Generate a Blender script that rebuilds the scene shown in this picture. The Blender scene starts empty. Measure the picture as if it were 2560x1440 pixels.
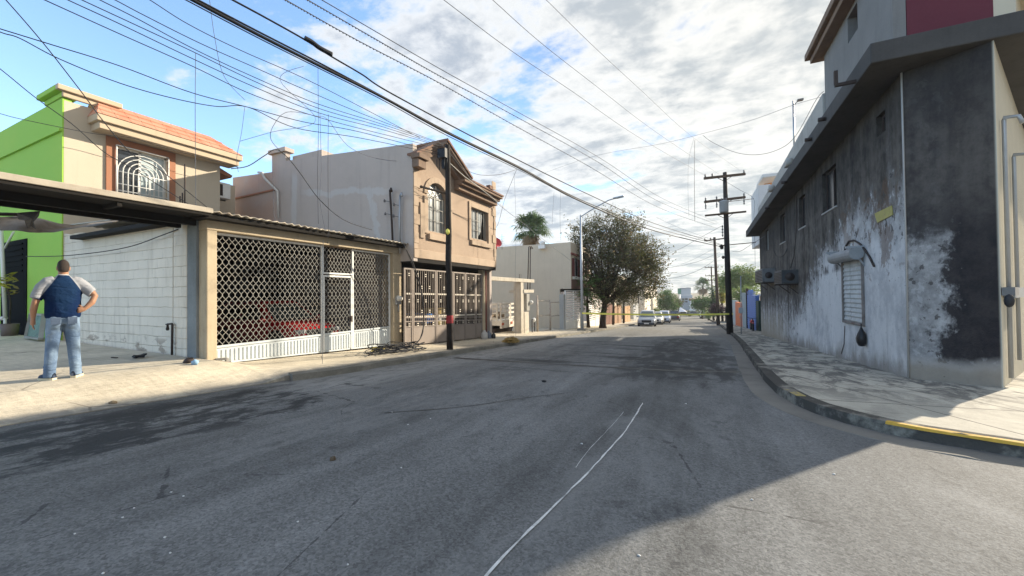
import bpy, math, random
from mathutils import Vector, Matrix, geometry, noise
R_ = math.radians
random.seed(7)
scene = bpy.context.scene
COL = scene.collection

# ------------------------------------------------------------------ camera
CAM_H, FPX = 1.32, 965.0
PITCH, ROLL, YAW = R_(0.8), R_(0.6), R_(25.2)
_f0 = Vector((-math.sin(YAW), math.cos(YAW), 0)); _r0 = Vector((math.cos(YAW), math.sin(YAW), 0)); _u0 = Vector((0, 0, 1))
FWD = _f0*math.cos(PITCH) + _u0*math.sin(PITCH)
_u1 = _u0*math.cos(PITCH) - _f0*math.sin(PITCH)
RGT = _r0*math.cos(ROLL) - _u1*math.sin(ROLL)
UPV = _u1*math.cos(ROLL) + _r0*math.sin(ROLL)
EYE = Vector((0, 0, CAM_H))
cd = bpy.data.cameras.new('camera'); cam = bpy.data.objects.new('camera', cd); COL.objects.link(cam)
cd.sensor_width = 36.0; cd.lens = 36.0*FPX/2560.0; cd.clip_start = 0.05; cd.clip_end = 3000
M = Matrix.Identity(4)
for i in range(3):
    M[i][0] = RGT[i]; M[i][1] = UPV[i]; M[i][2] = -FWD[i]; M[i][3] = EYE[i]
cam.matrix_world = M
scene.camera = cam

# ------------------------------------------------------------------ light
SUN_AZ, SUN_EL = R_(36.0), R_(21.5)          # azimuth from +Y towards +X
SUN_DIR = Vector((math.sin(SUN_AZ)*math.cos(SUN_EL), math.cos(SUN_AZ)*math.cos(SUN_EL), math.sin(SUN_EL)))
sl = bpy.data.lights.new('sun', 'SUN'); sl.energy = 2.7; sl.angle = R_(0.5); sl.color = (1.0, 0.88, 0.70)
so = bpy.data.objects.new('sun', sl); COL.objects.link(so); so.location = (20, 30, 30)
so.rotation_euler = (-SUN_DIR).to_track_quat('-Z', 'Y').to_euler()
scene.view_settings.view_transform = 'Standard'; scene.view_settings.look = 'None'
scene.view_settings.exposure = 1.82; scene.view_settings.gamma = 1.0
scene.view_settings.use_curve_mapping = False
try:
    scene.cycles.use_denoising = True
    scene.cycles.max_bounces = 6
    scene.cycles.transparent_max_bounces = 8
except Exception:
    pass

# ------------------------------------------------------------------ node helpers
class S:
    """a socket with arithmetic"""
    def __init__(s, b, sock): s.b, s.s = b, sock
    def _m(s, op, o=None, p=None):
        n = s.b.t.nodes.new('ShaderNodeMath'); n.operation = op
        for i, v in enumerate((s, o, p)):
            if v is None: continue
            if isinstance(v, S): s.b.t.links.new(v.s, n.inputs[i])
            else: n.inputs[i].default_value = v
        return S(s.b, n.outputs[0])
    def __add__(s, o): return s._m('ADD', o)
    __radd__ = __add__
    def __mul__(s, o): return s._m('MULTIPLY', o)
    __rmul__ = __mul__
    def __sub__(s, o): return s._m('SUBTRACT', o)
    def __rsub__(s, o): return (s*-1.0) + o
    def __truediv__(s, o): return s._m('DIVIDE', o)
    def max(s, o): return s._m('MAXIMUM', o)
    def min(s, o): return s._m('MINIMUM', o)
    def abs(s): return s._m('ABSOLUTE')
    def fract(s): return s._m('FRACT')
    def floor(s): return s._m('FLOOR')
    def sin(s): return s._m('SINE')
    def pow(s, o): return s._m('POWER', o)
    def step(s, a, b):
        """smoothstep: 0 below a, 1 above b (a > b turns it round)"""
        n = s.b.t.nodes.new('ShaderNodeMapRange'); n.interpolation_type = 'SMOOTHSTEP'; n.clamp = True
        s.b.t.links.new(s.s, n.inputs[0])
        if a <= b:
            n.inputs[1].default_value = a; n.inputs[2].default_value = b; n.inputs[3].default_value = 0; n.inputs[4].default_value = 1
        else:
            n.inputs[1].default_value = b; n.inputs[2].default_value = a; n.inputs[3].default_value = 1; n.inputs[4].default_value = 0
        return S(s.b, n.outputs[0])
    def band(s, a, b, w): return s.step(a-w, a+w)*s.step(b+w, b-w)

class B:
    def __init__(s, tree): s.t = tree
    def new(s, t): return s.t.nodes.new(t)
    def link(s, a, b): s.t.links.new(a.s if isinstance(a, S) else a, b)
    def pos(s): return S(s, s.new('ShaderNodeNewGeometry').outputs['Position'])
    def obj(s): return S(s, s.new('ShaderNodeTexCoord').outputs['Object'])
    def island(s): return S(s, s.new('ShaderNodeNewGeometry').outputs['Random Per Island'])
    def sep(s, v):
        n = s.new('ShaderNodeSeparateXYZ'); s.link(v, n.inputs[0]); return [S(s, o) for o in n.outputs]
    def comb(s, x, y, z):
        n = s.new('ShaderNodeCombineXYZ')
        for i, v in enumerate((x, y, z)):
            if isinstance(v, S): s.link(v, n.inputs[i])
            else: n.inputs[i].default_value = v
        return S(s, n.outputs[0])
    def scale(s, v, sc, off=(0, 0, 0)):
        n = s.new('ShaderNodeMapping'); s.link(v, n.inputs[0]); n.inputs['Scale'].default_value = sc; n.inputs['Location'].default_value = off
        return S(s, n.outputs[0])
    def noise(s, v, sc=1.0, det=4.0, rough=.55, dist=0.0):
        n = s.new('ShaderNodeTexNoise'); s.link(v, n.inputs['Vector'])
        n.inputs['Scale'].default_value = sc; n.inputs['Detail'].default_value = det; n.inputs['Roughness'].default_value = rough; n.inputs['Distortion'].default_value = dist
        return S(s, n.outputs[0])
    def vor(s, v, sc=1.0, out='Distance', feat='F1', rnd=1.0):
        n = s.new('ShaderNodeTexVoronoi'); n.feature = feat; s.link(v, n.inputs['Vector']); n.inputs['Scale'].default_value = sc; n.inputs['Randomness'].default_value = rnd
        return S(s, n.outputs[out])
    def col(s, c):
        n = s.new('ShaderNodeRGB'); n.outputs[0].default_value = (c[0], c[1], c[2], 1); return S(s, n.outputs[0])
    def mix(s, f, a, c):
        n = s.new('ShaderNodeMix'); n.data_type = 'RGBA'; n.clamp_factor = True
        for k, v in ((0, f), (6, a), (7, c)):
            if isinstance(v, S): s.link(v, n.inputs[k])
            elif k == 0: n.inputs[0].default_value = v
            else: n.inputs[k].default_value = (v[0], v[1], v[2], 1)
        return S(s, n.outputs[2])
    def mul(s, c, f):
        """colour times a float socket"""
        n = s.new('ShaderNodeMix'); n.data_type = 'RGBA'; n.blend_type = 'MULTIPLY'; n.inputs[0].default_value = 1
        if isinstance(c, S): s.link(c, n.inputs[6])
        else: n.inputs[6].default_value = (c[0], c[1], c[2], 1)
        cc = s.comb(f, f, f); s.link(cc, n.inputs[7])
        return S(s, n.outputs[2])

def material(name, fn):
    m = bpy.data.materials.new(name); m.use_nodes = True
    t = m.node_tree; b = B(t); p = t.nodes['Principled BSDF']
    d = fn(b, p) or {}
    for key, inp in (('color', 'Base Color'), ('rough', 'Roughness'), ('metal', 'Metallic'), ('spec', 'Specular IOR Level'), ('alpha', 'Alpha')):
        v = d.get(key)
        if v is None: continue
        if isinstance(v, S): t.links.new(v.s, p.inputs[inp])
        elif key == 'color': p.inputs[inp].default_value = (v[0], v[1], v[2], 1)
        else: p.inputs[inp].default_value = v
    if d.get('height') is not None:
        bn = t.nodes.new('ShaderNodeBump'); bn.inputs['Strength'].default_value = d.get('bump', .4); bn.inputs['Distance'].default_value = d.get('dist', .02)
        t.links.new(d['height'].s, bn.inputs['Height']); t.links.new(bn.outputs[0], p.inputs['Normal'])
    return m

def plain(name, c, rough=.8, var=.18, sc=2.0, bump=.25, fine=40.0, streak=.0, metal=0.0, spec=.3, dirt=None, dirt_amt=.0):
    def fn(b, p):
        q = b.pos()
        a = b.noise(q, sc, 5, .6); f = b.noise(q, fine, 3, .6)
        k = (a-.5)*(var*2.2) + (f-.5)*(var*.8) + 1.0
        if streak:
            st = b.noise(b.scale(q, (6, 6, .35)), 1.0, 4, .6)
            k = k - st.step(.5, .75)*streak
        col = b.mul(c, k)
        if dirt:
            dm = b.noise(q, sc*.7, 6, .7).step(.5, .72)
            col = b.mix(dm*dirt_amt, col, dirt)
        return dict(color=col, rough=rough, metal=metal, spec=spec, height=f+a*.5, bump=bump, dist=.01)
    return material(name, fn)

# ------------------------------------------------------------------ sky
w = bpy.data.worlds.new('World'); scene.world = w; w.use_nodes = True
wt = w.node_tree; wb = B(wt)
bg = wt.nodes['Background']
sky = wt.nodes.new('ShaderNodeTexSky'); sky.sky_type = 'NISHITA'; sky.sun_disc = False
sky.sun_elevation = SUN_EL; sky.sun_rotation = SUN_AZ; sky.air_density = 1.0; sky.dust_density = .3; sky.ozone_density = 2.6
gen = S(wb, wt.nodes.new('ShaderNodeTexCoord').outputs['Generated'])
dx, dy, dz = wb.sep(gen)
den = dz.max(0.0) + .12
cp = wb.comb(dx/den, dy/den, 0.0)
along = dx*SUN_DIR.x + dy*SUN_DIR.y + dz*SUN_DIR.z            # 1 towards the sun
side = dx*.92 + dy*.39                                          # grows to the right of the street
big = wb.noise(wb.scale(cp, (1.0, 1.0, 1.0), (3.1, 1.7, 0)), .8, 3, .5, .2)
mid = wb.noise(wb.scale(cp, (1.0, 1.3, 1.0), (7.3, 2.2, 0)), 1.8, 10, .62, .25)
fin = wb.noise(wb.scale(cp, (1.0, 1.2, 1.0), (1.1, 5.2, 0)), 7.0, 6, .62, .2)
cov = big*.58 + mid*.95 + fin*.34 + side*.32
cl = cov.step(.775, .935)
thick = (mid*.85 + fin*.55 + wb.noise(wb.scale(cp, (1, 1.3, 1), (2.6, 9.1, 0)), 1.9, 6, .6, .3)*.55).step(.84, 1.13)
glow = along.step(.25, 1.0)
white = wb.mix(glow, (.275, .283, .29), (.31, .305, .285))
grey = wb.mix(glow, (.115, .135, .165), (.165, .178, .18))
ccol = wb.mix(thick*.9*cov.step(.86, 1.10), white, grey)
skyc = S(wb, sky.outputs[0])
skyc = wb.mul(skyc, (along.step(.25, 1.0)*-.62 + 1.0))
SKY_K = .12
skys = wb.mul(skyc, dz*0.0 + SKY_K)
hz = dz.step(.22, -.02)
skys = wb.mix(hz*.4, skys, (.17, .235, .30))
fincol = wb.mix(cl*.94, skys, ccol)
wt.links.new(fincol.s, bg.inputs['Color']); bg.inputs['Strength'].default_value = 1.0

# ------------------------------------------------------------------ picture -> place
def ray(x, y): return FWD + RGT*((x-1280)/FPX) - UPV*((y-720)/FPX)
def on_x(x, y, X): d = ray(x, y); return EYE + d*(X/d.x)
def on_y(x, y, Y): d = ray(x, y); return EYE + d*(Y/d.y)
def on_z(x, y, Z): d = ray(x, y); return EYE + d*((Z-CAM_H)/d.z)
def on_plan(x, y, a, c):
    """point of the upright plane over the plan line a-c"""
    n = Vector((-(c[1]-a[1]), c[0]-a[0], 0)); d = ray(x, y)
    return EYE + d*((Vector((a[0], a[1], 0))-EYE).dot(n)/d.dot(n))
def at_depth(x, y, dep): return EYE + ray(x, y)*dep
def gz(Y):
    """street level: falls away from the camera, then levels out"""
    if Y < 45: return -.054*Y
    if Y < 90: return -2.43 - .048*(Y-45)
    t = min(Y, 140)-90
    return -4.59 - .048*t + .00048*t*t
def on_g(x, y, dz=0.0):
    d = ray(x, y); lo, hi = .5, 600.0
    for _ in range(60):
        m = (lo+hi)/2; p = EYE + d*m
        if p.z > gz(p.y)+dz: lo = m
        else: hi = m
    return EYE + d*lo

# ------------------------------------------------------------------ mesh builders
class MB:
    def __init__(s): s.v, s.f, s.sm, s.cut = [], [], [], None
    def add(s, vs, fs, smooth=False):
        o = len(s.v); s.v += [tuple(v) for v in vs]
        for f in fs: s.f.append([i+o for i in f]); s.sm.append(smooth)
        return s
    def box(s, x0, x1, y0, y1, z0, z1):
        if x0 > x1: x0, x1 = x1, x0
        if y0 > y1: y0, y1 = y1, y0
        if z0 > z1: z0, z1 = z1, z0
        return s.add([(x0,y0,z0),(x1,y0,z0),(x1,y1,z0),(x0,y1,z0),(x0,y0,z1),(x1,y0,z1),(x1,y1,z1),(x0,y1,z1)],
                     [(3,2,1,0),(4,5,6,7),(0,1,5,4),(1,2,6,5),(2,3,7,6),(3,0,4,7)])
    def hexa(s, p):   # 8 corners, bottom ring then top ring
        return s.add(p, [(3,2,1,0),(4,5,6,7),(0,1,5,4),(1,2,6,5),(2,3,7,6),(3,0,4,7)])
    def quad(s, a, b, c, d): return s.add([a,b,c,d], [(0,1,2,3)])
    def bar(s, a, b, w, h=None, up=Vector((0,0,1))):
        a, b = Vector(a), Vector(b); d = (b-a)
        if d.length < 1e-6: return s
        d.normalize(); h = h or w
        x = d.cross(up)
        if x.length < 1e-4: x = d.cross(Vector((1,0,0)))
        x.normalize(); y = x.cross(d).normalized()
        r = [(-w/2,-h/2),(w/2,-h/2),(w/2,h/2),(-w/2,h/2)]
        return s.hexa([a+x*i+y*j for i, j in r] + [b+x*i+y*j for i, j in r])
    def tube(s, pts, r, n=8, cap=True, smooth=True):
        pts = [Vector(p) for p in pts]; rs = r if isinstance(r, (list, tuple)) else [r]*len(pts)
        ring = []; prev = None
        for i, p in enumerate(pts):
            d = (pts[min(i+1, len(pts)-1)] - pts[max(i-1, 0)])
            if d.length < 1e-7: d = Vector((0,0,1))
            d.normalize()
            if prev is None:
                x = d.orthogonal().normalized()
            else:
                x = (prev - d*prev.dot(d))
                x = x.normalized() if x.length > 1e-5 else d.orthogonal().normalized()
            prev = x; y = d.cross(x)
            ring.append([p + (x*math.cos(2*math.pi*k/n) + y*math.sin(2*math.pi*k/n))*rs[i] for k in range(n)])
        vs = [v for q in ring for v in q]; fs = []
        for i in range(len(pts)-1):
            for k in range(n):
                fs.append((i*n+k, i*n+(k+1) % n, (i+1)*n+(k+1) % n, (i+1)*n+k))
        s.add(vs, fs, smooth)
        if cap:
            o = len(s.v)-len(vs)
            s.f.append([o+k for k in range(n)][::-1]); s.sm.append(False)
            s.f.append([o+(len(pts)-1)*n+k for k in range(n)]); s.sm.append(False)
        return s
    def lathe(s, c, prof, n=16, axis='Z', smooth=True):
        c = Vector(c); vs = []; fs = []
        for r, h in prof:
            for k in range(n):
                a = 2*math.pi*k/n; u, v = r*math.cos(a), r*math.sin(a)
                vs.append(c + (Vector((u,v,h)) if axis == 'Z' else Vector((h,u,v)) if axis == 'X' else Vector((v,h,u))))
        m = len(prof)
        for i in range(m-1):
            for k in range(n): fs.append((i*n+k, i*n+(k+1) % n, (i+1)*n+(k+1) % n, (i+1)*n+k))
        fs.append(tuple(range(n))[::-1]); fs.append(tuple((m-1)*n+k for k in range(n)))
        return s.add(vs, fs, smooth)
    def ball(s, c, r, n=10, m=6, jig=0.0, rnd=random):
        vs, fs = [], []; c = Vector(c); r = Vector(r) if not isinstance(r, (int, float)) else Vector((r,r,r))
        for i in range(m+1):
            t = math.pi*i/m
            for k in range(n):
                a = 2*math.pi*k/n; j = 1+rnd.uniform(-jig, jig)
                vs.append(c + Vector((r.x*math.sin(t)*math.cos(a), r.y*math.sin(t)*math.sin(a), r.z*math.cos(t)))*j)
        for i in range(m):
            for k in range(n): fs.append((i*n+k, (i+1)*n+k, (i+1)*n+(k+1) % n, i*n+(k+1) % n))
        return s.add(vs, fs, True)
    def slab(s, outer, holes, to3, thick):
        """flat plate with holes; outline in 2D, to3(u, v, d) maps to space (d = depth behind the front face)"""
        loops = [outer]+list(holes)
        tris = geometry.tessellate_polygon([[Vector((u, v, 0)) for u, v in L] for L in loops])
        flat = [p for L in loops for p in L]; n = len(flat)
        vs = [to3(u, v, 0) for u, v in flat] + [to3(u, v, thick) for u, v in flat]
        # keep the front facing the same way throughout
        fs = []
        for t in tris:
            a, b, c = (Vector(flat[i]) for i in t)
            cr = (b-a).cross(c-a) if False else (b.x-a.x)*(c.y-a.y)-(b.y-a.y)*(c.x-a.x)
            t = tuple(t) if cr > 0 else tuple(t)[::-1]
            fs.append(t); fs.append(tuple(i+n for i in t)[::-1])
        o = 0
        for L in loops:
            m = len(L)
            for k in range(m):
                fs.append((o+k, o+(k+1) % m, n+o+(k+1) % m, n+o+k))
            o += m
        return s.add(vs, fs)
    def obj(s, name, m, parent=None, loc=None, bevel=0.0, smooth=None):
        o0 = Vector((0,0,0))
        if parent is not None:
            o0 = Vector(parent.get('_o', (0,0,0)))
        elif loc is not None: o0 = Vector(loc)
        me = bpy.data.meshes.new(name)
        me.from_pydata([tuple(Vector(v)-o0) for v in s.v], [], s.f)
        me.polygons.foreach_set('use_smooth', s.sm if smooth is None else [smooth]*len(s.f))
        me.update()
        mats = m if isinstance(m, (list, tuple)) else [m]
        for q in mats: me.materials.append(q)
        if s.cut is not None: me.polygons.foreach_set('material_index', [0 if i < s.cut else 1 for i in range(len(s.f))])
        ob = bpy.data.objects.new(name, me); COL.objects.link(ob)
        ob['_o'] = tuple(o0)
        if parent is not None: ob.parent = parent
        else: ob.location = o0
        if bevel:
            md = ob.modifiers.new('bevel', 'BEVEL'); md.width = bevel; md.segments = 2; md.limit_method = 'ANGLE'; md.angle_limit = R_(40)
        return ob

def thing(name, label, cat, loc=(0,0,0), group=None, local=False):
    o = bpy.data.objects.new(name, None); COL.objects.link(o); o.location = loc; o.empty_display_size = .2
    o['_o'] = (0,0,0) if local else tuple(loc)
    o['label'] = label; o['category'] = cat
    if group: o['group'] = group
    return o
def tag(o, label, cat, group=None):
    o['label'] = label; o['category'] = cat
    if group: o['group'] = group
    return o
def kind(o, k): o['kind'] = k; return o
def dup(root, loc, rotz=0, label=None, sc=None):
    kids = {}
    for o in scene.objects:
        if o.parent is not None: kids.setdefault(o.parent, []).append(o)
    def cp(o, par):
        c = o.copy(); COL.objects.link(c)
        if par is not None: c.parent = par
        for ch in kids.get(o, []): cp(ch, c)
        return c
    r = cp(root, None); r.location = loc; r.rotation_euler = (0, 0, rotz)
    if sc: r.scale = sc
    if label: r['label'] = label
    return r
# ------------------------------------------------------------------ materials
def m_asphalt(b, p):
    q = b.pos(); x, y, z = b.sep(q)
    a = b.noise(q, .55, 6, .6); st = b.noise(b.scale(q, (2.2, .22, 1)), 1.0, 6, .65)
    f = b.noise(q, 95, 2, .7); vv = b.vor(q, 70, 'Color'); vr, _, _ = b.sep(vv)
    pol = (x*2.1+(a-.5)*3.0).sin()*.5+.5
    base = (a-.5)*.13 + (st-.5)*.20 + pol*.03 + .120
    grit = b.noise(q, 28, 3, .7)
    base = base * ((f-.5)*1.0 + (vr-.5)*.55 + (grit-.5)*.5 + 1.0).max(.15)
    # burnt, tar-stained patch beside the left driveway
    n1 = b.noise(b.scale(q, (1.3, .8, 1), (2, 5, 0)), 1.6, 7, .68, .6)
    reg = x.band(-6.75, -4.6, .35)*y.step(5.2, 3.8)
    n5 = b.noise(b.scale(q, (2.2, .9, 1), (8, 1, 0)), 3.2, 6, .72, .4)
    stain = (n1*.6 + n5*.42 + reg*.275 + x.step(-6.1, -6.5)*.06).step(.71, .82)*reg*(n5.step(.30, .5)*.4+.6)
    # burnt stretch along the right kerb
    n2 = b.noise(b.scale(q, (1.2, .5, 1), (9, 3, 0)), 1.7, 7, .7, .5)
    reg2 = x.band(-1.9, 1.35, .9)*y.band(7.2, 24.0, 2.5)
    stain2 = (n2 + reg2*.30).step(.66, .83)*reg2
    b3 = b.noise(b.scale(q, (.35, 1.6, 1), (4, 7, 0)), 1.0, 6, .7, .3)
    bands = b3.step(.50, .62)*y.band(8.5, 19, 2.0)*x.band(-4.8, 1.3, 1.0)*.95
    tot = stain.max(stain2*.9).max(bands)
    n3 = b.noise(b.scale(q, (3, .9, 1)), 2.3, 5, .7)
    # ash and dust: along the left gutter and in the wheel tracks
    dust = x.band(-6.9, -5.2, .7)*y.step(3.2, 5.0)*n3.step(.25, .6)*.7
    dust = dust.max(x.band(-4.9, -3.2, .9)*y.step(1.0, 4.5)*n3.step(.4, .75)*.35)
    far = y.step(12, 32)  # distant road lightened to a sunlit tone, sunlight put into the colour
    col = b.mul((.98, 1.0, .99), base)
    col = b.mix(dust, col, (.34, .335, .32))
    pale = b.noise(b.scale(q, (.9, .3, 1), (1, 9, 0)), .8, 6, .68, .5).step(.52, .70)
    col = b.mix(pale*.38, col, (.27, .275, .27))
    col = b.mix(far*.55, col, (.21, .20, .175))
    col = b.mix(tot*.86, col, (.018, .020, .022))
    ck = b.vor(b.scale(q, (1, .6, 1)), .9, 'Distance', 'DISTANCE_TO_EDGE') 
    ckm = (ck + (b.noise(q, 9, 4)-.5)*.05).step(.004, .001)*b.noise(q, .45, 3).step(.50, .58)
    tarry = b.noise(b.scale(q, (1, .6, 1), (5, 5, 0)), 5.5, 9, .74, .3).step(.52, .68)*b.noise(q, .7, 3).step(.38, .58)
    col = b.mix(tarry*.55, col, (.035, .036, .038))
    col = b.mix(ckm*.6, col, (.02, .02, .022))
    # speckles of ash
    sp = b.noise(q, 23, 2, .5).step(.735, .76)
    col = b.mix(sp*.35, col, (.3, .3, .29))
    hgt = f*.6 + vr*.8
    return dict(color=col, rough=.8, spec=.2, height=hgt+grit*.5, bump=.55, dist=.012)
M_ASPH = material('asphalt', m_asphalt)

def m_concrete(b, p):
    q = b.pos(); x, y, z = b.sep(q)
    a = b.noise(q, 1.1, 6, .62); f = b.noise(q, 60, 3, .6); st = b.noise(b.scale(q, (1, 7, 1)), 2.4, 5, .6)
    br = b.noise(b.scale(q, (9, 2.2, 1)), 2.2, 4, .7)
    k = (a-.5)*.75 + (st-.5)*.5 + (f-.5)*.5 + (br-.5)*.8 + 1.0
    col = b.mul((.51, .45, .345), k)
    dk = b.noise(b.scale(q, (1, 1, 1), (4, 4, 4)), .75, 7, .7).step(.52, .70)
    col = b.mix(dk*.35, col, (.17, .155, .13))
    edge = x.step(-7.6, -6.9)*b.noise(q, 2.6, 6, .7).step(.30, .56)
    col = b.mix(edge*.75, col, (.17, .165, .155))
    cr = b.vor(b.scale(q, (1, 1, 1)), .75, 'Distance', 'DISTANCE_TO_EDGE').step(.012, .003)
    crm = b.noise(q, .5, 2).step(.45, .6)
    col = b.mix(cr*crm*.7, col, (.07, .06, .05))
    return dict(color=col, rough=.9, spec=.2, height=f*.5+a+st*.3+br*.8, bump=.6, dist=.015)
M_CONC = material('concrete', m_concrete)

def m_walk(b, p):
    q = b.pos(); x, y, z = b.sep(q)
    a = b.noise(q, .8, 7, .66, .4); f = b.noise(q, 55, 3, .6)
    k = (a-.5)*.8 + (f-.5)*.4 + 1.0
    col = b.mul((.42, .39, .32), k)
    dk = b.noise(b.scale(q, (1.6, .7, 1), (2, 1, 0)), 1.5, 8, .74, .6).step(.43, .58)*(y.step(6.6, 8.6)*.8+.2)
    col = b.mix(dk*.82, col, (.065, .063, .06))
    dk2 = b.noise(b.scale(q, (.8, 2.4, 1), (6, 1, 0)), 1.5, 7, .7).step(.54, .7)
    col = b.mix(dk2*.55, col, (.12, .11, .10))
    j = (x*.8 + y*.28).fract(); jj = (y*.62 - x*.12).fract()
    wv = (a-.5)*.02
    j = (x*.8 + y*.28 + wv).fract(); jj = (y*.62 - x*.12 + wv).fract()
    jt = j.step(.026, .008).max(jj.step(.024, .007))
    col = b.mix(jt*.9, col, (.05, .045, .04))
    return dict(color=col, rough=.9, spec=.2, height=f*.5+a-jt*.8, bump=.5, dist=.012)
M_WALK = material('pavement', m_walk)

def m_kerb(b, p):
    q = b.pos(); x, y, z = b.sep(q)
    a = b.noise(q, 2.2, 6, .65); f = b.noise(q, 40, 3, .6)
    x, y, z = b.sep(q); rt = x.step(-2, 0)
    col = b.mul((.24, .225, .19), (a-.5)*.9 + (f-.5)*.4 + 1.0)
    dk = (b.noise(q, 1.7, 6, .7) + rt*.10).step(.44, .60)
    return dict(color=b.mix(dk*(rt*.62+.23), col, (.04, .038, .036)), rough=.9, spec=.1, height=f+a*2, bump=.6, dist=.02)
M_KERB = material('kerb_concrete', m_kerb)
def m_yellow(b, p):
    q = b.pos(); a = b.noise(q, 5, 6, .7)
    return dict(color=b.mix(a.step(.56, .66), b.mul((.52, .31, .04), (b.noise(q, 30, 3)-.5)*.6+1), (.17, .15, .11)), rough=.85, height=a, bump=.4)
M_YELLOW = material('kerb_paint', m_yellow)
def m_yellow2(b, p):
    q = b.pos(); a = b.noise(q, 6, 6, .7)
    return dict(color=b.mix(a.step(.40, .56), (.36, .28, .09), (.15, .135, .11)), rough=.9)
M_YELLOW2 = material('worn_kerb_paint', m_yellow2)
M_GUTTER = plain('gutter', (.17, .16, .14), .9, .35, 1.3, .4, 50, dirt=(.09, .085, .08), dirt_amt=.7)
M_WHITEPAINT = plain('chalky_line', (.62, .62, .60), .9, .5, 6, .3, 60, dirt=(.10, .10, .10), dirt_amt=.75)
M_TAR = plain('tar', (.016, .017, .018), .55, .3, 3, .3, 50)

def m_soot(b, p):
    """white painted plaster, blackened by fire from above, flaking to brown render"""
    q = b.pos(); x, y, z = b.sep(q)
    zz = z + y*.054                                     # height over the pavement
    n = b.noise(q, .55, 6, .62, .5); n2 = b.noise(b.scale(q, (1, 1, .45)), 1.8, 7, .68); f = b.noise(q, 30, 4, .6)
    drip = b.noise(b.scale(q, (2.2, 2.2, .12)), 1.2, 5, .6)
    base = b.mul((.60, .58, .555), (n2-.5)*.35 + (f-.5)*.18 + 1.0)
    # soot over the street wall: high up, and down to the foot at the far end
    lim = (y.step(12.5, 21.5)*-3.1) + 3.6
    n4 = b.noise(b.scale(q, (1, 1, .7)), 4.5, 7, .72)
    soot = (zz - lim + (n-.5)*2.4 + (n2-.5)*2.2 + (n4-.5)*1.5).step(-.85, .85)
    low = y.step(17.5, 21)*zz.step(2.5, .9)*.85           # ground-level relief at the far end
    soot = soot*(1.0-low*drip.step(.35, .6))
    # the splayed corner face: soot from its right edge and from the top
    cham = y.step(10.02, 9.98)
    u = (x-3.72)
    sc = (u - .27 + (n2-.5)*.6 + (n4-.5)*1.1).step(-.22, .22)
    sc = sc.max((zz-2.55+(n4-.5)*1.2).step(-.5, .5)*.985)
    sc = sc.max(.60 + (n4-.5)*1.3)
    sc = sc*((zz + (n2-.5)*.35).step(.28, .66))
    soot = soot*(1.0-cham) + sc*cham
    tone = b.mix((drip*.5+n4*.5).step(.36, .62), (.044, .038, .034), (.152, .132, .112))
    tone = b.mix((zz+(n-.5)).step(4.2, 5.6)*.6, tone, (.022, .021, .021))
    tone = b.mix(cham*(.9 - zz.step(2.6, 4.0)*.45), tone, b.mix(n4.step(.4, .7), (.007, .007, .012), (.020, .019, .022)))
    col = b.mix(soot*.985, base, tone)
    # grime veil
    veil = (n*.6+n4*.4).step(.44, .60)*.5
    col = b.mix(veil*(1.0-soot), col, (.27, .265, .27))
    dr2 = b.noise(b.scale(q, (5, 5, .25), (3, 3, 0)), 1.0, 5, .65).step(.55, .72)
    col = b.mix(dr2*.3*(1.0-cham), col, (.16, .15, .145))
    mids = soot.band(.10, .92, .10)
    fk = b.noise(b.scale(q, (1, 1, .8), (9, 2, 5)), 6.5, 5, .62)
    col = b.mix(fk.step(.575, .59)*mids*(.75-cham*.42), col, (.46, .45, .44))
    col = b.mix(fk.step(.40, .385)*mids*.75, col, (.045, .04, .038))
    chip = b.noise(q, 11, 4, .6).step(.66, .675)*(1.0-soot)
    col = b.mix(chip*.7, col, (.20, .17, .145))
    # flaked patches to brown render near the corner and along the old string course
    fl = b.noise(b.scale(q, (1, 1.2, .8), (3, 8, 2)), 1.25, 7, .72, .4)
    near = y.band(10.0, 13.6, .9)*zz.band(1.9, 4.6, .7)*(1.0-cham)
    fm = (fl + near*.16).step(.66, .70)*(near*.75 + .02)
    col = b.mix(fm*.8, col, (.15, .098, .068))
    foot = (zz + (n2-.5)*1.1).step(.62, .10)
    col = b.mix(foot*.72*(1.0-cham), col, (.19, .16, .125))
    col = b.mix(cham*(zz+(n2-.5)*.3).step(.66, .34), col, b.mul((.27, .23, .185), (n2-.5)*.5+(n4-.5)*.5+1.0))
    farfoot = y.step(19.5, 23)*(zz + (n2-.5)*1.0 + (drip-.5)*2.2).step(2.0, .5)
    col = b.mix(farfoot*.75, col, (.33, .28, .21))
    pits = b.noise(q, 4.2, 4, .7).step(.70, .74)*zz.step(1.6, .2)
    col = b.mix(pits*.8, col, (.05, .045, .04))
    cr = y.band(12.8, 19.5, .6)*zz.band(2.62, 2.86, .07)*n2.step(.42, .62)
    col = b.mix(cr*.85, col, (.075, .06, .055))
    # clean cream paint on the side-street face
    clean = (y - 9.41 - (x-4.69)*1.675).step(-.06, -.02)*x.step(4.66, 4.70)
    col = b.mix(clean, col, b.mul((.60, .55, .44), (n2-.5)*.2+1.0))
    return dict(color=col, rough=1.0, spec=0.0, height=n2*1.3+f*.4+fm*-1.2, bump=.55, dist=.03)
M_SOOT = material('sooty_plaster', m_soot)
M_EAVE = plain('grimy_slab', (.068, .063, .059), .9, .35, 1.2, .35, 30, streak=.2, dirt=(.05, .05, .05), dirt_amt=.7)
M_PARAP = plain('parapet_plaster', (.36, .34, .31), .9, .2, .8, .3, 30, streak=.15, dirt=(.16, .15, .14), dirt_amt=.5)
M_UPPER = plain('upper_plaster', (.19, .183, .175), .9, .25, .9, .3, 30, streak=.15)
M_BURG = plain('burgundy_paint', (.125, .03, .042), .85, .2, .8, .2, 30)
M_CREAM = plain('cream_plaster', (.58, .52, .40), .9, .12, 1, .2, 30)

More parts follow.
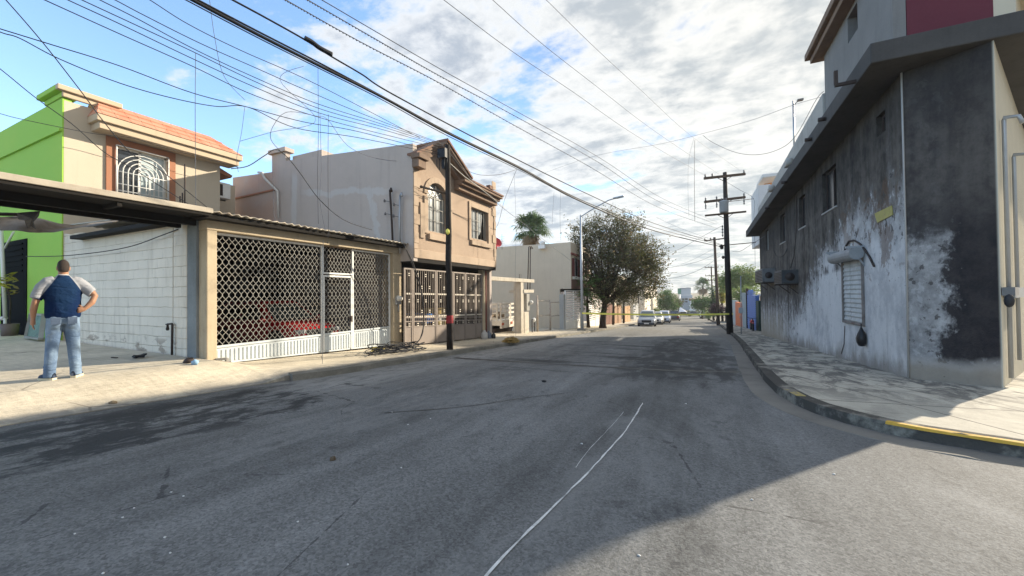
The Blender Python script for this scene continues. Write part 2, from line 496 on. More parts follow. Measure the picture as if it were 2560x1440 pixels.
def m_green(b, p):
    q = b.pos(); n = b.noise(q, .8, 5, .6); f = b.noise(q, 35, 3)
    return dict(color=b.mul(b.mix(n.step(.4, .7)*.35, (.30, .55, .06), (.40, .58, .07)), (f-.5)*.25+1.0), rough=.85, height=f+n, bump=.25, dist=.01)
M_GREEN = material('lime_green_paint', m_green)
M_BEIGE = plain('beige_plaster', (.54, .47, .365), .88, .10, 1.1, .25, 45, streak=.06)
M_BEIGE2 = plain('beige_trim', (.52, .42, .30), .85, .12, 1.2, .2, 40, streak=.08)
M_TERRA = plain('terracotta_frame', (.36, .165, .095), .85, .15, 1.2, .2, 40)
def m_tile(b, p):
    q = b.pos(); x, y, z = b.sep(q)
    t = b.vor(b.scale(q, (2, 3.2, 2)), 1.0, 'Color'); r, _, _ = b.sep(t)
    n = b.noise(q, 2, 5, .6); f = b.noise(q, 40, 3)
    c = b.mix(r, (.50, .175, .10), (.55, .27, .175)); c = b.mix(n.step(.5, .7)*.5, c, (.62, .36, .26))
    g = (y*3.2).fract().step(.05, .02)
    return dict(color=b.mul(c, (f-.5)*.4 + 1.0 - g*.45), rough=.8, height=f-g*2, bump=.5, dist=.02)
M_TILE = material('salmon_roof_tiles', m_tile)
def m_side(b, p):
    """grey-mauve side wall with pale repaired cracks"""
    q = b.pos(); x, y, z = b.sep(q)
    n = b.noise(q, .6, 6, .6); f = b.noise(q, 40, 3); n2 = b.noise(q, 2.5, 5, .6)
    col = b.mul((.43, .375, .335), (n-.5)*.3 + (f-.5)*.16 + (n2-.5)*.12 + 1.0)
    wob = (n2-.5)*.5 + (n-.5)*.7
    h1 = (z - 5.15 + (x+12.2)*.10 + wob*.8).abs().step(.14, .07)*x.band(-13.6, -9.4, .4)
    v1 = (x + 10.0 + (z-4.0)*.22 + wob*1.2).abs().step(.13, .07)*z.step(5.2, 5.0)
    v2 = (x + 14.2 + wob*.4).abs().step(.20, .10)*z.step(6.3, 5.9)
    col = b.mix((h1.max(v1).max(v2))*.55, col, (.50, .50, .49))
    pk = x.step(-14.9, -15.6)*n.step(.25, .6)
    col = b.mix(pk*.7, col, (.42, .27, .20))
    st = b.noise(b.scale(q, (5, 5, .3)), 1.0, 4).step(.55, .75)
    return dict(color=b.mix(st*.18, col, (.2, .17, .15)), rough=.9, height=f+n2*2, bump=.3, dist=.015)
M_SIDE = material('patched_side_wall', m_side)
def m_tan(b, p):
    q = b.pos(); x, y, z = b.sep(q); n = b.noise(q, 1.0, 6, .62); f = b.noise(q, 45, 3, .65)
    col = b.mul((.37, .275, .20), (n-.5)*.5 + (f-.5)*.25 + 1.0)
    st = b.noise(b.scale(q, (5, 5, .3)), 1.0, 5).step(.52, .75)
    col = b.mix(st*.22, col, (.28, .18, .115))
    gs = (z + (n-.5)*1.6 - 5.35).step(-.2, 1.2)
    col = b.mix(gs*.6, col, (.12, .085, .065))
    return dict(color=col, rough=.9, height=f*1.5+n, bump=.6, dist=.014)
M_TAN = material('rough_tan_stucco', m_tan)
M_TANTRIM = plain('pale_stone_trim', (.42, .325, .24), .88, .22, 1.5, .3, 30, streak=.1, dirt=(.30, .21, .14), dirt_amt=.5)
M_ROOFTRIM = plain('roof_moulding', (.21, .145, .105), .88, .3, 1.8, .3, 30, streak=.1, dirt=(.11, .08, .06), dirt_amt=.6)
M_BROWNTILE = plain('brown_roof_tiles', (.20, .115, .08), .85, .3, 3, .5, 30)

def m_block(b, p):
    q = b.pos(); x, y, z = b.sep(q)
    row = (z*4.6); ri = row.floor(); u = x*2.25 + (ri*.5).fract()*1.0
    wv = (b.noise(q, 2.5, 4)-.5)
    jr = (row + wv*.25).fract(); ju = (u + wv*.3).fract()
    jm = jr.step(.10, .03).max(ju.step(.055, .015)); vis = b.noise(q, 1.6, 5, .7).step(.44, .68)
    n = b.noise(q, .9, 6, .62); f = b.noise(q, 45, 3)
    bl = b.comb(ri, u.floor(), 0.0); wn = b.noise(bl, 13.7, 0)
    col = b.mul((.80, .715, .59), (n-.5)*.40 + (f-.5)*.15 + (wn-.5)*.10 + 1.0)
    col = b.mix(jm*vis*.55, col, (.24, .20, .155))
    stn = b.noise(b.scale(q, (3.2, 1, .4)), 1.0, 6, .65).step(.5, .75)
    col = b.mix(stn*.42, col, (.40, .33, .24))
    tpm = (z + (n-.5)*1.0).step(2.2, 3.1)
    col = b.mix(tpm*.35, col, (.42, .35, .25))
    zz = z - .1 + (n-.5)*.25
    ft = zz.step(.46, .16)*b.noise(b.scale(q, (1, 1, 2.4)), 2.0, 5, .6).step(.54, .62)
    col = b.mix(ft*.65, col, (.24, .17, .12))
    return dict(color=col, rough=.9, spec=.2, height=f*.5+n-jm*1.6, bump=.6, dist=.015)
M_BLOCK = material('whitewashed_block', m_block)
M_PILLAR = plain('blue_grey_pillar', (.215, .235, .24), .9, .35, 1.6, .4, 30, streak=.25, dirt=(.09, .09, .085), dirt_amt=.6)
M_POST = plain('post_plaster', (.47, .385, .265), .9, .25, 1.3, .35, 35, streak=.15, dirt=(.24, .195, .14), dirt_amt=.5)
M_DARK = plain('dark_interior', (.020, .018, .016), .95, .2, 2, .1)  # black of unlit rooms put into the wall colour
M_DOORBLACK = plain('doorway_black', (.006, .006, .006), .9, .3, 3, .1, spec=.05)  # near-black all over, for the dark doorway and its slats
M_SOFFIT = plain('dark_soffit', (.016, .014, .012), .95, .3, 2, .2)  # shade under roofs and indoors put into the colour
M_DARKFLOOR = plain('shade_dark_floor', (.055, .05, .045), .9, .4, 1.5, .3, 30)  # floor colour darkened to stand for interior shade
M_METALSHEET = plain('roof_sheet', (.40, .355, .285), .6, .25, 2.0, .2, 30, dirt=(.2, .13, .08), dirt_amt=.5)
M_WHITE = plain('white_enamel', (.74, .74, .71), .5, .1, 2, .1, 30, dirt=(.42, .36, .29), dirt_amt=.35)
M_LATT = plain('grey_white_lattice', (.28, .275, .25), .55, .2, 4, .15, 30, dirt=(.2, .15, .1), dirt_amt=.4)
M_GATE = plain('taupe_gate_paint', (.25, .21, .18), .6, .15, 2.0, .15, 30, dirt=(.22, .16, .12), dirt_amt=.4)
M_CREAMDOT = plain('cream_gate_block', (.66, .60, .50), .6, .1)
M_WOOD = plain('tarred_pole_wood', (.026, .021, .018), .85, .5, 2.5, .5, 40, streak=.3)
M_WOODR = plain('weathered_pole_wood', (.062, .042, .030), .85, .5, 2.5, .5, 40, streak=.3)
M_ARMWOOD = plain('crossarm_wood', (.095, .066, .046), .85, .4, 3, .4, 40)
M_GALV = plain('galvanised', (.36, .37, .38), .45, .12, 3, .1, metal=.5)
M_STEELDK = plain('rusty_iron', (.045, .032, .027), .75, .4, 6, .3)
M_CABLE = plain('cable_rubber', (.018, .019, .023), .6, .2, 4, .1)
M_CABLE2 = plain('cable_grey', (.09, .10, .12), .6, .2, 4, .1)
M_CABLEW = plain('cable_pale', (.55, .54, .50), .6, .2, 4, .1)
M_INSUL = plain('porcelain', (.14, .13, .125), .3, .1)
M_TRANS = plain('transformer_grey', (.30, .315, .325), .5, .15, 3, .1)
M_TAPE = plain('yellow_tape', (.85, .78, .16), .45, .1, 8, .1)
M_RED = plain('red_band', (.30, .025, .03), .6, .4, 6, .2)
def glass_mat(name, c, rough=.08):
    return material(name, lambda b, p: dict(color=c, rough=rough, spec=.9, height=b.noise(b.pos(), 1.4, 2), bump=.04))
M_GLASS = glass_mat('window_glass', (.035, .042, .05))
M_GLASSD = glass_mat('dark_glass', (.012, .012, .014), .25)
M_GLASSP = glass_mat('pale_glass', (.22, .24, .245), .2)
M_CURT = plain('pale_curtain', (.50, .56, .58), .9, .2, 3, .2, 20)
M_TYRE = plain('tyre', (.015, .015, .016), .9, .2)
M_RIM = plain('alloy', (.42, .42, .43), .35, .1, metal=.7)
def paint(name, c): return material(name, lambda b, p: dict(color=b.mul(c, (b.noise(b.pos(), 3, 4)-.5)*.12+1), rough=.28, spec=.55))
M_BARK = plain('bark', (.055, .040, .030), .95, .5, 5, .8, 30)
def leafmat(name, c1, c2, c3=None, tr=.35):
    def fn(b, p):
        i = b.island(); n = b.noise(b.pos(), .9, 3)
        c = b.mix(i, c1, c2)
        if c3: c = b.mix((n+ (i-.5)*.25).step(.5, .68), c, c3)
        t = b.new('ShaderNodeBsdfTranslucent'); b.link(c, t.inputs['Color'])
        mx = b.new('ShaderNodeMixShader'); mx.inputs[0].default_value = tr
        b.t.links.new(p.outputs[0], mx.inputs[1]); b.t.links.new(t.outputs[0], mx.inputs[2])
        b.t.links.new(mx.outputs[0], b.t.nodes['Material Output'].inputs[0])
        return dict(color=c, rough=.65, spec=.3)
    return material(name, fn)
M_LEAF = leafmat('mesquite_leaf', (.07, .085, .03), (.14, .13, .055), (.19, .135, .07))
M_LEAFG = leafmat('green_leaf', (.06, .13, .035), (.12, .20, .05), (.09, .15, .03))
M_LEAFD = leafmat('dark_leaf', (.03, .07, .03), (.06, .11, .045))
M_LEAFL = leafmat('light_leaf', (.13, .20, .06), (.20, .26, .09), (.24, .26, .10))
M_LEAFY = leafmat('yellow_leaf', (.38, .36, .03), (.45, .40, .06), (.20, .14, .05))
M_LEAFP = leafmat('purple_leaf', (.045, .02, .03), (.07, .04, .04))
M_PALM = leafmat('palm_frond', (.05, .10, .035), (.10, .16, .05))
M_PALMDEAD = leafmat('dead_frond', (.20, .14, .075), (.28, .20, .11), None, .2)
M_STRAW = leafmat('straw', (.30, .20, .07), (.38, .27, .10), None, .1)
# ------------------------------------------------------------------ ground, road, pavements
def smooth(a, b, x):
    t = max(0.0, min(1.0, (x-a)/(b-a))); return t*t*(3-2*t)
def grid(name, xs, ys, zf, m):
    mb = MB(); vs = [(x, y, zf(x, y)) for y in ys for x in xs]; n = len(xs)
    fs = [(j*n+i, j*n+i+1, (j+1)*n+i+1, (j+1)*n+i) for j in range(len(ys)-1) for i in range(n-1)]
    mb.add(vs, fs); return kind(mb.obj(name, m), 'structure')
def frange(a, b, s):
    r = []; x = a
    while x < b-1e-6: r.append(x); x += s
    return r+[b]
M_SOIL = plain('soil', (.22, .19, .14), .95, .4, .3, .3)
YS = [-60, -30]+frange(-12, 140, 4)+[200, 400, 900, 1800]
grid('ground', [-1500, -300, -80, -20, 0, 20, 80, 300, 1500], YS, lambda x, y: gz(y)-.06, M_SOIL)
grid('road', frange(-40, 60, 5), frange(-50, 135, 2.5), lambda x, y: gz(y), M_ASPH)

def kx(y): return -6.88 if y < 4 else -6.88+.26*smooth(4, 5.5, y) + .35*smooth(12, 45, y)
def hL(x, y):
    """top of the left pavement, driveway and lots"""
    reg = gz(y)+.13 + max(0, -x-6.7)*.008
    t = 1-smooth(4.2, 5.1, y)
    if x < -9.3: t = 1-smooth(4.3, 4.6, y)
    L = .09 + max(0, -x-9)*.012
    s = smooth(6.9, 8.5, -x)
    d = (gz(y)+.012)*(1-s) + L*s
    if y < -6: t = 1
    return d*t + reg*(1-t)
def on_l(px, py):
    d = ray(px, py); lo, hi = .5, 120.0
    k = lo
    while k < hi:
        p = EYE+d*k
        if p.z < hL(p.x, p.y): return p
        k += .01
    return on_g(px, py, .13)
ysl = frange(-14, 30, .3)+frange(31, 130, 3)
us = [0, .12, .3, .55, .8, 1.05, 1.3, 1.6, 1.9, 2.2, 2.45, 2.7, 3.2, 4, 6, 8, 11, 16, 30, 60]
mb = MB(); n = len(us)
vs = [(kx(y)-.14*smooth(4.2, 4.8, y)-u, y, hL(kx(y)-.14*smooth(4.2, 4.8, y)-u, y)) for y in ysl for u in us]
mb.add(vs, [(j*n+i, (j+1)*n+i, (j+1)*n+i+1, j*n+i+1) for j in range(len(ysl)-1) for i in range(n-1)])
o = len(mb.v)
rim = [(v[0], v[1], gz(v[1])-.1) for v in vs[::n]]
mb.v += rim
for j in range(len(ysl)-1): mb.f.append([j*n, o+j, o+j+1, (j+1)*n]); mb.sm.append(False)
kind(mb.obj('pavement', M_CONC), 'structure')

def strip(name, pts, w0, w1, z0, z1, m, jag=0.0, under=-.12):
    """raised band beside a plan line; w0..w1 measured to the left of travel"""
    rnd = random.Random(3); mb = MB(); P = []
    for i, (x, y) in enumerate(pts):
        a = Vector(pts[max(i-1, 0)]); c = Vector(pts[min(i+1, len(pts)-1)]); d = (c-a).normalized(); nrm = Vector((-d.y, d.x))
        j = rnd.uniform(-jag, jag); j2 = rnd.uniform(-jag, jag)*.6
        q0 = Vector((x, y))+nrm*(w0+j); q1 = Vector((x, y))+nrm*w1
        P.append(((q0.x, q0.y, gz(q0.y)+z0+j2), (q1.x, q1.y, gz(q1.y)+z1), (q0.x+nrm.x*-.015, q0.y+nrm.y*-.015, gz(q0.y)+under), (q1.x, q1.y, gz(q1.y)+under)))
    m4 = 4; vs = [v for p in P for v in (p[2], p[0], p[1], p[3])]
    fs = []
    for i in range(len(P)-1):
        for k in range(3): fs.append((i*4+k, i*4+k+1, i*4+5+k, i*4+4+k))
    fs += [(0, 1, 2, 3), tuple(len(vs)-4+k for k in (3, 2, 1, 0))]
    mb.add(vs, fs); return mb.obj(name, m)
def catmull(P, step=.35):
    out = []
    for i in range(len(P)-1):
        p0, p1, p2, p3 = (Vector(P[max(0, min(len(P)-1, k))]) for k in (i-1, i, i+1, i+2))
        m = max(2, int((p2-p1).length/step))
        for k in range(m):
            t = k/m
            out.append(tuple(.5*((2*p1)+(-p0+p2)*t+(2*p0-5*p1+4*p2-p3)*t*t+(-p0+3*p1-3*p2+p3)*t**3)))
    out.append(tuple(P[-1])); return out
KR = catmull([(2.9, 118), (2.75, 60), (2.45, 40), (2.0, 24), (1.58, 15.3), (1.37, 11.35), (1.25, 8.7), (1.27, 7.46), (1.45, 6.44), (1.93, 5.72), (2.42, 5.47), (2.85, 5.32), (3.9, 4.98), (6, 4.3), (12, 2.4), (40, -6.6)])
KL = [(kx(y), y) for y in frange(4.75, 118, .4)]
kind(strip('kerb', KR, -.0, .19, .145, .15, M_KERB, .012), 'structure')
kind(strip('kerb', KL, .0, .17, .115, .135, M_KERB, .025), 'structure')
kind(strip('gutter', KR[:-4], -.36, -.003, .006, .012, M_GUTTER, .01, -.02), 'structure')
ip = [Vector(p) for p in KR]; inner = []
for i, p in enumerate(ip):
    d = (ip[min(i+1, len(ip)-1)]-ip[max(i-1, 0)]).normalized(); inner.append((p.x - d.y*.19, p.y + d.x*.19))
mb = MB(); n = len(inner)
poly = inner + [(40, 30), (40, 118)]
tr = geometry.tessellate_polygon([[Vector((x, y, 0)) for x, y in poly]])
vs = [(x, y, gz(y)+.146) for x, y in poly]
fs = []
for t in tr:
    a, b_, c = (poly[i] for i in t)
    cr = (b_[0]-a[0])*(c[1]-a[1])-(b_[1]-a[1])*(c[0]-a[0])
    fs.append(tuple(t) if cr > 0 else tuple(t)[::-1])
mb.add(vs, fs); kind(mb.obj('pavement', M_WALK), 'structure')
ky = [p for p in KR if p[1] < 5.74 and p[0] > 1.84 and p[0] < 20]
kind(strip('kerb_marking', ky, -.006, .055, .152, .155, M_YELLOW, .012, .125), 'structure')
ky = [p for p in KR if 6.6 < p[1] < 7.7 and p[0] < 2]
kind(strip('kerb_marking', ky, .03, .13, .1505, .1545, M_YELLOW2, .02, .148), 'structure')
# chalk line down the street and tar seams across it
def ribbon(name, pix, w, m, lift=.005, wob=.01, ext=None):
    rnd = random.Random(5)
    P = [on_g(*p) for p in pix]; Q = catmull([(p.x, p.y) for p in P], .12)
    mb = MB(); vs = []; fs = []
    for i, (x, y) in enumerate(Q):
        a = Vector(Q[max(i-1, 0)]); c = Vector(Q[min(i+1, len(Q)-1)]); d = (c-a).normalized(); nn = Vector((-d.y, d.x))
        ww = w*rnd.uniform(.6, 1.25)*.5; s = rnd.uniform(-wob, wob)
        for k in (-1, 1):
            q = Vector((x, y))+nn*(k*ww+s); vs.append((q.x, q.y, gz(q.y)+lift))
    for i in range(len(Q)-1): fs.append((2*i, 2*i+2, 2*i+3, 2*i+1))
    mb.add(vs, fs); return kind(mb.obj(name, m), 'structure')
ribbon('chalk_line', [(1205, 1455), (1300, 1350), (1430, 1222), (1500, 1150), (1565, 1075), (1607, 1008)], .016, M_WHITEPAINT, .005, .004)
ribbon('chalk_line', [(1440, 1170), (1475, 1122), (1520, 1075), (1560, 1030)], .004, M_WHITEPAINT, .005, .003)
ribbon('tar_seam', [(1135, 895), (1300, 905), (1500, 917), (1700, 927), (1895, 931)], .22, M_TAR, .004, .03)
ribbon('tar_seam', [(960, 1033), (1150, 1018), (1300, 997), (1420, 982)], .02, M_TAR, .004, .006)
ribbon('tar_seam', [(1560, 905), (1620, 892), (1690, 880), (1760, 868)], .05, M_TAR, .006, .02)

# ------------------------------------------------------------------ the burned corner building (right)
XR = 3.72
P1, P2 = on_x(2177, 158, 3.06), on_x(1884, 566, 3.06)
def zu(y): return P1.z + (P2.z-P1.z)*(y-P1.y)/(P2.y-P1.y)      # underside of the eave slab
YF = on_x(1905, 832, XR).y
YF = max(28.0, min(31.0, YF))
Bc = Vector((4.69, 9.41)); Dd = Vector((1.94, 3.25)).normalized(); Cc = Bc + Dd*13
def yz(px0, py0, px1, py1, X=XR):
    """pixel box on the wall at X -> (y0, y1, z0, z1)"""
    a, c = on_x(px0, py0, X), on_x(px1, py1, X)
    b_, d = on_x(px0, py1, X), on_x(px1, py0, X)
    return (min(a.y, c.y), max(a.y, c.y))
def wrect(tl, tr, br, bl, X=XR):
    q = [on_x(*p, X) for p in (tl, tr, br, bl)]
    y = sorted([(q[0].y+q[3].y)/2, (q[1].y+q[2].y)/2]); z = sorted([(q[0].z+q[1].z)/2, (q[2].z+q[3].z)/2])
    return y[0], y[1], z[0], z[1]
wins = [wrect((2054, 438), (2090, 407), (2092, 514), (2058, 533)), wrect((1995, 500), (2013, 481), (2014, 563), (2000, 572)),
        wrect((1950, 541), (1963, 530), (1963, 603), (1951, 609)), wrect((1914, 578), (1921, 572), (1921, 624), (1914, 629)),
        wrect((2190, 291), (2213, 276), (2213, 327), (2191, 344))]
shut = wrect((2110, 650), (2158, 640), (2160, 808), (2112, 802))
bb = thing('burned_building', 'soot-blackened corner building with white flaking plaster and burgundy top storey', 'building', (XR, 9.96, gz(9.96)+.14))
mb = MB()
holes = [[(y0, z0), (y1, z0), (y1, z1), (y0, z1)] for y0, y1, z0, z1 in wins+[shut]]
# u runs with -Y so that the face looks to -X
outer = [(-YF, gz(YF)-.3), (-9.96, gz(9.96)-.3), (-9.96, zu(9.96)+.02), (-YF, zu(YF)+.02)]
mb.slab(outer, [[(-u, v) for u, v in h] for h in holes], lambda u, v, d: (XR+d, -u, v), .22)
zt = zu(9.5)+.02
mb.hexa([(XR, 9.96, -1), (Bc.x, Bc.y, -1), (Bc.x+.12, Bc.y+.2, -1), (XR+.2, 10.1, -1), (XR, 9.96, zt), (Bc.x, Bc.y, zt), (Bc.x+.12, Bc.y+.2, zt), (XR+.2, 10.1, zt)])
nrm = Vector((-Dd.y, Dd.x))*.2
mb.hexa([(Bc.x, Bc.y+.001, -1.5), (Cc.x, Cc.y, -1.5), (Cc.x+nrm.x, Cc.y+nrm.y, -1.5), (Bc.x+nrm.x, Bc.y+nrm.y+.001, -1.5),
         (Bc.x, Bc.y+.001, zt-.01), (Cc.x, Cc.y, zt-.3), (Cc.x+nrm.x, Cc.y+nrm.y, zt-.3), (Bc.x+nrm.x, Bc.y+nrm.y+.001, zt-.01)])
mb.box(XR+.23, 12, YF-.2, YF, -3, zu(YF)+.01)
mb.obj('wall', M_SOOT, bb)
# inner darkness: floors and a back wall so that the openings look into rooms
mb = MB(); mb.box(8.2, 8.3, 16, YF-.25, -2, 4.6); mb.box(XR+.23, 5.3, 10.9, YF-.25, 2.2, 2.3); mb.obj('dark_inner_wall', M_DARK, bb)
# eave slab
mb = MB(); ya, yb = P1.y, YF+.55
def sl(x, y, top): return (x, y, zu(y)+(.38 if top else 0))
xe = lambda y: 4.69 + (y-9.41)*Dd.x/Dd.y + .62
ym_ = 21.0
mb.hexa([sl(3.06, ya, 0), sl(xe(ya), ya, 0), sl(xe(ym_), ym_, 0), sl(3.06, ym_, 0), sl(3.06, ya, 1), sl(xe(ya), ya, 1), sl(xe(ym_), ym_, 1), sl(3.06, ym_, 1)])
mb.hexa([sl(3.06, ym_, 0), sl(xe(ym_), ym_, 0), sl(xe(ym_), yb, 0), sl(3.06, yb, 0), sl(3.06, ym_, 1), sl(xe(ym_), ym_, 1), sl(xe(ym_), yb, 1), sl(3.06, yb, 1)])
mb.obj('eave', M_EAVE, bb, bevel=.02)
for (px, py) in ((2063, 297), (2028, 348), (1965, 455), (1922, 520)):
    q = on_x(px, py, 3.05); mb = MB(); mb.lathe((3.065, q.y, q.z), [(.05, -.16), (.05, .02), (.035, .02)], 10, 'X'); mb.obj('drain_spout', M_STEELDK, bb)
q = on_x(2122, 205, 2.95); mb = MB(); mb.bar((2.72, q.y, q.z-.02), (3.2, q.y-.02, q.z-.02), .06); mb.bar((2.74, q.y, q.z+.0), (2.74, q.y, q.z+.28), .06)
mb.obj('bracket', M_STEELDK, bb)
# parapet above the eave
pa = [on_x(2062, 222, XR-.06), on_x(1940, 440, XR-.06)]
def zp(y): return pa[0].z + (pa[1].z-pa[0].z)*(y-pa[0].y)/(pa[1].y-pa[0].y)
Y3 = on_x(2062, 222, XR).y; Y3n = on_x(2233, 112, XR).y
mb = MB()
mb.hexa([(XR-.06, Y3+.02, zu(Y3)+.3), (XR+.14, Y3+.02, zu(Y3)+.3), (XR+.14, YF, zu(YF)+.3), (XR-.06, YF, zu(YF)+.3),
         (XR-.06, Y3+.02, zp(Y3)), (XR+.14, Y3+.02, zp(Y3)), (XR+.14, YF, zp(YF)), (XR-.06, YF, zp(YF))])
mb.box(XR+.15, 12, YF-.15, YF-.01, 4, zp(YF)-.01)
mb.obj('parapet', M_PARAP, bb, bevel=.015)
for (px, py, r) in ((1972, 405, .16), (1928, 470, .16)):
    q = on_x(px, py, XR-.2); mb = MB(); mb.lathe((XR-.08, q.y, q.z), [(r, -.22), (r, -.05), (r*.6, 0)], 12, 'X'); mb.box(XR-.28, XR-.08, q.y-.1, q.y+.5, q.z-.1, q.z+.06); mb.obj('roof_vent', M_PARAP, bb)
# upper storey
X2 = on_y(2484, 60, Y3n).x
mb = MB()
h3 = wrect((2118, 40), (2150, 0), (2138, 95), (2120, 97))
mb.slab([(-Y3, zu(Y3)+.2), (-Y3n, zu(Y3n)+.2), (-Y3n, 9.6), (-Y3, 9.6)], [[(-h3[0], h3[2]), (-h3[1], h3[2]), (-h3[1], h3[3]), (-h3[0], h3[3])][::-1]], lambda u, v, d: (XR+d, -u, v), .2)
mb.box(XR+.21, 6, Y3-.2, Y3, zu(Y3)+.2, 9.6)
mb.obj('upper_wall', M_UPPER, bb)
mb = MB(); mb.box(XR+.21, X2, Y3n-.004, Y3n+.2, zu(Y3n)+.25, 9.6); mb.box(XR+.4, XR+.45, Y3n+.3, Y3-.3, 5.4, 9.5); mb.obj('burgundy_wall', M_BURG, bb)
e = Vector((X2, Y3n))+Dd*5
mb = MB(); mb.hexa([(X2+.002, Y3n, 5.6), (X2+.30, Y3n+.02, 5.6), (e.x+.3, e.y, 5.6), (e.x, e.y, 5.6), (X2+.002, Y3n, 9.6), (X2+.30, Y3n+.02, 9.6), (e.x+.3, e.y, 9.6), (e.x, e.y, 9.6)]); mb.obj('side_wall', M_CREAM, bb)
mb = MB(); mb.box(X2+.55, X2+.85, Y3n+.9, Y3n+1.2, 5.6, 7.1); mb.box(X2+.3, X2+3, Y3n-.2, Y3n+2, 6.95, 7.25); mb.obj('porch_roof', M_CREAM, bb, bevel=.02)
rt = on_x(2034, 143, XR-.28)
mb = MB(); mb.box(XR-.28, 6.0, Y3n-.35, Y3+.32, rt.z, rt.z+.16); mb.box(XR-.40, 6.1, Y3n-.45, Y3+.42, rt.z+.161, rt.z+.36)
mb.obj('roof', M_ROOFTRIM, bb, bevel=.02)
mb = MB(); mb.tube([(XR-.02, 9.945, gz(10)+.1), (XR-.012, 9.945, 2.4), (XR-.015, 9.945, zt-.05)], .015, 6); mb.obj('corner_bead', M_PARAP, bb)
# windows
for i, (y0, y1, z0, z1) in enumerate(wins):
    fr = MB(); t = .05
    for a in ((y0, y0+t, z0, z1), (y1-t, y1, z0, z1), (y0+t, y1-t, z0, z0+t), (y0+t, y1-t, z1-t, z1)):
        fr.box(XR+.10, XR+.16, *a)
    if i < 4: fr.box(XR+.11, XR+.15, (y0+y1)/2-.03, (y0+y1)/2+.03, z0+t, z1-t)
    f = fr.obj('window', M_STEELDK if i != 3 else M_GALV, bb)
    g = MB(); 
    if i in (0, 1, 2): g.box(XR+.125, XR+.135, (y0+y1)/2+.03, y1-t, z0+t, z1-t)      # half of each is broken out
    else: g.box(XR+.125, XR+.135, y0+t, y1-t, z0+t, z1-t)
    g.obj('pane', M_GLASSD, f)
    if i < 3:
        s_ = MB(); s_.box(XR-.03, XR+.09, y0-.04, y1+.04, z0-.05, z0-.002); s_.obj('sill', M_PARAP, f, bevel=.01)
        c = MB(); c.box(XR+.117, XR+.122, (y0+y1)/2-.30*(y1-y0), (y0+y1)/2-.20*(y1-y0), z0+.2, z1-.5); c.obj('curtain', M_CURT, f)
# roller shutter
y0, y1, z0, z1 = shut
fr = MB()
for a in ((y0-.06, y0, z0-.06, z1), (y1, y1+.06, z0-.06, z1), (y0, y1, z0-.06, z0)): fr.box(XR-.05, XR+.1, *a)
sh = fr.obj('roller_shutter', plain('rusty_frame', (.20, .17, .15), .8, .4, 4, .2, 30, dirt=(.12, .06, .035), dirt_amt=.7), bb, bevel=.008); sh['label'] = 'grey ribbed roller shutter with rusty frame'
mb = MB(); k = 14; hh = (z1-z0)/k
for i in range(k):
    a = z0+i*hh
    mb.add([(XR-.0, y0+.005, a), (XR-.0, y1-.005, a), (XR-.022, y1-.005, a+hh*.3), (XR-.022, y0+.005, a+hh*.3), (XR+.0, y1-.005, a+hh*1.0), (XR+.0, y0+.005, a+hh*1.0)],
           [(1, 0, 3, 2), (2, 3, 5, 4)])
mb.obj('slats', plain('shutter_grey', (.46, .465, .45), .55, .25, 5, .2, 30, streak=.3, dirt=(.08, .07, .06), dirt_amt=.5), sh)
mb = MB(); mb.lathe((XR-.17, (y0+y1)/2, z1+.06), [(.02, -(y1-y0)/2-.18), (.15, -(y1-y0)/2-.18), (.15, (y1-y0)/2+.2), (.02, (y1-y0)/2+.2)], 14, 'Y', False)
mb.obj('roller_box', plain('roller_box_grey', (.27, .27, .265), .6, .3, 4, .2), sh)
mb = MB()
for yy in (y0-.1, y1+.1):
    mb = MB(); mb.bar((XR, yy, z1+.22), (XR-.36, yy, z1+.22), .05); mb.bar((XR-.02, yy, z1-.2), (XR-.3, yy, z1+.2), .035); mb.box(XR-.02, XR-.002, yy-.03, yy+.03, z1-.25, z1+.25); mb.obj('bracket', M_GALV, sh)
pts = [on_x(*p, XR-.03) for p in [(2110, 640), (2113, 618), (2122, 603), (2136, 601), (2150, 610), (2163, 625), (2175, 645), (2185, 666)]]
mb = MB(); mb.tube(pts, .022, 6); mb.obj('conduit_loop', M_STEELDK, bb)
pts = [on_x(*p, XR-.012) for p in [(2112, 815), (2110, 860), (2103, 885)]]
mb = MB(); mb.tube(pts, .008, 5); mb.obj('wire', M_STEELDK, bb)
pts = [on_x(*p, XR-.012) for p in [(1990, 470), (1992, 560), (1985, 640), (1976, 670)]]
mb = MB(); mb.tube(pts, .01, 5); mb.obj('wire', M_STEELDK, bb)
pts = [on_x(*p, XR-.03) for p in [(1934, 604), (1935, 628), (1940, 640), (1952, 642), (1962, 635), (1968, 622)]]
mb = MB(); mb.tube(pts, .012, 5); mb.obj('wire', M_CABLE, bb)
q = [on_x(*p, XR-.02) for p in ((2186, 534), (2228, 514), (2231, 537), (2193, 557))]
mb = MB(); mb.hexa([q[3]+Vector((.015,0,0)), q[2]+Vector((.015,0,0)), q[2], q[3], q[0]+Vector((.015,0,0)), q[1]+Vector((.015,0,0)), q[1], q[0]])
tag(mb.obj('sign_board', plain('faded_yellow', (.40, .34, .11), .8, .35, 5, .2, 30, dirt=(.25, .2, .12), dirt_amt=.6), loc=q[3]), 'torn yellow sign board remnant on flaking wall near the building corner', 'sign')
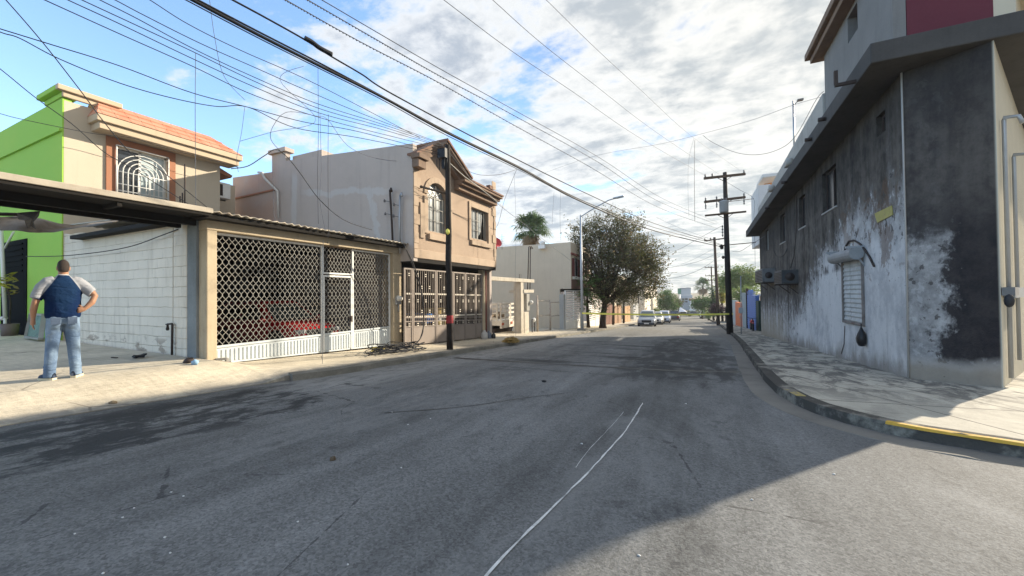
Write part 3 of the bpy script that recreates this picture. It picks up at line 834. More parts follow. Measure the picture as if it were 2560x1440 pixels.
# bag of rubbish hung on the shutter
q = on_x(2152, 840, XR-.1); rnd = random.Random(4)
mb = MB(); prof = [(.02, .30), (.015, .22), (.05, .15), (.10, .05), (.125, -.06), (.12, -.16), (.075, -.235), (.01, -.25)]
o0 = len(mb.v); mb.lathe((0, 0, 0), prof[::-1], 12)
mb.v = [(q.x+.01 + v[0]*.75*(1+rnd.uniform(-.12, .12)), q.y+v[1]*(1+rnd.uniform(-.12, .12)), q.z+v[2]) for v in mb.v]
tag(mb.obj('rubbish_bag', plain('black_plastic', (.012, .012, .014), .35, .3, 9, .6, 20), loc=q), 'small black plastic bag hanging below the roller shutter', 'bag')
# air conditioners
def aircon(px0, py0, px1, py1, label, m):
    X = XR-.45; a = on_x(px0, py0, X); c = on_x(px1, py1, X); y0, y1 = sorted((a.y, c.y)); z0, z1 = sorted((a.z, c.z))
    y1 = max(y1, y0+.62); z0 = min(z0, z1-.42)
    t = thing('air_conditioner', label, 'air conditioner', (XR, (y0+y1)/2, z0), 'air conditioners on the burned wall')
    mb = MB(); mb.box(XR-.55, XR+.02, y0, y1, z0, z1); mb.obj('housing', m, t, bevel=.02)
    mb = MB()
    for k in range(7): mb.box(XR-.565, XR-.552, y0+.05, y1-.05, z0+.06+k*(z1-z0-.12)/7, z0+.06+(k+.5)*(z1-z0-.12)/7)
    mb.obj('grille', M_STEELDK, t)
    mb = MB(); mb.lathe((XR-.28, y0-.006, (z0+z1)/2), [(.16, -.01), (.16, .004), (.05, .004)], 16, 'Y'); mb.obj('fan_guard', M_STEELDK, t)
    mb = MB()
    for yy in (y0+.08, y1-.08): mb = MB(); mb.bar((XR, yy, z0-.03), (XR-.55, yy, z0-.03), .04); mb.bar((XR, yy, z0-.4), (XR-.4, yy, z0-.04), .03); mb.obj('bracket', M_STEELDK, t)
M_AC = plain('sooty_aircon', (.15, .15, .145), .6, .3, 3, .2, 30, dirt=(.04, .04, .04), dirt_amt=.85)
M_AC2 = plain('burnt_aircon', (.06, .06, .06), .6, .4, 3, .2, 30, dirt=(.02, .02, .02), dirt_amt=.8)
aircon(1893, 677, 1912, 705, 'pale sooty air conditioner on burned wall, next to the far corner', M_AC)
aircon(1942, 679, 1962, 709, 'charred air conditioner on burned wall, nearer the roller shutter', M_AC2)
# service pipes and meter on the sunlit side-street face
def on_face(px, py, off=.05):
    n = Vector((Dd.y, -Dd.x, 0)); d = ray(px, py); p0 = Vector((Bc.x, Bc.y, 0))+n*off
    return EYE + d*((p0-EYE).dot(n)/d.dot(n))
mt = thing('electric_meter', 'small grey electric meter box with black socket on cream side wall', 'meter', on_face(2522, 760))
a, c = on_face(2521, 719, .06), on_face(2552, 741, .06)
mb = MB(); dv = Vector((Dd.x, Dd.y, 0)); nn = Vector((Dd.y, -Dd.x, 0))
def onbox(mb, a, c, th):
    L = (Vector((c.x, c.y, 0))-Vector((a.x, a.y, 0))).dot(dv); z0, z1 = min(a.z, c.z), max(a.z, c.z)
    b0 = Vector((a.x, a.y, 0)) - nn*.05
    pr = [b0, b0+dv*L, b0+dv*L+nn*th, b0+nn*th]
    mb.hexa([Vector((p.x, p.y, z0)) for p in (pr[3], pr[2], pr[1], pr[0])] + [Vector((p.x, p.y, z1)) for p in (pr[3], pr[2], pr[1], pr[0])]); return mb
onbox(mb, a, c, .12).obj('box', M_GALV, mt)
onbox(MB(), on_face(2516, 718, .06), on_face(2527, 738, .06), .14).obj('switch', M_INSUL, mt)
q = on_face(2523, 752, .1); mb = MB(); mb.ball(q, (.06, .06, .11)); mb.obj('socket', M_CABLE, mt)
for k, (px, y0_, y1_, lab) in enumerate(((2514, 310, 945, 'grey service pipe up the cream side wall, beside the dark corner face'), (2541, 405, 900, 'thin service pipe further along the cream side wall'))):
    a, c = on_face(px, y0_, .05), on_face(px+14 if k == 0 else px+8, y1_, .05)
    mb = MB(); p0 = Vector((c.x, c.y, a.z)); mb.tube([c, p0, p0+Vector((0, 0, .01))], .03, 8)
    mb.tube([p0, p0+Vector((.0, 0, .05)), p0+nn*.16+Vector((0, 0, .02)), p0+nn*.2-Vector((0, 0, .12))], .032, 8)
    tag(mb.obj('service_pipe', M_GALV, loc=c), lab, 'pipe', 'service pipes on the side wall')
# roof mast with floodlight
q = on_x(1985, 350, 5.0); t = thing('roof_mast', 'thin steel mast with small floodlight rising over the burned parapet', 'mast', (q.x, q.y, q.z-1.2))
top = on_x(1981, 256, 5.0); mb = MB(); mb.tube([(q.x, q.y, q.z-1.3), (top.x, q.y, top.z)], .045, 8); mb.obj('pole', M_GALV, t)
mb = MB(); mb.bar((top.x, q.y, top.z-.25), (top.x+.25, q.y-.1, top.z-.05), .03); mb.box(top.x+.15, top.x+.42, q.y-.2, q.y, top.z-.1, top.z-.02); mb.obj('floodlight', M_INSUL, t)
# neighbour behind: white rooftop rooms with orange inside
t = thing('rooftop_building', 'white rooftop house with orange recess, beyond the burned building', 'house', (5, YF+2, gz(YF)))
a, c = on_y(1897, 560, YF+2.5), on_y(1936, 425, YF+2.5)
zq = zu(YF)-.3
mb = MB(); mb.box(a.x, a.x+.7, YF+2.5, YF+6, zq, c.z-.9); mb.box(a.x+.7, a.x+6, YF+2.5, YF+2.7, zq, c.z-1.5); mb.box(a.x+.9, a.x+6, YF+2.55, YF+5.9, gz(YF)-.5, zq)
mb.obj('wall', plain('white_plaster', (.62, .60, .58), .9, .1), t)
mb = MB(); mb.box(a.x+.35, a.x+6, YF+3.2, YF+6, c.z-.25, c.z); mb.obj('roof', plain('white_roof', (.62, .60, .58), .9, .1), t, bevel=.05)
mb = MB(); mb.box(a.x+.72, a.x+5.8, YF+5, YF+5.2, c.z-2, c.z-.26); mb.obj('recess', plain('orange_paint', (.62, .27, .05), .8, .1), t)
# ------------------------------------------------------------------ green house (far left)
XH1 = -16.0
def X1(px, py, dx=0): return on_x(px, py, XH1+dx)
YC = X1(160, 300).y; YR1 = X1(550, 470).y
zt1 = X1(160, 250).z
gh = thing('green_house', 'two-storey house with lime green side wall and salmon tiled roof edge', 'house', (XH1, YC, hL(XH1, YC)))
w1 = wrect((288, 369), (418, 391), (418, 499), (288, 488), XH1)
mb = MB()
mb.slab([(-YR1, -.6), (-YC, -.6), (-YC, zt1), (-YR1, zt1)], [[(-w1[1], w1[2]), (-w1[0], w1[2]), (-w1[0], w1[3]), (-w1[1], w1[3])]], lambda u, v, d: (XH1-d, -u, v), .2)
# normals look to +X: the plate is built facing the other way round, flip it
mb.f = [f[::-1] for f in mb.f]
mb.box(-30, XH1-.21, YR1-.2, YR1, -.6, zt1-.3); mb.obj('facade', M_BEIGE, gh)
zg = on_y(119, 268, YC).z
mb = MB(); mb.box(-40, XH1-.003, YC-.03, YC+.15, -.6, zg); mb.box(-40, XH1-.004, YC-.09, YC+.14, zg-.95, zg-.88); mb.obj('side_wall', M_GREEN, gh)
xa = on_y(117, 245, YC).x; zc0 = on_y(119, 266, YC).z; zc1 = on_y(152, 222, YC).z
mb = MB(); yc2 = X1(268, 262).y
mb.box(xa, XH1-.01, YC-.05, YC+.25, zc0, (zc0+zc1)/2); mb.box(xa-.14, XH1-.01, YC-.17, YC+.26, (zc0+zc1)/2+.001, zc1); mb.obj('cornice', M_GREEN, gh, bevel=.02)
mb = MB(); mb.box(XH1-.008, XH1+.08, YC-.05, yc2+.3, zc0, (zc0+zc1)/2); mb.box(XH1-.008, XH1+.16, YC-.17, yc2+.3, (zc0+zc1)/2+.001, zc1); mb.obj('cornice', M_BEIGE2, gh, bevel=.02)
fb = X1(244, 318, .62); fe = X1(605, 414, .62); ft = X1(244, 284, .62)
mb = MB(); zf0 = (fb.z+fe.z)/2; zf1 = zf0 + (ft.z-fb.z)
mb.box(XH1-.1, XH1+.55, fb.y+.06, fe.y-.06, zf0, zf0+(zf1-zf0)*.5); mb.box(XH1-.1, XH1+.64, fb.y-.02, fe.y+.02, zf0+(zf1-zf0)*.5+.001, zf1); mb.obj('fascia', M_BEIGE2, gh, bevel=.015)
rz = X1(300, 272, -.15).z
mb = MB(); y0, y1 = fb.y-.02, fe.y+.02
mb.hexa([(XH1-.3, y0, zf1+.002), (XH1+.66, y0, zf1+.002), (XH1+.66, y1, zf1+.002), (XH1-.3, y1, zf1+.002), (XH1-.3, y0+.15, rz), (XH1-.05, y0+.25, rz), (XH1-.05, y1-.75, rz), (XH1-.3, y1-.75, rz)])
for k in (.33, .66):      # the overlapping courses
    zz = zf1+(rz-zf1)*k; xx = XH1+.66-.71*k
    mb.bar((xx+.01, y0+.25*k, zz), (xx+.01, y1-.75*k, zz), .05, .03)
mb.obj('tile_roof', M_TILE, gh)
# window with terracotta bands, grille of nested arches
y0, y1, z0, z1 = w1
mb = MB(); bl = X1(264, 420).y; br = X1(437, 430).y
mb.box(XH1+.002, XH1+.05, bl, y0, z0-.6, zf0-.02); mb.box(XH1+.002, XH1+.05, y1, br, z0-.6, zf0-.02); mb.box(XH1+.002, XH1+.05, y0, y1, z1, zf0-.02)
mb.obj('window_surround', M_TERRA, gh)
fr = MB(); 
for a in ((y0, y0+.05, z0, z1), (y1-.05, y1, z0, z1), (y0, y1, z0, z0+.05), (y0, y1, z1-.05, z1), ((y0+y1)/2-.06, (y0+y1)/2+.0, z0, z1)): fr.box(XH1-.14, XH1-.09, *a)
wf = fr.obj('window', M_WHITE, gh)
mb = MB(); mb.box(XH1-.13, XH1-.12, y0+.05, (y0+y1)/2-.06, z0+.05, z1-.05); mb.obj('pane', M_GLASS, wf)
mb = MB(); mb.box(XH1-.125, XH1-.115, (y0+y1)/2, y1-.05, z0+.05, z1-.05); mb.obj('pane', glass_mat('curtained_glass', (.42, .50, .52), .15), wf)
mb = MB(); n = 14; a0, a1 = y0+.05, (y0+y1)/2-.1
vs = [(XH1-.2-.03*math.sin(i*2.1), a0+(a1-a0)*i/n+.12*(1-t)*(i/n), z0+.05+(z1-z0-.1)*t) for t in (0, 1) for i in range(n+1)]
mb.add(vs, [(i, i+1, n+2+i, n+1+i) for i in range(n)]); mb.obj('curtain', M_CURT, wf)
mb = MB(); xg = XH1+.09; cy = (y0+y1)/2; W = (y1-y0)/2; zb = z0
def rod(pts, r=.016): mb.tube(pts, r, 5)
for k in range(5):
    rr = W*(1-k*.19)-.02; zs = z0+(z1-z0)*.46
    rod([(xg, cy-rr, zb), (xg, cy-rr, zs)] + [(xg, cy-rr*math.cos(math.pi*i/12), zs+min(rr*1.0, z1-zs)*math.sin(math.pi*i/12)) for i in range(1, 12)] + [(xg, cy+rr, zs), (xg, cy+rr, zb)])
for f in (.06, .2, .46): rod([(xg, y0, z0+(z1-z0)*f), (xg, y1, z0+(z1-z0)*f)])
for s in (y0, y1): rod([(xg, s, z0), (xg, s, z1)], .02)
rod([(xg, y0, z1), (xg, y1, z1)], .02)
for yy in (y0+.02, y1-.02):
    for zz in (z0+.1, z1-.1): rod([(xg, yy, zz), (XH1-.05, yy, zz)])
for i in range(5): rod([(xg, cy+.06+i*(W-.1)/5, zb), (xg, cy+.06+i*(W-.1)/5, z0+(z1-z0)*.46)], .011)
mb.obj('window_grille', M_WHITE, gh)
# dark yard door in the green wall
mb = MB(); a = on_y(4, 608, YC-.04); c = on_y(66, 848, YC-.04)
mb.box(a.x, c.x, YC-.05, YC-.032, hL(a.x, YC), a.z); dr = mb.obj('door', M_DOORBLACK, gh)
mb = MB()
for k in range(6): zz = a.z-.16-k*.17; mb.box(a.x+.5, c.x-.3, YC-.075, YC-.052, zz, zz+.05)
mb.obj('louvre', M_DOORBLACK, dr)
mb = MB(); mb.box(XH1-2.2, XH1-1.2, YR1+.002, YR1+1.2, 3.0, zt1-1.0); mb.obj('rear_wall', M_BEIGE, gh)
mb = MB(); q = X1(566, 436, -.3)
mb.hexa([(XH1-1.2, YR1+.01, q.z), (XH1-.2, YR1+.01, q.z), (XH1-.2, YR1+.5, q.z-.12), (XH1-1.2, YR1+.5, q.z-.12), (XH1-1.2, YR1+.01, q.z+.2), (XH1-.2, YR1+.01, q.z+.2), (XH1-.2, YR1+.55, q.z-.02), (XH1-1.2, YR1+.55, q.z-.02)]); mb.obj('side_canopy', M_TERRA, gh)
q0, q1 = X1(551, 458, -.4), X1(569, 500, -.4)
t = thing('air_conditioner', 'small white window air conditioner on the corner of the tiled-roof house', 'air conditioner', (XH1-.4, YR1, q1.z))
mb = MB(); mb.box(XH1-.75, XH1-.2, YR1-.02, YR1+.48, q1.z, q0.z); mb.obj('housing', M_WHITE, t, bevel=.02)
mb = MB(); mb.box(XH1-.21, XH1-.19, YR1+.04, YR1+.2, q1.z+.08, q0.z-.08); mb.obj('grille', M_STEELDK, t)
mb = MB(); mb.bar((XH1-.5, YR1, q1.z-.03), (XH1-.5, YR1+.45, q1.z-.03), .04); mb.obj('bracket', M_STEELDK, t)
# rods on the garage roof in front of the facade
for px, yt, yb in ((462, 410, 505), (456, 482, 500), (450, 490, 502)):
    q, r = on_x(px, yt, -12.5), on_x(px, yb, -12.5)
    mb = MB(); mb.tube([(-12.5, q.y, 2.4), q], .018, 6)
    tag(mb.obj('rebar_rod', M_STEELDK, loc=(-12.5, q.y, 2.4)), {462: 'tallest thin iron rod standing on the carport roof edge', 456: 'short iron rod just left of the tallest rod', 450: 'shortest iron rod, leftmost of the three on the carport edge'}[px], 'rod', 'iron rods on the carport roof')

# ------------------------------------------------------------------ block wall, pillars, carport, things in the yard
XG = -8.85
def GX(px, py, dx=0): return on_x(px, py, XG+dx)
Y0 = GX(517, 700).y; YW = Y0+.04
pts = [(112, 592), (150, 587), (220, 580), (300, 571), (370, 562), (432, 553)]
top = [on_y(*p, YW) for p in pts]
rnd = random.Random(9)
tp = []
for i in range(len(top)-1):
    for k in range(5): q = top[i].lerp(top[i+1], k/5); tp.append((q.x, q.z+rnd.uniform(-.02, .02)))
tp.append((top[-1].x, top[-1].z))
mb = MB(); mb.slab([(tp[0][0], -.4), (tp[-1][0], -.4)]+tp[::-1], [], lambda u, v, d: (u, YW+d, v), .15)
bw = mb.obj('block_wall', M_BLOCK, loc=(tp[-1][0], YW, 0)); tag(bw, 'whitewashed concrete block wall with rusty foot beside the driveway', 'wall')
def col_px(pxl, pxr, ytop, ybase, Y, back, name, m, label, bevel=.015):
    a, c = on_y(pxl, ytop, Y), on_y(pxr, ytop, Y)
    mb = MB(); mb.box(a.x, c.x, Y, back, -.6, a.z); return tag(mb.obj(name, m, loc=(c.x, Y, 0), bevel=bevel), label, 'pillar')
col_px(433, 467, 549, 893, YW-.05, YW+.2, 'wall_pilaster', M_BLOCK, 'whitewashed pilaster ending the block wall, left of the blue-grey pillar')
col_px(467.5, 490.5, 537, 905, YW-.09, YW+.2, 'pillar', M_PILLAR, 'blue-grey pillar between the block wall and the garage')
# carport canopy
XC = -8.5
a, c = on_x(0, 447, XC), on_x(500, 528, XC)
zc = (a.z+c.z)/2-.0
bk = on_z(60, 497, zc-.02).x
cp = thing('carport_canopy', 'flat carport roof with pale edge and dark underside over the driveway', 'canopy', (XC, Y0-.3, zc))
mb = MB(); mb.box(bk, XC, -5, Y0-.06, zc+.002, zc+.10); mb.obj('roof_sheet', M_METALSHEET, cp, bevel=.01)
mb = MB(); mb.box(bk, XC-.03, -5, Y0-.08, zc-.05, zc); mb.obj('soffit', M_SOFFIT, cp)
mb = MB()
for xx in (bk+.06, (bk+XC)/2): mb.box(xx-.05, xx+.05, -5, Y0-.07, zc-.19, zc-.051)
for yy in (-3, -1, 1, 3): mb.box(bk+.12, XC-.06, yy-.03, yy+.03, zc-.12, zc-.052)
mb.obj('beam', M_SOFFIT, cp)  # beams share the soffit's painted-in shade
mb = MB(); mb.box(XC-.2, XC-.1, -4.6, -4.5, hL(XC, -4.5), zc-.05); mb.obj('post', M_STEELDK, cp)
# torn shade cloth under it
XT = -10.2
tt = [on_x(*p, XT) for p in [(-260, 530), (-120, 533), (0, 540), (40, 536), (70, 541), (100, 548), (140, 561), (190, 562), (235, 557), (290, 551), (330, 546)]]
tb = [on_x(*p, XT+.5) for p in [(-260, 572), (-120, 577), (0, 579), (40, 580), (70, 581), (100, 581), (140, 580), (190, 573), (235, 566), (290, 556), (330, 549)]]
rnd = random.Random(2); rows = 5; vs = []
for r in range(rows):
    for i in range(len(tt)):
        q = tt[i].lerp(tb[i], r/(rows-1)); vs.append((q.x+.12*math.sin(i*1.3+r), q.y, q.z+rnd.uniform(-.025, .025)))
n = len(tt); mb = MB(); mb.add(vs, [(r*n+i, r*n+i+1, (r+1)*n+i+1, (r+1)*n+i) for r in range(rows-1) for i in range(n-1)], True)
M_TARP = plain('faded_shade_cloth', (.33, .27, .21), .95, .35, 2.5, .4, 20, streak=.2, dirt=(.12, .10, .08), dirt_amt=.6)
tp_ = thing('shade_cloth', 'torn brownish shade cloth sagging under the carport', 'tarp', tt[3])
mb.obj('cloth', M_TARP, tp_)
mb = MB(); rag = [on_x(*p, XT+.55) for p in [(42, 532), (98, 528), (99, 540), (84, 556), (88, 575), (80, 566), (70, 571), (58, 552), (46, 548)]]
c_ = sum(rag, Vector())/len(rag); mb.add([c_+Vector((.12, 0, .02))]+[q+Vector((.05*math.sin(i*2), 0, 0)) for i, q in enumerate(rag)], [(0, i+1, (i+1) % len(rag)+1) for i in range(len(rag))]); mb.obj('rag', plain('grey_rag', (.13, .125, .12), .95, .5, 6, .4), tp_)
mb = MB(); mb.tube([tt[0], tt[3], tt[6]], .03, 6); mb.obj('rail', M_STEELDK, tp_)
# junk by the door
YJ = YC-.35
q = on_y(12, 796, YJ); t = thing('metal_stand', 'slim pale metal stand in the dark doorway of the green wall', 'stand', (q.x, YJ, hL(q.x, YJ)))
mb = MB(); p0, p1, p2 = on_y(3, 575, YJ), on_y(13, 795, YJ), on_y(-30, 800, YJ); mb.tube([p0, p1], .05, 6); mb.tube([on_y(12, 620, YJ), on_y(34, 580, YJ)], .03, 5)
mb.tube([p1, p2], .06, 6); mb.tube([(p2.x, YJ, p2.z), (p2.x, YJ, hL(p2.x, YJ))], .04, 6); mb.tube([(p1.x, YJ, p1.z), (p1.x, YJ, hL(p1.x, YJ))], .04, 6); mb.obj('frame', M_WHITE, t)
q = on_y(88, 842, YJ); t = thing('leaning_frame', 'white picture-like frame leaning against the green wall', 'frame', (q.x, YJ, hL(q.x, YJ)))
P = [on_y(66, 842, YJ-.1), on_y(102, 847, YJ-.15), on_y(110, 787, YJ+.15), on_y(78, 785, YJ+.2)]
zb_ = hL(q.x, YJ); P[0].z = max(P[0].z, zb_); P[1].z = max(P[1].z, zb_)
mb = MB()
for i in range(4): mb.bar(P[i], P[(i+1) % 4], .09, .05)
mb.obj('rim', M_LATT, t); mb = MB(); mb.quad(*P); mb.obj('picture', plain('dim_picture', (.06, .12, .07), .6, 1.2, 3.5, .1), t)
q = on_y(24, 850, YJ); t = thing('potted_plant', 'grey bucket with sparse yellow-leaved plant beside the dark door', 'plant', (q.x, YJ, hL(q.x, YJ)))
zz = hL(q.x, YJ); mb = MB(); mb.lathe((q.x, YJ, zz), [(.16, 0), (.2, .36), (.18, .36), (.17, .3)], 12); mb.obj('pot', plain('grey_bucket', (.16, .13, .12), .7), t)
mb = MB(); mb.tube([(q.x, YJ, zz+.3), (q.x+.05, YJ, zz+1.0), (q.x-.05, YJ-.05, zz+1.7)], .02, 5); mb.obj('stem', M_BARK, t)
mb = MB(); rnd = random.Random(8)
for k in range(26):
    c0 = Vector((q.x+rnd.uniform(-.3, .35), YJ+rnd.uniform(-.2, .15), zz+rnd.uniform(1.2, 1.9))); d1 = Vector((rnd.uniform(-1, 1), rnd.uniform(-1, 1), rnd.uniform(-.6, .6))).normalized()*.12; d2 = d1.orthogonal().normalized()*.04
    mb.quad(c0-d1, c0-d2, c0+d1, c0+d2)
mb.obj('leaf', M_LEAFY, t)
# tap on a standpipe, strap and debris by the wall
q = on_y(430, 893, YW-.1); t = thing('standpipe', 'thin iron standpipe with small tap against the white block wall', 'pipe', (q.x, YW-.1, hL(q.x, YW-.1)))
u = on_y(431, 812, YW-.1); l = on_y(419, 818, YW-.1); mb = MB(); mb.tube([(q.x, YW-.1, hL(q.x, YW-.1)), u, u+Vector((-.02, 0, .02)), (l.x, YW-.1, u.z+.01), l], .022, 7); mb.obj('pipe', M_STEELDK, t)
mb = MB(); mb.lathe(l+Vector((0, 0, -.04)), [(.02, -.03), (.035, 0), (.02, .06)], 8); mb.bar(l+Vector((-.07, 0, .06)), l+Vector((.07, 0, .06)), .02); mb.obj('tap', M_STEELDK, t)
def litter(name, px, py, s, label, m, cat='litter', group=None, seed=1, flat=.35, left=True):
    q = on_l(px, py) if left else on_g(px, py, .0); rnd = random.Random(seed); mb = MB(); mb.ball((q.x, q.y, q.z+s*flat*.5), (s, s*.8, s*flat), 8, 5, .3, rnd)
    return tag(mb.obj(name, m, loc=q), label, cat, group)
q = on_l(333, 897); mb = MB(); rnd = random.Random(6)
for k in range(5): mb.bar((q.x+rnd.uniform(-.15, .15), q.y+rnd.uniform(-.15, .2), q.z+.03), (q.x+rnd.uniform(-.2, .2), q.y+rnd.uniform(-.1, .3), q.z+.06), .06, .03)
tag(mb.obj('scrap_metal', M_CABLE, loc=q), 'black twisted scrap lying on the driveway by the block wall', 'scrap')
q = on_l(285, 896); mb = MB(); mb.bar(q+Vector((-.1, 0, .015)), q+Vector((.08, .02, .015)), .03, .015); tag(mb.obj('scrap_stick', M_STEELDK, loc=q), 'small dark stick left of the black scrap on the driveway', 'scrap')
litter('stone', 472, 907, .10, 'dark stone at the foot of the blue-grey pillar', M_STEELDK, 'stone', None, 3, .6)
litter('plastic_scrap', 487, 910, .07, 'pale blue plastic scrap at the foot of the garage post', plain('blue_scrap', (.25, .42, .60), .5), 'litter', None, 4, .8)

# ------------------------------------------------------------------ garage with lattice gate
gr = thing('garage', 'open carport garage with plastered posts and corrugated sheet roof', 'garage', (XG, Y0, gz(Y0)))
yA = GX(543, 800).y; yB = GX(984, 800).y; yC_ = GX(1005, 800).y
zB = (GX(542, 576).z+GX(992, 635).z)/2; zT = (GX(517, 549).z+GX(1000, 616).z)/2
mb = MB(); mb.box(XG-.45, XG, Y0, yA, -.7, zB); mb.obj('post', M_POST, gr, bevel=.015)
mb = MB(); mb.box(XG-.45, XG, yB, yC_, -1, zB); mb.obj('post', M_POST, gr, bevel=.015)
mb = MB(); mb.box(XG-.45, XG+.004, Y0-.005, yC_+.005, zB+.001, zT); mb.obj('beam', M_POST, gr, bevel=.012)
rl = on_x(508, 527, XG+.3); rr = on_x(1020, 607, XG+.3)
zr = (rl.z+rr.z)/2; ya, yb = rl.y-.0, max(rr.y, yC_+.15)
n = 220; vs = []
for X, dzz in ((XG+.32, 0), (-11.5, .14), (-14.8, .26)):
    for i in range(n+1):
        yy = ya+(yb-ya)*i/n; vs.append((X+.02*math.sin(i*.9) if dzz == 0 else X, yy, zr+dzz+.016*math.sin(2*math.pi*yy/.17)))
mb = MB(); mb.add(vs, [(r*(n+1)+i, r*(n+1)+i+1, (r+1)*(n+1)+i+1, (r+1)*(n+1)+i) for r in range(2) for i in range(n)], True)
ro = mb.obj('roof_sheet', M_METALSHEET, gr); md = ro.modifiers.new('thick', 'SOLIDIFY'); md.thickness = .02
mb = MB(); mb.box(-14.8, XG+.24, ya+.02, yb-.02, zr-.14, zr-.05); mb.obj('soffit', M_SOFFIT, gr)
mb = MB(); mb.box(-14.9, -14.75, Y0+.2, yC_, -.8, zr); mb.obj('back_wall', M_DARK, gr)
mb = MB(); mb.box(-14.7, XG-.5, Y0+.21, Y0+.25, -.8, zr-.2); mb.obj('dark_inner_wall', M_SOFFIT, gr)  # dark sheet added to blacken the garage interior, shade in its colour
mb = MB(); mb.box(-14.7, XG-.5, yC_+.02, yC_+.06, -1, zr-.2); mb.obj('dark_inner_wall', M_SOFFIT, gr)  # matching dark sheet added on the far side
mb = MB(); f_ = lambda x, y: (x, y, gz(y)+.175); mb.hexa([(-14.7, Y0+.26, -1), (XG-.35, Y0+.26, -1), (XG-.35, yC_, -1), (-14.7, yC_, -1), f_(-14.7, Y0+.26), f_(XG-.35, Y0+.26), f_(XG-.35, yC_), f_(-14.7, yC_)]); mb.obj('floor', M_DARKFLOOR, gr)  # dark slab added so the garage floor stays in painted shade
# gate
XL = XG-.16
def zlo(y): return gz(y)+.13+.03-.035*smooth(yB, yA, y)+.04
zP = (GX(543, 867).z+GX(977, 823).z)/2
d0, d1 = GX(808, 800, -.16).y, GX(877, 800, -.16).y
zD = (GX(810, 688, -.16).z+GX(876, 690, -.16).z)/2
sg = thing('lattice_gate', 'white garage gate with diamond lattice over ribbed lower panels', 'gate', (XL, yA, gz(yA)))
def lattice(mb, ya, yb, z0, z1, w=.128, h=.35, t=.0118):
    """scissor lattice: wavy bars that kiss and part"""
    nk = int((yb-ya)/w)+1; w = (yb-ya)/nk; x = XL
    nz = int(math.ceil((z1-z0)/(h/2)))
    for k in range(nk):
        for s in (0, 1):
            pts = []
            for j in range(nz+1):
                zc = z0+j*h/2; side = (j+s) % 2
                yc = ya + (k+side*.93+.035)*w
                for dzz in (-.022, .022): pts.append((yc, min(max(zc+dzz, z0), z1)))
            xx = x+(.006 if s else -.006)
            vs = []; fs = []
            for (yy, zz) in pts:
                vs += [(xx+.008, yy-t/2, zz), (xx+.008, yy+t/2, zz), (xx-.008, yy+t/2, zz), (xx-.008, yy-t/2, zz)]
            for i in range(len(pts)-1):
                a = i*4
                for q in range(4): fs.append((a+q, a+(q+1) % 4, a+4+(q+1) % 4, a+4+q))
            mb.add(vs, fs)
    return mb
M_PANEL = plain('blue_white_panel', (.55, .59, .60), .5, .12, 2, .1, 30, streak=.12, dirt=(.34, .30, .25), dirt_amt=.4)
def ribbed(mb, ya, yb):
    b0, b1 = zlo(ya), zlo(yb)
    mb.hexa([(XL-.02, ya, b0), (XL+.012, ya, b0), (XL+.012, yb, b1), (XL-.02, yb, b1), (XL-.02, ya, zP), (XL+.012, ya, zP), (XL+.012, yb, zP), (XL-.02, yb, zP)])
    k = int((yb-ya)/.085)
    for i in range(k):
        y = ya+(yb-ya)*(i+.12)/k; y2 = ya+(yb-ya)*(i+.80)/k
        mb.hexa([(XL+.0125, y, zlo(y)+.05), (XL+.03, y+.008, zlo(y)+.05), (XL+.03, y2-.008, zlo(y)+.05), (XL+.0125, y2, zlo(y)+.05), (XL+.0125, y, zP-.05), (XL+.03, y+.008, zP-.05), (XL+.03, y2-.008, zP-.05), (XL+.0125, y2, zP-.05)])
    mb.box(XL-.03, XL+.04, ya, yb, zP+.001, zP+.045)
    return mb
def leaf(ya, yb, top):
    fr = MB()
    for y in (ya, yb-.045): fr.box(XL-.025, XL+.035, y, y+.045, zlo(y), top)
    fr.box(XL-.02, XL+.03, ya+.045, yb-.045, top-.05, top)
    f = fr.obj('leaf', M_WHITE, sg, bevel=.004)
    lattice(MB(), ya+.045, yb-.045, zP+.05, top-.05).obj('lattice', M_LATT, f)
    ribbed(MB(), ya+.046, yb-.046).obj('ribbed_panel', M_PANEL, f); return f
leaf(yA+.01, d0-.03, zB-.01); leaf(d1+.04, yB-.01, zB-.01)
f = leaf(d0-.02, d1+.03, zD); f['label'] = 'narrow pedestrian door in the lattice gate'
mb = MB(); mb.box(XL-.02, XL+.03, d0-.028, d1+.038, zD+.03, zD+.075); tr_ = mb.obj('transom', M_WHITE, sg)
for y in (d0-.07, d1+.04): pass
lattice(MB(), d0, d1, zD+.08, zB-.02).obj('lattice', M_LATT, tr_)
mb = MB()
for y in (d0-.032, d1+.034): mb.box(XL-.02, XL+.036, y, y+.03, zD+.02, zB-.005)
mb.obj('mullion', M_WHITE, tr_)
mb = MB(); mb.box(XL+.03, XL+.075, d1-.06, d1-.0, .55, .72); mb.obj('lock', M_STEELDK, sg)
mb = MB(); q = GX(545, 915); mb.bar((XG+.02, yA-.03, q.z+.14), (XG+.12, yA+.12, q.z+.14), .05); mb.bar((XG+.12, yA+.12, q.z+.15), (XG+.12, yA+.12, q.z), .05); mb.bar((XG+.02, yA-.02, q.z+.07), (XG+.10, yA+.2, q.z+.05), .06); mb.obj('hinge_block', M_PARAP, sg)
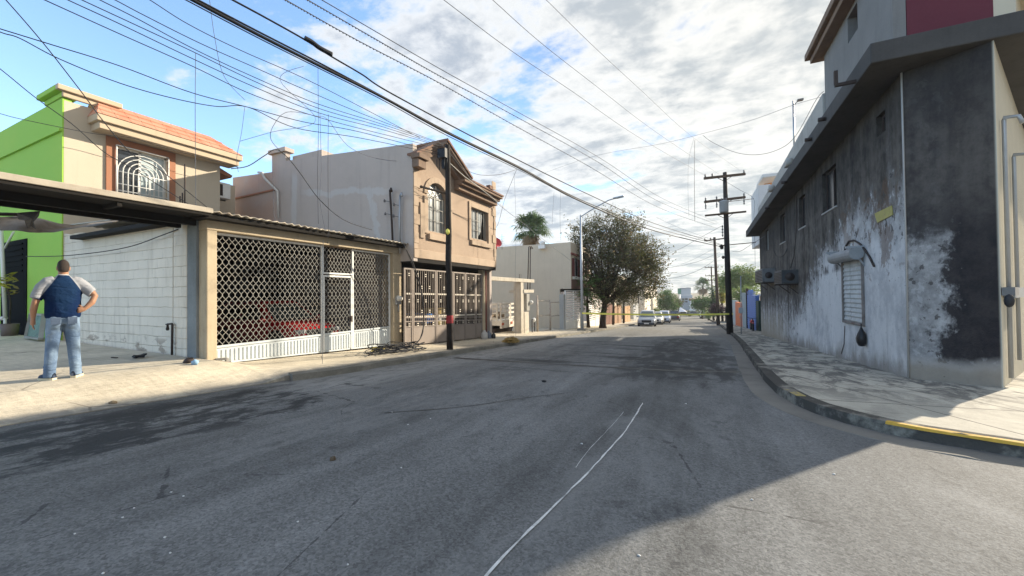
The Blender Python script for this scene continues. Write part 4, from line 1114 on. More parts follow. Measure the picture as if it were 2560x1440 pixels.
# round electric meter on the right post
def round_meter(X, y, z, label):
    t = thing('electric_meter', label, 'meter', (X, y, z), 'round electric meters')
    mb = MB(); mb.lathe((X, y, z), [(.10, 0), (.10, .06), (.085, .07), (.085, .14), (.06, .17), (.01, .18)], 16, 'X'); mb.obj('dial', plain('meter_white', (.62, .60, .54), .35), t)
    mb = MB(); mb.box(X-.005, X+.05, y-.12, y+.12, z-.2, z+.05); mb.tube([(X+.03, y, z-.2), (X+.03, y, z-.45)], .02, 6); mb.obj('base', M_GALV, t); return t
q = GX(1000, 746, .1); round_meter(XG, q.y, q.z, 'round white electric meter on the garage post, between the two gates')

# ------------------------------------------------------------------ tan house with overhanging upper floor
XH = -8.3
def HX(px, py, dx=0): return on_x(px, py, XH+dx)
YH = HX(1033, 500).y; YHR = HX(1239, 600).y
zF = (HX(1033, 643).z+HX(1240, 670).z)/2
th = thing('tan_house', 'tan stucco house with gabled overhanging upper floor and grey patched side wall', 'house', (XH, YH, gz(YH)))
side = [on_y(*p, YH) for p in [(1033, 358), (714, 402), (714, 379), (680, 385), (680, 430), (582, 444)]]
out = [(side[-1].x, -1.2), (XG-.46, -1.2), (XG-.46, zF-.1), (XH-.002, zF-.1), (XH-.002, side[0].z)] + [(q.x, q.z) for q in side[1:]]
mb = MB(); mb.slab(out, [], lambda u, v, d: (u, YH+d, v), .2); mb.obj('side_wall', M_SIDE, th)
mb = MB()
a, c = side[4], side[5]; mb.bar((c.x, YH-.02, c.z-.95), (a.x+.3, YH-.02, a.z-.75), .05, .06); mb.obj('string_course', M_TERRA, th)
mb = MB(); mb.box(side[3].x-.1, side[2].x+.1, YH-.1, YH+.3, side[2].z+.002, side[2].z+.16); mb.box(side[2].x+.0, side[2].x+1.7, YH+.3, YH+5, side[1].z-.6, side[2].z-.1); mb.obj('parapet_block', M_SIDE, th)
wi1 = wrect((1068, 484), (1117, 503), (1117, 590), (1068, 573), XH); wi2 = wrect((1176, 518), (1219, 532), (1219, 604), (1176, 595), XH)
arch = HX(1092, 459).z
hole1 = [(wi1[0], wi1[2]), (wi1[1], wi1[2]), (wi1[1], wi1[3])] + [((wi1[0]+wi1[1])/2+(wi1[1]-wi1[0])/2*.95*math.cos(math.pi*i/10), wi1[3]+(arch-wi1[3])*math.sin(math.pi*i/10)) for i in range(1, 10)] + [(wi1[0], wi1[3])]
hole2 = [(wi2[0], wi2[2]), (wi2[1], wi2[2]), (wi2[1], wi2[3]), (wi2[0], wi2[3])]
ap = HX(1117, 361); gl = HX(1036, 392); gm = HX(1176, 462); ge = HX(1238, 500)
outer = [(YH+.002, zF), (YHR, zF), (YHR, gm.z), (gm.y, gm.z), (ap.y, ap.z), (YH+.002, gl.z)]
mb = MB(); mb.slab([(u, v) for u, v in outer], [hole1, hole2], lambda u, v, d: (XH-d, u, v), .22); mb.obj('facade', M_TAN, th)
mb = MB(); mb.box(-20, XH-.23, YHR-.2, YHR, -1.4, gm.z); mb.box(-20, -13, YH+.21, YHR-.21, -1.2, 3); mb.obj('far_wall', M_SIDE, th)
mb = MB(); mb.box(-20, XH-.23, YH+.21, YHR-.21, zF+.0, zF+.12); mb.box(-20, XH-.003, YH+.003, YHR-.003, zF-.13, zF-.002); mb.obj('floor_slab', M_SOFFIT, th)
mb = MB(); mb.box(-11.4, -11.3, YH+.25, YHR-.25, -1.2, zF-.14); mb.box(-11.3, XH-.6, YH+.215, YH+.25, -1.2, zF-.14); mb.box(-11.3, XH-.6, YHR-.25, YHR-.215, -1.4, zF-.14); mb.obj('shade_lining', M_DARK, th)  # dark panels added so the room behind the gate looks unlit
mb = MB(); f_ = lambda x, y: (x, y, gz(y)+.185); mb.hexa([(-11.3, YH+.26, -1.5), (XH-.5, YH+.26, -1.5), (XH-.5, YHR-.26, -1.5), (-11.3, YHR-.26, -1.5), f_(-11.3, YH+.26), f_(XH-.5, YH+.26), f_(XH-.5, YHR-.26), f_(-11.3, YHR-.26)]); mb.obj('floor', M_DARKFLOOR, th)  # dark floor added, room shade put into its colour
mb = MB(); mb.box(-9.6, -9.55, YH+.21, YHR-.21, zF+.2, zF+3.2); mb.obj('dark_inner_wall', M_DARK, th)
# band at the foot of the facade, quoins
mb = MB(); mb.box(XH+.002, XH+.03, YH+.01, YHR-.01, zF+.01, zF+.30); mb.obj('base_band', M_TANTRIM, th, bevel=.008)
mb = MB()
for k in range(6):
    z = zF+.5+k*.62; 
    mb.box(XH+.002, XH+.035, YHR-(.34 if k % 2 else .2), YHR+.01, z, z+.36)
    if k < 5: mb.box(XH+.002, XH+.035, YH+.0, YH+(.36 if k % 2 else .24), z, z+.36)
mb.box(XH+.002, XH+.02, YH+.01, YH+.22, zF+.31, gl.z-.1); mb.box(XH+.002, XH+.02, YHR-.18, YHR-.0, zF+.31, gm.z-.3); mb.obj('quoins', M_TANTRIM, th, bevel=.008)
# window surrounds
mb = MB(); y0, y1, z0, z1 = wi2
for a in ((y0-.16, y0, z0-.1, z1+.2), (y1, y1+.14, z0-.1, z1+.2), (y0, y1, z1, z1+.2)): mb.box(XH+.002, XH+.05, *a)
mb.box(XH+.002, XH+.10, y0-.02, y1+.2, z0-.28, z0-.101); mb.obj('window_surround', M_TANTRIM, th, bevel=.01)
mb = MB(); y0, y1, z0, z1 = wi1
for a in ((y0-.2, y0, z0-.1, z1-.1), (y1, y1+.3, z0-.45, z1+.1), (y0-.42, y0-.2, z0-.3, z0+.9)): mb.box(XH+.002, XH+.05, *a)
mb.box(XH+.002, XH+.10, y0+.02, y1+.2, z0-.30, z0-.101)
for i in range(10):
    a0, a1 = math.pi*i/10, math.pi*(i+1)/10; cy = (y0+y1)/2; W = (y1-y0)/2; Hh = arch-z1
    q = [(cy+W*math.cos(a0), z1+Hh*math.sin(a0)), (cy+(W+.2)*math.cos(a0), z1+(Hh+.2)*math.sin(a0)), (cy+(W+.2)*math.cos(a1), z1+(Hh+.2)*math.sin(a1)), (cy+W*math.cos(a1), z1+Hh*math.sin(a1))]
    mb.hexa([(XH+.002, *q[k]) for k in range(4)] + [(XH+.045, *q[k]) for k in range(4)])
mb.obj('window_surround', M_TANTRIM, th, bevel=.006)
def barred(y0, y1, z0, z1, glass, nv, hz, torn=False, arch_z=None):
    fr = MB()
    for a in ((y0, y0+.05, z0, z1), (y1-.05, y1, z0, z1), (y0+.05, y1-.05, z0, z0+.05), (y0+.05, y1-.05, z1-.05, z1), ((y0+y1)/2-.03, (y0+y1)/2+.03, z0+.05, z1-.05)): fr.box(XH-.16, XH-.11, *a)
    f = fr.obj('window', M_LATT, th)
    g = MB()
    if torn: g.add([(XH-.14, y0+.05, z0+.05), (XH-.14, (y0+y1)/2+.05, z0+.05), (XH-.14, y1-.35, z0+.45), (XH-.14, y1-.22, z1-.05), (XH-.14, y0+.05, z1-.05)], [(0, 1, 2, 3, 4)])
    else: g.box(XH-.145, XH-.135, y0+.05, y1-.05, z0+.05, z1-.05)
    g.obj('pane', glass, f)
    b_ = MB()
    for i in range(1, nv):
        y = y0+(y1-y0)*i/nv; b_.tube([(XH-.07, y, z0), (XH-.07, y, z1)], .012, 5)
    for h in hz: b_.tube([(XH-.07, y0, z0+(z1-z0)*h), (XH-.07, y1-(.5 if torn else 0), z0+(z1-z0)*h)], .012, 5)
    if arch_z:
        cy = (y0+y1)/2
        for i in range(1, 4): a_ = math.pi*i/4; b_.tube([(XH-.07, cy, z1), (XH-.07, cy+(y1-y0)/2*.9*math.cos(a_), z1+(arch_z-z1)*.9*math.sin(a_))], .012, 5)
    b_.obj('window_bars', M_LATT, f); return f
barred(*wi1, M_GLASSP, 6, (.33, .66), arch_z=arch)
barred(*wi2, M_GLASSP, 6, (.3, .62), True)
mb = MB(); y0, y1, z0, z1 = wi1; cy = (y0+y1)/2
mb.add([(XH-.15, cy+(y1-y0)/2*.94*math.cos(math.pi*i/10), z1+.03+(arch-z1-.03)*.95*math.sin(math.pi*i/10)) for i in range(11)], [tuple(range(11))]); mb.obj('fanlight', M_GLASSP, th)
# roof mouldings
def moulding(name, a, c, proj, hh, m=M_ROOFTRIM, drop=0.0):
    """stepped band under a roof edge, from a to c along the wall, proj = overhang"""
    mb = MB()
    for k, (p0, p1, h0, h1) in enumerate(((0, proj*.45, -hh, -hh*.55), (0, proj*.75, -hh*.55+.001, -hh*.25), (0, proj, -hh*.25+.001, 0))):
        q = [Vector((XH+p0, a.y, a.z+h0)), Vector((XH+p1, a.y, a.z+h0)), Vector((XH+p1, c.y, c.z+h0)), Vector((XH+p0, c.y, c.z+h0)),
             Vector((XH+p0, a.y, a.z+h1)), Vector((XH+p1, a.y, a.z+h1)), Vector((XH+p1, c.y, c.z+h1)), Vector((XH+p0, c.y, c.z+h1))]
        mb.hexa(q)
    return mb
ov = .5
LO = .16
Lt, Al = on_x(1031, 382, XH+LO), on_x(1112, 353, XH+LO)
At, Rt = on_x(1117, 352, XH+ov), on_x(1180, 449, XH+ov)
E0, E1 = on_x(1162, 449, XH+ov), on_x(1257, 491, XH+ov)
ze = (E0.z+E1.z)/2; E0.z = ze; E1.z = ze
Lt.y = max(Lt.y, YH-.05)
moulding('r', Lt, Al, LO, .36).obj('roof_moulding', M_ROOFTRIM, th, bevel=.01)
moulding('r', At+Vector((0, .002, 0)), Rt, ov, .36).obj('roof_moulding', M_ROOFTRIM, th, bevel=.01)
moulding('r', E0, E1, ov, .36).obj('roof_moulding', M_ROOFTRIM, th, bevel=.01)
mb = MB(); mb.box(XH+.001, XH+LO+.12, YH-.06, YH+.34, Lt.z-.40, Lt.z-.12); mb.box(XH+.001, XH+LO+.2, YH-.12, YH+.40, Lt.z-.119, Lt.z+.03); mb.obj('eave_return', M_ROOFTRIM, th, bevel=.015)
mb = MB()
def plane_roof(a, c, back, front, lift=.012):
    mb.hexa([Vector((back, a.y, a.z+lift)), Vector((front, a.y, a.z+lift)), Vector((front, c.y, c.z+lift)), Vector((back, c.y, c.z+lift)),
             Vector((back, a.y, a.z+lift+.08)), Vector((front, a.y, a.z+lift+.08)), Vector((front, c.y, c.z+lift+.08)), Vector((back, c.y, c.z+lift+.08))])
plane_roof(Lt, Al, XH-.2, XH+LO+.05); plane_roof(At+Vector((0, .01, 0)), Rt, XH-.9, XH+ov+.05); mb.obj('tile_roof', M_BROWNTILE, th)
mb = MB(); mb.hexa([Vector((XH-1.5, Rt.y-.1, ze+.35)), Vector((XH+ov+.04, Rt.y-.1, ze+.01)), Vector((XH+ov+.04, E1.y+.03, ze+.01)), Vector((XH-1.5, E1.y+.03, ze+.35)),
         Vector((XH-1.5, Rt.y-.1, ze+.42)), Vector((XH+ov+.04, Rt.y-.1, ze+.08)), Vector((XH+ov+.04, E1.y+.03, ze+.08)), Vector((XH-1.5, E1.y+.03, ze+.42))]); mb.obj('tile_roof', M_BROWNTILE, th)
q = on_x(1225, 477, XH+ov); mb = MB(); mb.box(XH+ov-.1, XH+ov+.08, q.y-.15, q.y+.15, ze+.07, ze+.22); mb.obj('loose_tile', M_BROWNTILE, th)
mb = MB(); mb.box(-15, XH-.25, YH+.21, YHR-.21, gm.z-.1, gm.z); mb.obj('roof_deck', M_SIDE, th)
# ground-floor gate of the tan house
XQ = XH-.25
def QX(px, py): return on_x(px, py, XQ)
g0, g1 = QX(1009, 800).y, QX(1205, 800).y; zg1 = (QX(1010, 668).z+QX(1203, 686).z)/2
def gb(y): return gz(y)+.13+.03
zS = lambda y: gb(y)+.62
bg_ = thing('barred_gate', 'taupe steel gate of thin vertical bars with cream blocks and sheet foot', 'gate', (XQ, g0, gz(g0)))
cuts = [QX(p, 800).y for p in (1009, 1031, 1090, 1133, 1163, 1189, 1205)]
for i in range(6):
    a, c = cuts[i], cuts[i+1]; fr = MB()
    for y in (a+.012, c-.062): fr.hexa([(XQ-.03, y, gb(y)), (XQ+.03, y, gb(y)), (XQ+.03, y+.05, gb(y)), (XQ-.03, y+.05, gb(y)), (XQ-.03, y, zg1), (XQ+.03, y, zg1), (XQ+.03, y+.05, zg1), (XQ-.03, y+.05, zg1)])
    fr.box(XQ-.025, XQ+.025, a+.062, c-.062, zg1-.05, zg1)
    for off in (.0, .17, .30): 
        fr.hexa([(XQ-.02, a+.062, zS(a)+off), (XQ+.022, a+.062, zS(a)+off), (XQ+.022, c-.062, zS(c)+off), (XQ-.02, c-.062, zS(c)+off), (XQ-.02, a+.062, zS(a)+off+.035), (XQ+.022, a+.062, zS(a)+off+.035), (XQ+.022, c-.062, zS(c)+off+.035), (XQ-.02, c-.062, zS(c)+off+.035)])
    f = fr.obj('leaf', M_GATE, bg_)
    sh_ = MB(); sh_.hexa([(XQ-.012, a+.062, gb(a)+.03), (XQ+.008, a+.062, gb(a)+.03), (XQ+.008, c-.062, gb(c)+.03), (XQ-.012, c-.062, gb(c)+.03), (XQ-.012, a+.062, zS(a)), (XQ+.008, a+.062, zS(a)), (XQ+.008, c-.062, zS(c)), (XQ-.012, c-.062, zS(c))]); sh_.obj('sheet_panel', M_GATE, f)
    br_ = MB(); dots = MB(); nb = max(3, int((c-a)/.115)); H = zg1
    for k in range(nb):
        y = a+.062+(c-a-.124)*(k+.5)/nb; br_.box(XQ-.008, XQ+.008, y-.0075, y+.0075, zS(y)+.03, zg1-.05)
        for r, hh in enumerate((.36, .66)):
            z = gb(y)+(zg1-gb(y))*hh; dots.box(XQ-.02, XQ+.02, y+.025, y+(c-a-.124)/nb-.025, z, z+.055)
        for hh in ((.90, .56, .25) if k % 4 == 1 else (.74, .42) if k % 4 == 3 else ()):
            z = gb(y)+(zg1-gb(y))*hh
            for dd in (0, .07): dots.box(XQ-.018, XQ+.018, y+.016, y+(c-a-.124)/nb-.016, z+dd, z+dd+.028)
    br_.cut = len(br_.f); br_.add(dots.v, dots.f); br_.obj('bar_infill', [M_GATE, M_CREAMDOT], f)
# jamb post and rusty downpipe right of it
mb = MB(); y = QX(1206, 800).y; y2 = QX(1213, 800).y; mb.box(XQ-.2, XQ+.02, y+.01, y2, gz(y)-.2, zF-.14); tag(mb.obj('gate_post', M_POST, loc=(XQ, y, gz(y)), bevel=.01), 'plastered post at the far end of the barred gate', 'post')
mb = MB(); q = QX(1213, 800); mb.tube([(XQ+.02, y2+.05, gz(y2)+.1), (XQ+.02, y2+.05, zF-.15)], .035, 8); tag(mb.obj('downpipe', plain('red_oxide', (.20, .055, .04), .7, .3), loc=(XQ, y2, 0)), 'rust-red downpipe beside the far gate post', 'pipe')
# things inside
def crate(px0, py0, px1, py1, X, dpt, name, label, cat, m):
    a, c = on_x(px0, py0, X), on_x(px1, py1, X); y0, y1 = sorted((a.y, c.y)); z0, z1 = sorted((a.z, c.z))
    t = thing(name, label, cat, (X, (y0+y1)/2, z0)); return t, X, y0, y1, z0, z1
t, X, y0, y1, z0, z1 = crate(1068, 788, 1100, 806, -9.6, 1, 'blue_tub', 'bright blue plastic tub seen through the barred gate', 'tub', None)
mb = MB(); mb.hexa([(X-.9, y0+.08, z0), (X-.06, y0+.08, z0), (X-.06, y1-.08, z0), (X-.9, y1-.08, z0), (X-1, y0, z1), (X, y0, z1), (X, y1, z1), (X-1, y1, z1)]); mb.obj('tub', plain('blue_plastic', (.03, .16, .55), .4), t, bevel=.03)
mb = MB(); mb.box(X-1.04, X+.04, y0-.04, y1+.04, z1, z1+.05); mb.obj('lid', plain('blue_lid', (.03, .20, .62), .4), t)
mb = MB(); zf = gz(y0)+.14; mb.box(X-.8, X-.1, y0+.05, y1-.05, zf, z0-.002); tag(mb.obj('low_table', M_STEELDK, loc=(X, y0, zf)), 'dark low table carrying the blue tub behind the barred gate', 'table')
cols = [(.55, .42, .12), (.60, .58, .52), (.58, .45, .14), (.62, .60, .55), (.50, .36, .12)]
q0, q1 = on_x(1096, 770, -9.4), on_x(1113, 833, -9.4); zf = gz(q0.y)+.14; hh = (q0.z-zf)/5
for k in range(5):
    mb = MB(); mb.box(-10.2, -9.4, q0.y+.02*(k % 2), q1.y+.02*(k % 3), zf+k*hh, zf+(k+1)*hh-.012)
    tag(mb.obj('carton', plain('carton', cols[k], .8, .3, 6), loc=(-9.6, q0.y, zf+k*hh), bevel=.01), ('bottom', 'second', 'middle', 'fourth', 'topmost')[k]+' carton of the pale stack behind the black utility pole', 'carton', 'cartons stacked behind the barred gate')
q0, q1 = on_x(1165, 693, -10.8), on_x(1190, 800, -10.8)
mb = MB(); mb.box(-10.9, -10.8, q0.y, q1.y, q1.z, q0.z); t_ = mb.obj('hanging_blanket', material('striped_blanket', lambda b, p: dict(color=b.mix(b.sep(b.pos())[2].step(.6, 1.5), (.30, .22, .03), (.05, .10, .35)), rough=.9)), loc=(-10.85, q0.y, q1.z)); tag(t_, 'blue and yellow cloth hanging behind the right end of the barred gate', 'blanket')
# ------------------------------------------------------------------ utility poles
def pole_at(px, py, left=True):
    return on_l(px, py) if left else on_g(px, py, .15)
PLb = pole_at(1125, 874); DL = (PLb-EYE).dot(FWD); PLt = at_depth(1113, 360, DL); PLt.x = PLb.x-.03; PLt.y = PLb.y
t = thing('utility_pole', 'blackened wooden utility pole with red band in front of the tan house', 'utility pole', PLb, 'wooden utility poles')
mb = MB(); rnd = random.Random(1)
pp = [PLb.lerp(PLt, k/9)+Vector((rnd.uniform(-.012, .012), rnd.uniform(-.012, .012), 0)) for k in range(10)]; pp[0].z -= .1
mb.tube(pp, [.105-.022*k/9 for k in range(10)], 12); mb.obj('pole', M_WOOD, t)
def zpl(py): return at_depth(1120, py, DL).z
mb = MB(); mb.lathe((PLb.x, PLb.y, zpl(808)), [(.109, 0), (.111, .02), (.111, .22), (.107, .24)], 12); mb.obj('red_band', M_RED, t)
a = at_depth(1053, 467, DL+.1); mb = MB(); mb.tube([a, Vector((PLb.x-.02, PLb.y, zpl(484)))], .035, 8); mb.ball(a, .05, 8, 5); mb.obj('crossbar', M_ARMWOOD, t)
mb = MB(); mb.box(PLb.x-.26, PLb.x+.02, PLb.y-.22, PLb.y-.09, zpl(395), zpl(372)); mb.box(PLb.x-.16, PLb.x-.08, PLb.y-.12, PLb.y+.1, zpl(420), zpl(385))
for k in range(5): mb.tube([(PLb.x-.3+.1*k, PLb.y-.2, zpl(398)), (PLb.x-.28+.09*k, PLb.y-.22, zpl(398)-.25-.1*(k % 2))], .012, 5)
mb.obj('cable_bracket', M_CABLE, t)
mb = MB(); mb.ball((PLb.x+.03, PLb.y-.12, zpl(580)), (.06, .05, .09), 8, 6, .2, rnd); mb.obj('tape_knot', M_TAPE, t)

PRb = pole_at(1825, 831, False); DR = (PRb-EYE).dot(FWD)
def PR(px, py, d=0): return at_depth(px, py, DR+d)
t = thing('utility_pole', 'tall tarred utility pole with transformer beside the burned building', 'utility pole', PRb, 'wooden utility poles')
mb = MB(); mb.tube([PRb-Vector((0, 0, .1)), PR(1818, 640), PR(1812, 431)], [.21, .17, .125], 12); mb.obj('pole', M_WOOD, t)
for (x0, y0, x1, y1, w_) in ((1760, 446, 1863, 435, .13), (1761, 505, 1863, 493, .13), (1763, 539, 1865, 529, .10)):
    a, c = PR(x0, y0, -.2), PR(x1, y1, -.2); c.z = a.z = (a.z+c.z)/2 + (a.z-c.z)*0; mb = MB(); mb.bar(PR(x0, y0, -.2), PR(x1, y1, -.2), w_, w_*1.2)
    arm = mb.obj('crossarm', M_ARMWOOD, t, bevel=.01)
    if w_ > .11:
        for f in (.03, .2 if y0 < 500 else .30, .97):
            q = PR(x0+(x1-x0)*f, y0+(y1-y0)*f, -.2); mb = MB(); mb.lathe(q+Vector((0, 0, .07)), [(.02, 0), (.06, .05), (.03, .09), (.06, .13), (.03, .2), (.01, .22)], 10); mb.obj('insulator', M_INSUL, arm)
            if f != .2 and y0 > 500: mb = MB(); mb.lathe(q-Vector((0, 0, .07)), [(.01, -.42), (.05, -.36), (.03, -.28), (.055, -.2), (.03, -.1), (.02, 0)], 10); mb.obj('insulator', M_INSUL, arm)
    mb = MB(); xm = x0+(x1-x0)*.5; ym = y0+(y1-y0)*.5
    for s in (-22, 22): mb.bar(PR(xm+s, ym-s*.11, -.25), PR(xm, ym+13, -.2), .03)
    mb.obj('brace', M_STEELDK, arm)
mb = MB(); mb.bar(PR(1825, 612), PR(1889, 606), .05); mb.obj('service_arm', M_ARMWOOD, t)
mb = MB(); mb.bar(PR(1820, 504, .1), PR(1884, 497, .1), .035); mb.obj('service_arm', M_ARMWOOD, t)
q = PR(1810, 531, -.42); mb = MB(); mb.lathe(q, [(.24, 0), (.27, .03), (.27, .66), (.29, .68), (.29, .74), (.1, .80)], 18); tr_ = mb.obj('transformer', M_TRANS, t)
mb = MB()
for s in (-.14, .0, .14): mb.lathe(q+Vector((s, 0, .76)), [(.03, 0), (.05, .05), (.03, .1), (.05, .14), (.02, .2)], 8)
mb.obj('bushing', M_INSUL, tr_)
mb = MB(); q = PR(1806, 563, -.25); mb.bar(q, PR(1807, 592, -.25), .035)
for k in range(4): mb.lathe(q-Vector((0, 0, .08+k*.2)), [(.03, -.06), (.06, 0), (.03, .06)], 8)
mb.obj('insulator_rack', M_INSUL, t)
mb = MB(); mb.ball(PR(1804, 617, -.3), (.14, .14, .15), 8, 6, .3, rnd); mb.ball(PR(1808, 643, -.3), (.1, .1, .1), 8, 6, .3, rnd); mb.tube([PR(1804, 617, -.3), PR(1812, 612)], .04, 5); mb.obj('cable_coil', M_STEELDK, t)
mb = MB(); mb.lathe(PRb+Vector((0, 0, PR(1825, 785).z-PRb.z)), [(.19, -.06), (.205, -.05), (.205, .05), (.19, .06)], 12); mb.obj('tape_wrap', M_TAPE, t)

def far_pole(label, bx, by, tx, ty, arms, r0, m, dep=None):
    b_ = on_g(bx, by, .12) if dep is None else at_depth(bx, by, dep); D_ = (b_-EYE).dot(FWD)
    t = thing('utility_pole', label, 'utility pole', b_, 'wooden utility poles')
    mb = MB(); mb.tube([b_-Vector((0, 0, .1)), at_depth(tx, ty, D_)], [r0, r0*.7], 9); mb.obj('pole', m, t)
    for x0, y0, x1, y1 in arms:
        mb = MB(); mb.bar(at_depth(x0, y0, D_-.2), at_depth(x1, y1, D_-.2), .12, .14)
        for f in (.02, .3, .98):
            q = at_depth(x0+(x1-x0)*f, y0+(y1-y0)*f, D_-.2); mb.lathe(q+Vector((0, 0, .06)), [(.03, 0), (.07, .08), (.03, .25)], 7)
        mb.obj('crossarm', m, t)
    return b_, D_
P2b, D2 = far_pole('second wooden pole down the right pavement, with one crossarm', 1796, 811, 1786, 593, [(1761, 602, 1812, 596)], .20, M_WOODR)
P3b, D3 = far_pole('most distant wooden pole, with three short crossarms', 1783, 799, 1778, 666, [(1762, 669, 1796, 668), (1763, 690, 1796, 688), (1763, 701, 1792, 700)], .17, M_WOODR)

# ------------------------------------------------------------------ street lamp
Lb = on_l(1456, 826); D_ = (Lb-EYE).dot(FWD)
M_LAMP = plain('lamp_grey', (.40, .43, .47), .45, .1, 3, .1, metal=.3)
t = thing('street_lamp', 'pale steel street lamp with long arm over the road beside the tree', 'street lamp', Lb)
mb = MB(); mb.tube([Lb, at_depth(1451.5, 538, D_)], [.10, .06], 10); mb.obj('pole', M_LAMP, t)
mb = MB(); mb.tube([at_depth(1451.5, 542, D_), at_depth(1470, 530, D_), at_depth(1495, 515, D_-.2), at_depth(1520, 501, D_-.4), at_depth(1540, 495, D_-.6)], .04, 8); mb.obj('arm', M_LAMP, t)
a, c = at_depth(1533, 496, D_-.6), at_depth(1560, 490, D_-.9); mb = MB(); mb.bar(a, c, .26, .09); mb.obj('lamp_head', M_LAMP, t, bevel=.03)
mb = MB(); mb.bar(a.lerp(c, .3)-Vector((0, 0, .05)), a.lerp(c, .95)-Vector((0, 0, .05)), .2, .02); mb.obj('diffuser', M_GLASSP, t)
mb = MB(); mb.box(Lb.x-.3, Lb.x+.3, Lb.y-.3, Lb.y+.3, Lb.z-.2, Lb.z+.12); mb.obj('base', M_KERB, t, bevel=.03)

# ------------------------------------------------------------------ lot with the stake truck
XW = -8.75
def WX(px, py, dx=0): return on_x(px, py, XW+dx)
t = thing('concrete_frame', 'raw concrete post-and-beam frame standing at the edge of the truck lot', 'frame', (XW, WX(1306, 835).y, hL(XW, WX(1306, 835).y)))
yl, yr0, yr1, ye = WX(1214, 800).y+.12, WX(1303, 800).y, WX(1308, 800).y, WX(1335, 700).y
zb0, zb1 = (WX(1217, 702).z+WX(1334, 706).z)/2, (WX(1217, 693).z+WX(1334, 698).z)/2
M_RAWC = plain('raw_concrete', (.47, .43, .36), .9, .3, 1.6, .4, 30, streak=.15, dirt=(.22, .19, .15), dirt_amt=.5)
mb = MB(); mb.box(XW-.2, XW, yl, yl+.16, gz(yl), zb0); mb.obj('post', M_RAWC, t, bevel=.01)
mb = MB(); mb.box(XW-.45, XW, yr0, yr1+.1, gz(yr0)+.0, zb0); mb.obj('post', M_RAWC, t, bevel=.01)
mb = MB(); mb.box(XW-.3, XW+.03, yl-.03, ye, zb0+.001, zb1+.02); bm_ = mb.obj('beam', M_RAWC, t, bevel=.02)
mb = MB()
for k in (.05, .12, .3): mb.tube([(XW-.12, yr0+k, zb1), (XW-.12, yr0+k+.03, zb1+.28)], .009, 5)
mb.obj('rebar', M_STEELDK, bm_)
q = WX(1324, 800); ym = q.y
t = thing('meter_pedestal', 'plastered meter pillar with grey box and round glass meter', 'meter', (XW, ym, hL(XW, ym)))
y0, y1 = WX(1311, 780).y, WX(1319, 780).y; zt_ = WX(1315, 780).z
mb = MB(); mb.box(XW-.3, XW, y0, y1+.2, gz(y0), zt_); mb.obj('pillar', M_RAWC, t, bevel=.01)
mb = MB(); mb.box(XW-.25, XW+.0, WX(1317, 770).y, WX(1324, 770).y, WX(1318, 777).z, WX(1318, 735).z); mb.obj('box', M_LATT, t, bevel=.01)
q = WX(1325, 756); mb = MB(); mb.lathe((XW+.0, q.y, q.z), [(.12, 0), (.12, .1), (.09, .16), (.02, .2)], 12, 'X'); mb.obj('dial', M_WHITE, t)
mb = MB(); mb.box(XW-.9, XW+.05, WX(1308, 730).y, WX(1333, 730).y, WX(1320, 732).z, WX(1320, 724).z); mb.obj('cap', M_RAWC, t, bevel=.01)
for k, px in enumerate((1319, 1325)):
    a, c = WX(px, 725), WX(px+3-2*k, 617); mb = MB(); mb.tube([a, Vector((XW, c.y, c.z)), Vector((XW, c.y+.15, c.z+.05)), Vector((XW+.05, c.y+.25, c.z-.1))], .03, 7); mb.obj('riser', M_STEELDK, t)
y0 = WX(1330, 800).y
t = thing('water_meter', 'small water meter pipes with white dial beside the meter pillar', 'meter', (XW, y0, hL(XW, y0)))
mb = MB(); zz = hL(XW, y0)
for dy in (0, .4): mb.tube([(XW, y0+dy, zz), (XW, y0+dy, zz+.75)], .03, 6)
mb.tube([(XW, y0, zz+.75), (XW, y0+.4, zz+.75)], .03, 6); mb.obj('pipe', M_STEELDK, t)
mb = MB(); mb.ball((XW+.05, y0+.2, zz+.72), (.1, .14, .14), 10, 6); mb.obj('dial', M_WHITE, t)
t = thing('pipe_gate', 'open pipe-framed mesh gate, leaves bare, across the truck lot', 'gate', (XW, WX(1342, 820).y, hL(XW, WX(1342, 820).y)))
ys = [WX(p, 780).y for p in (1343, 1375, 1407)]
M_PIPE = plain('rusty_white_pipe', (.42, .36, .30), .6, .3, 6, .2, 30, dirt=(.18, .08, .04), dirt_amt=.6)
mb = MB(); mb.tube([(XW, ys[0], gz(ys[0])+.1), (XW, ys[0], WX(1341, 738).z)], .06, 8); mb.obj('post', M_PIPE, t)
for k in range(2):
    a, c = ys[k]+.12, ys[k+1]-.05; mb = MB(); zt_ = WX(1360, 750).z-.15*k
    zz = gz(c)+.18
    mb.tube([(XW, a, zz), (XW, a, zt_)], .035, 6); mb.tube([(XW, c, zz), (XW, c, zt_)], .035, 6)
    for z in (zz+.05, zz+(zt_-zz)*.52, zt_-.03): mb.tube([(XW, a, z), (XW, c, z-.05)], .03, 6)
    mb.obj('leaf', M_PIPE, t)
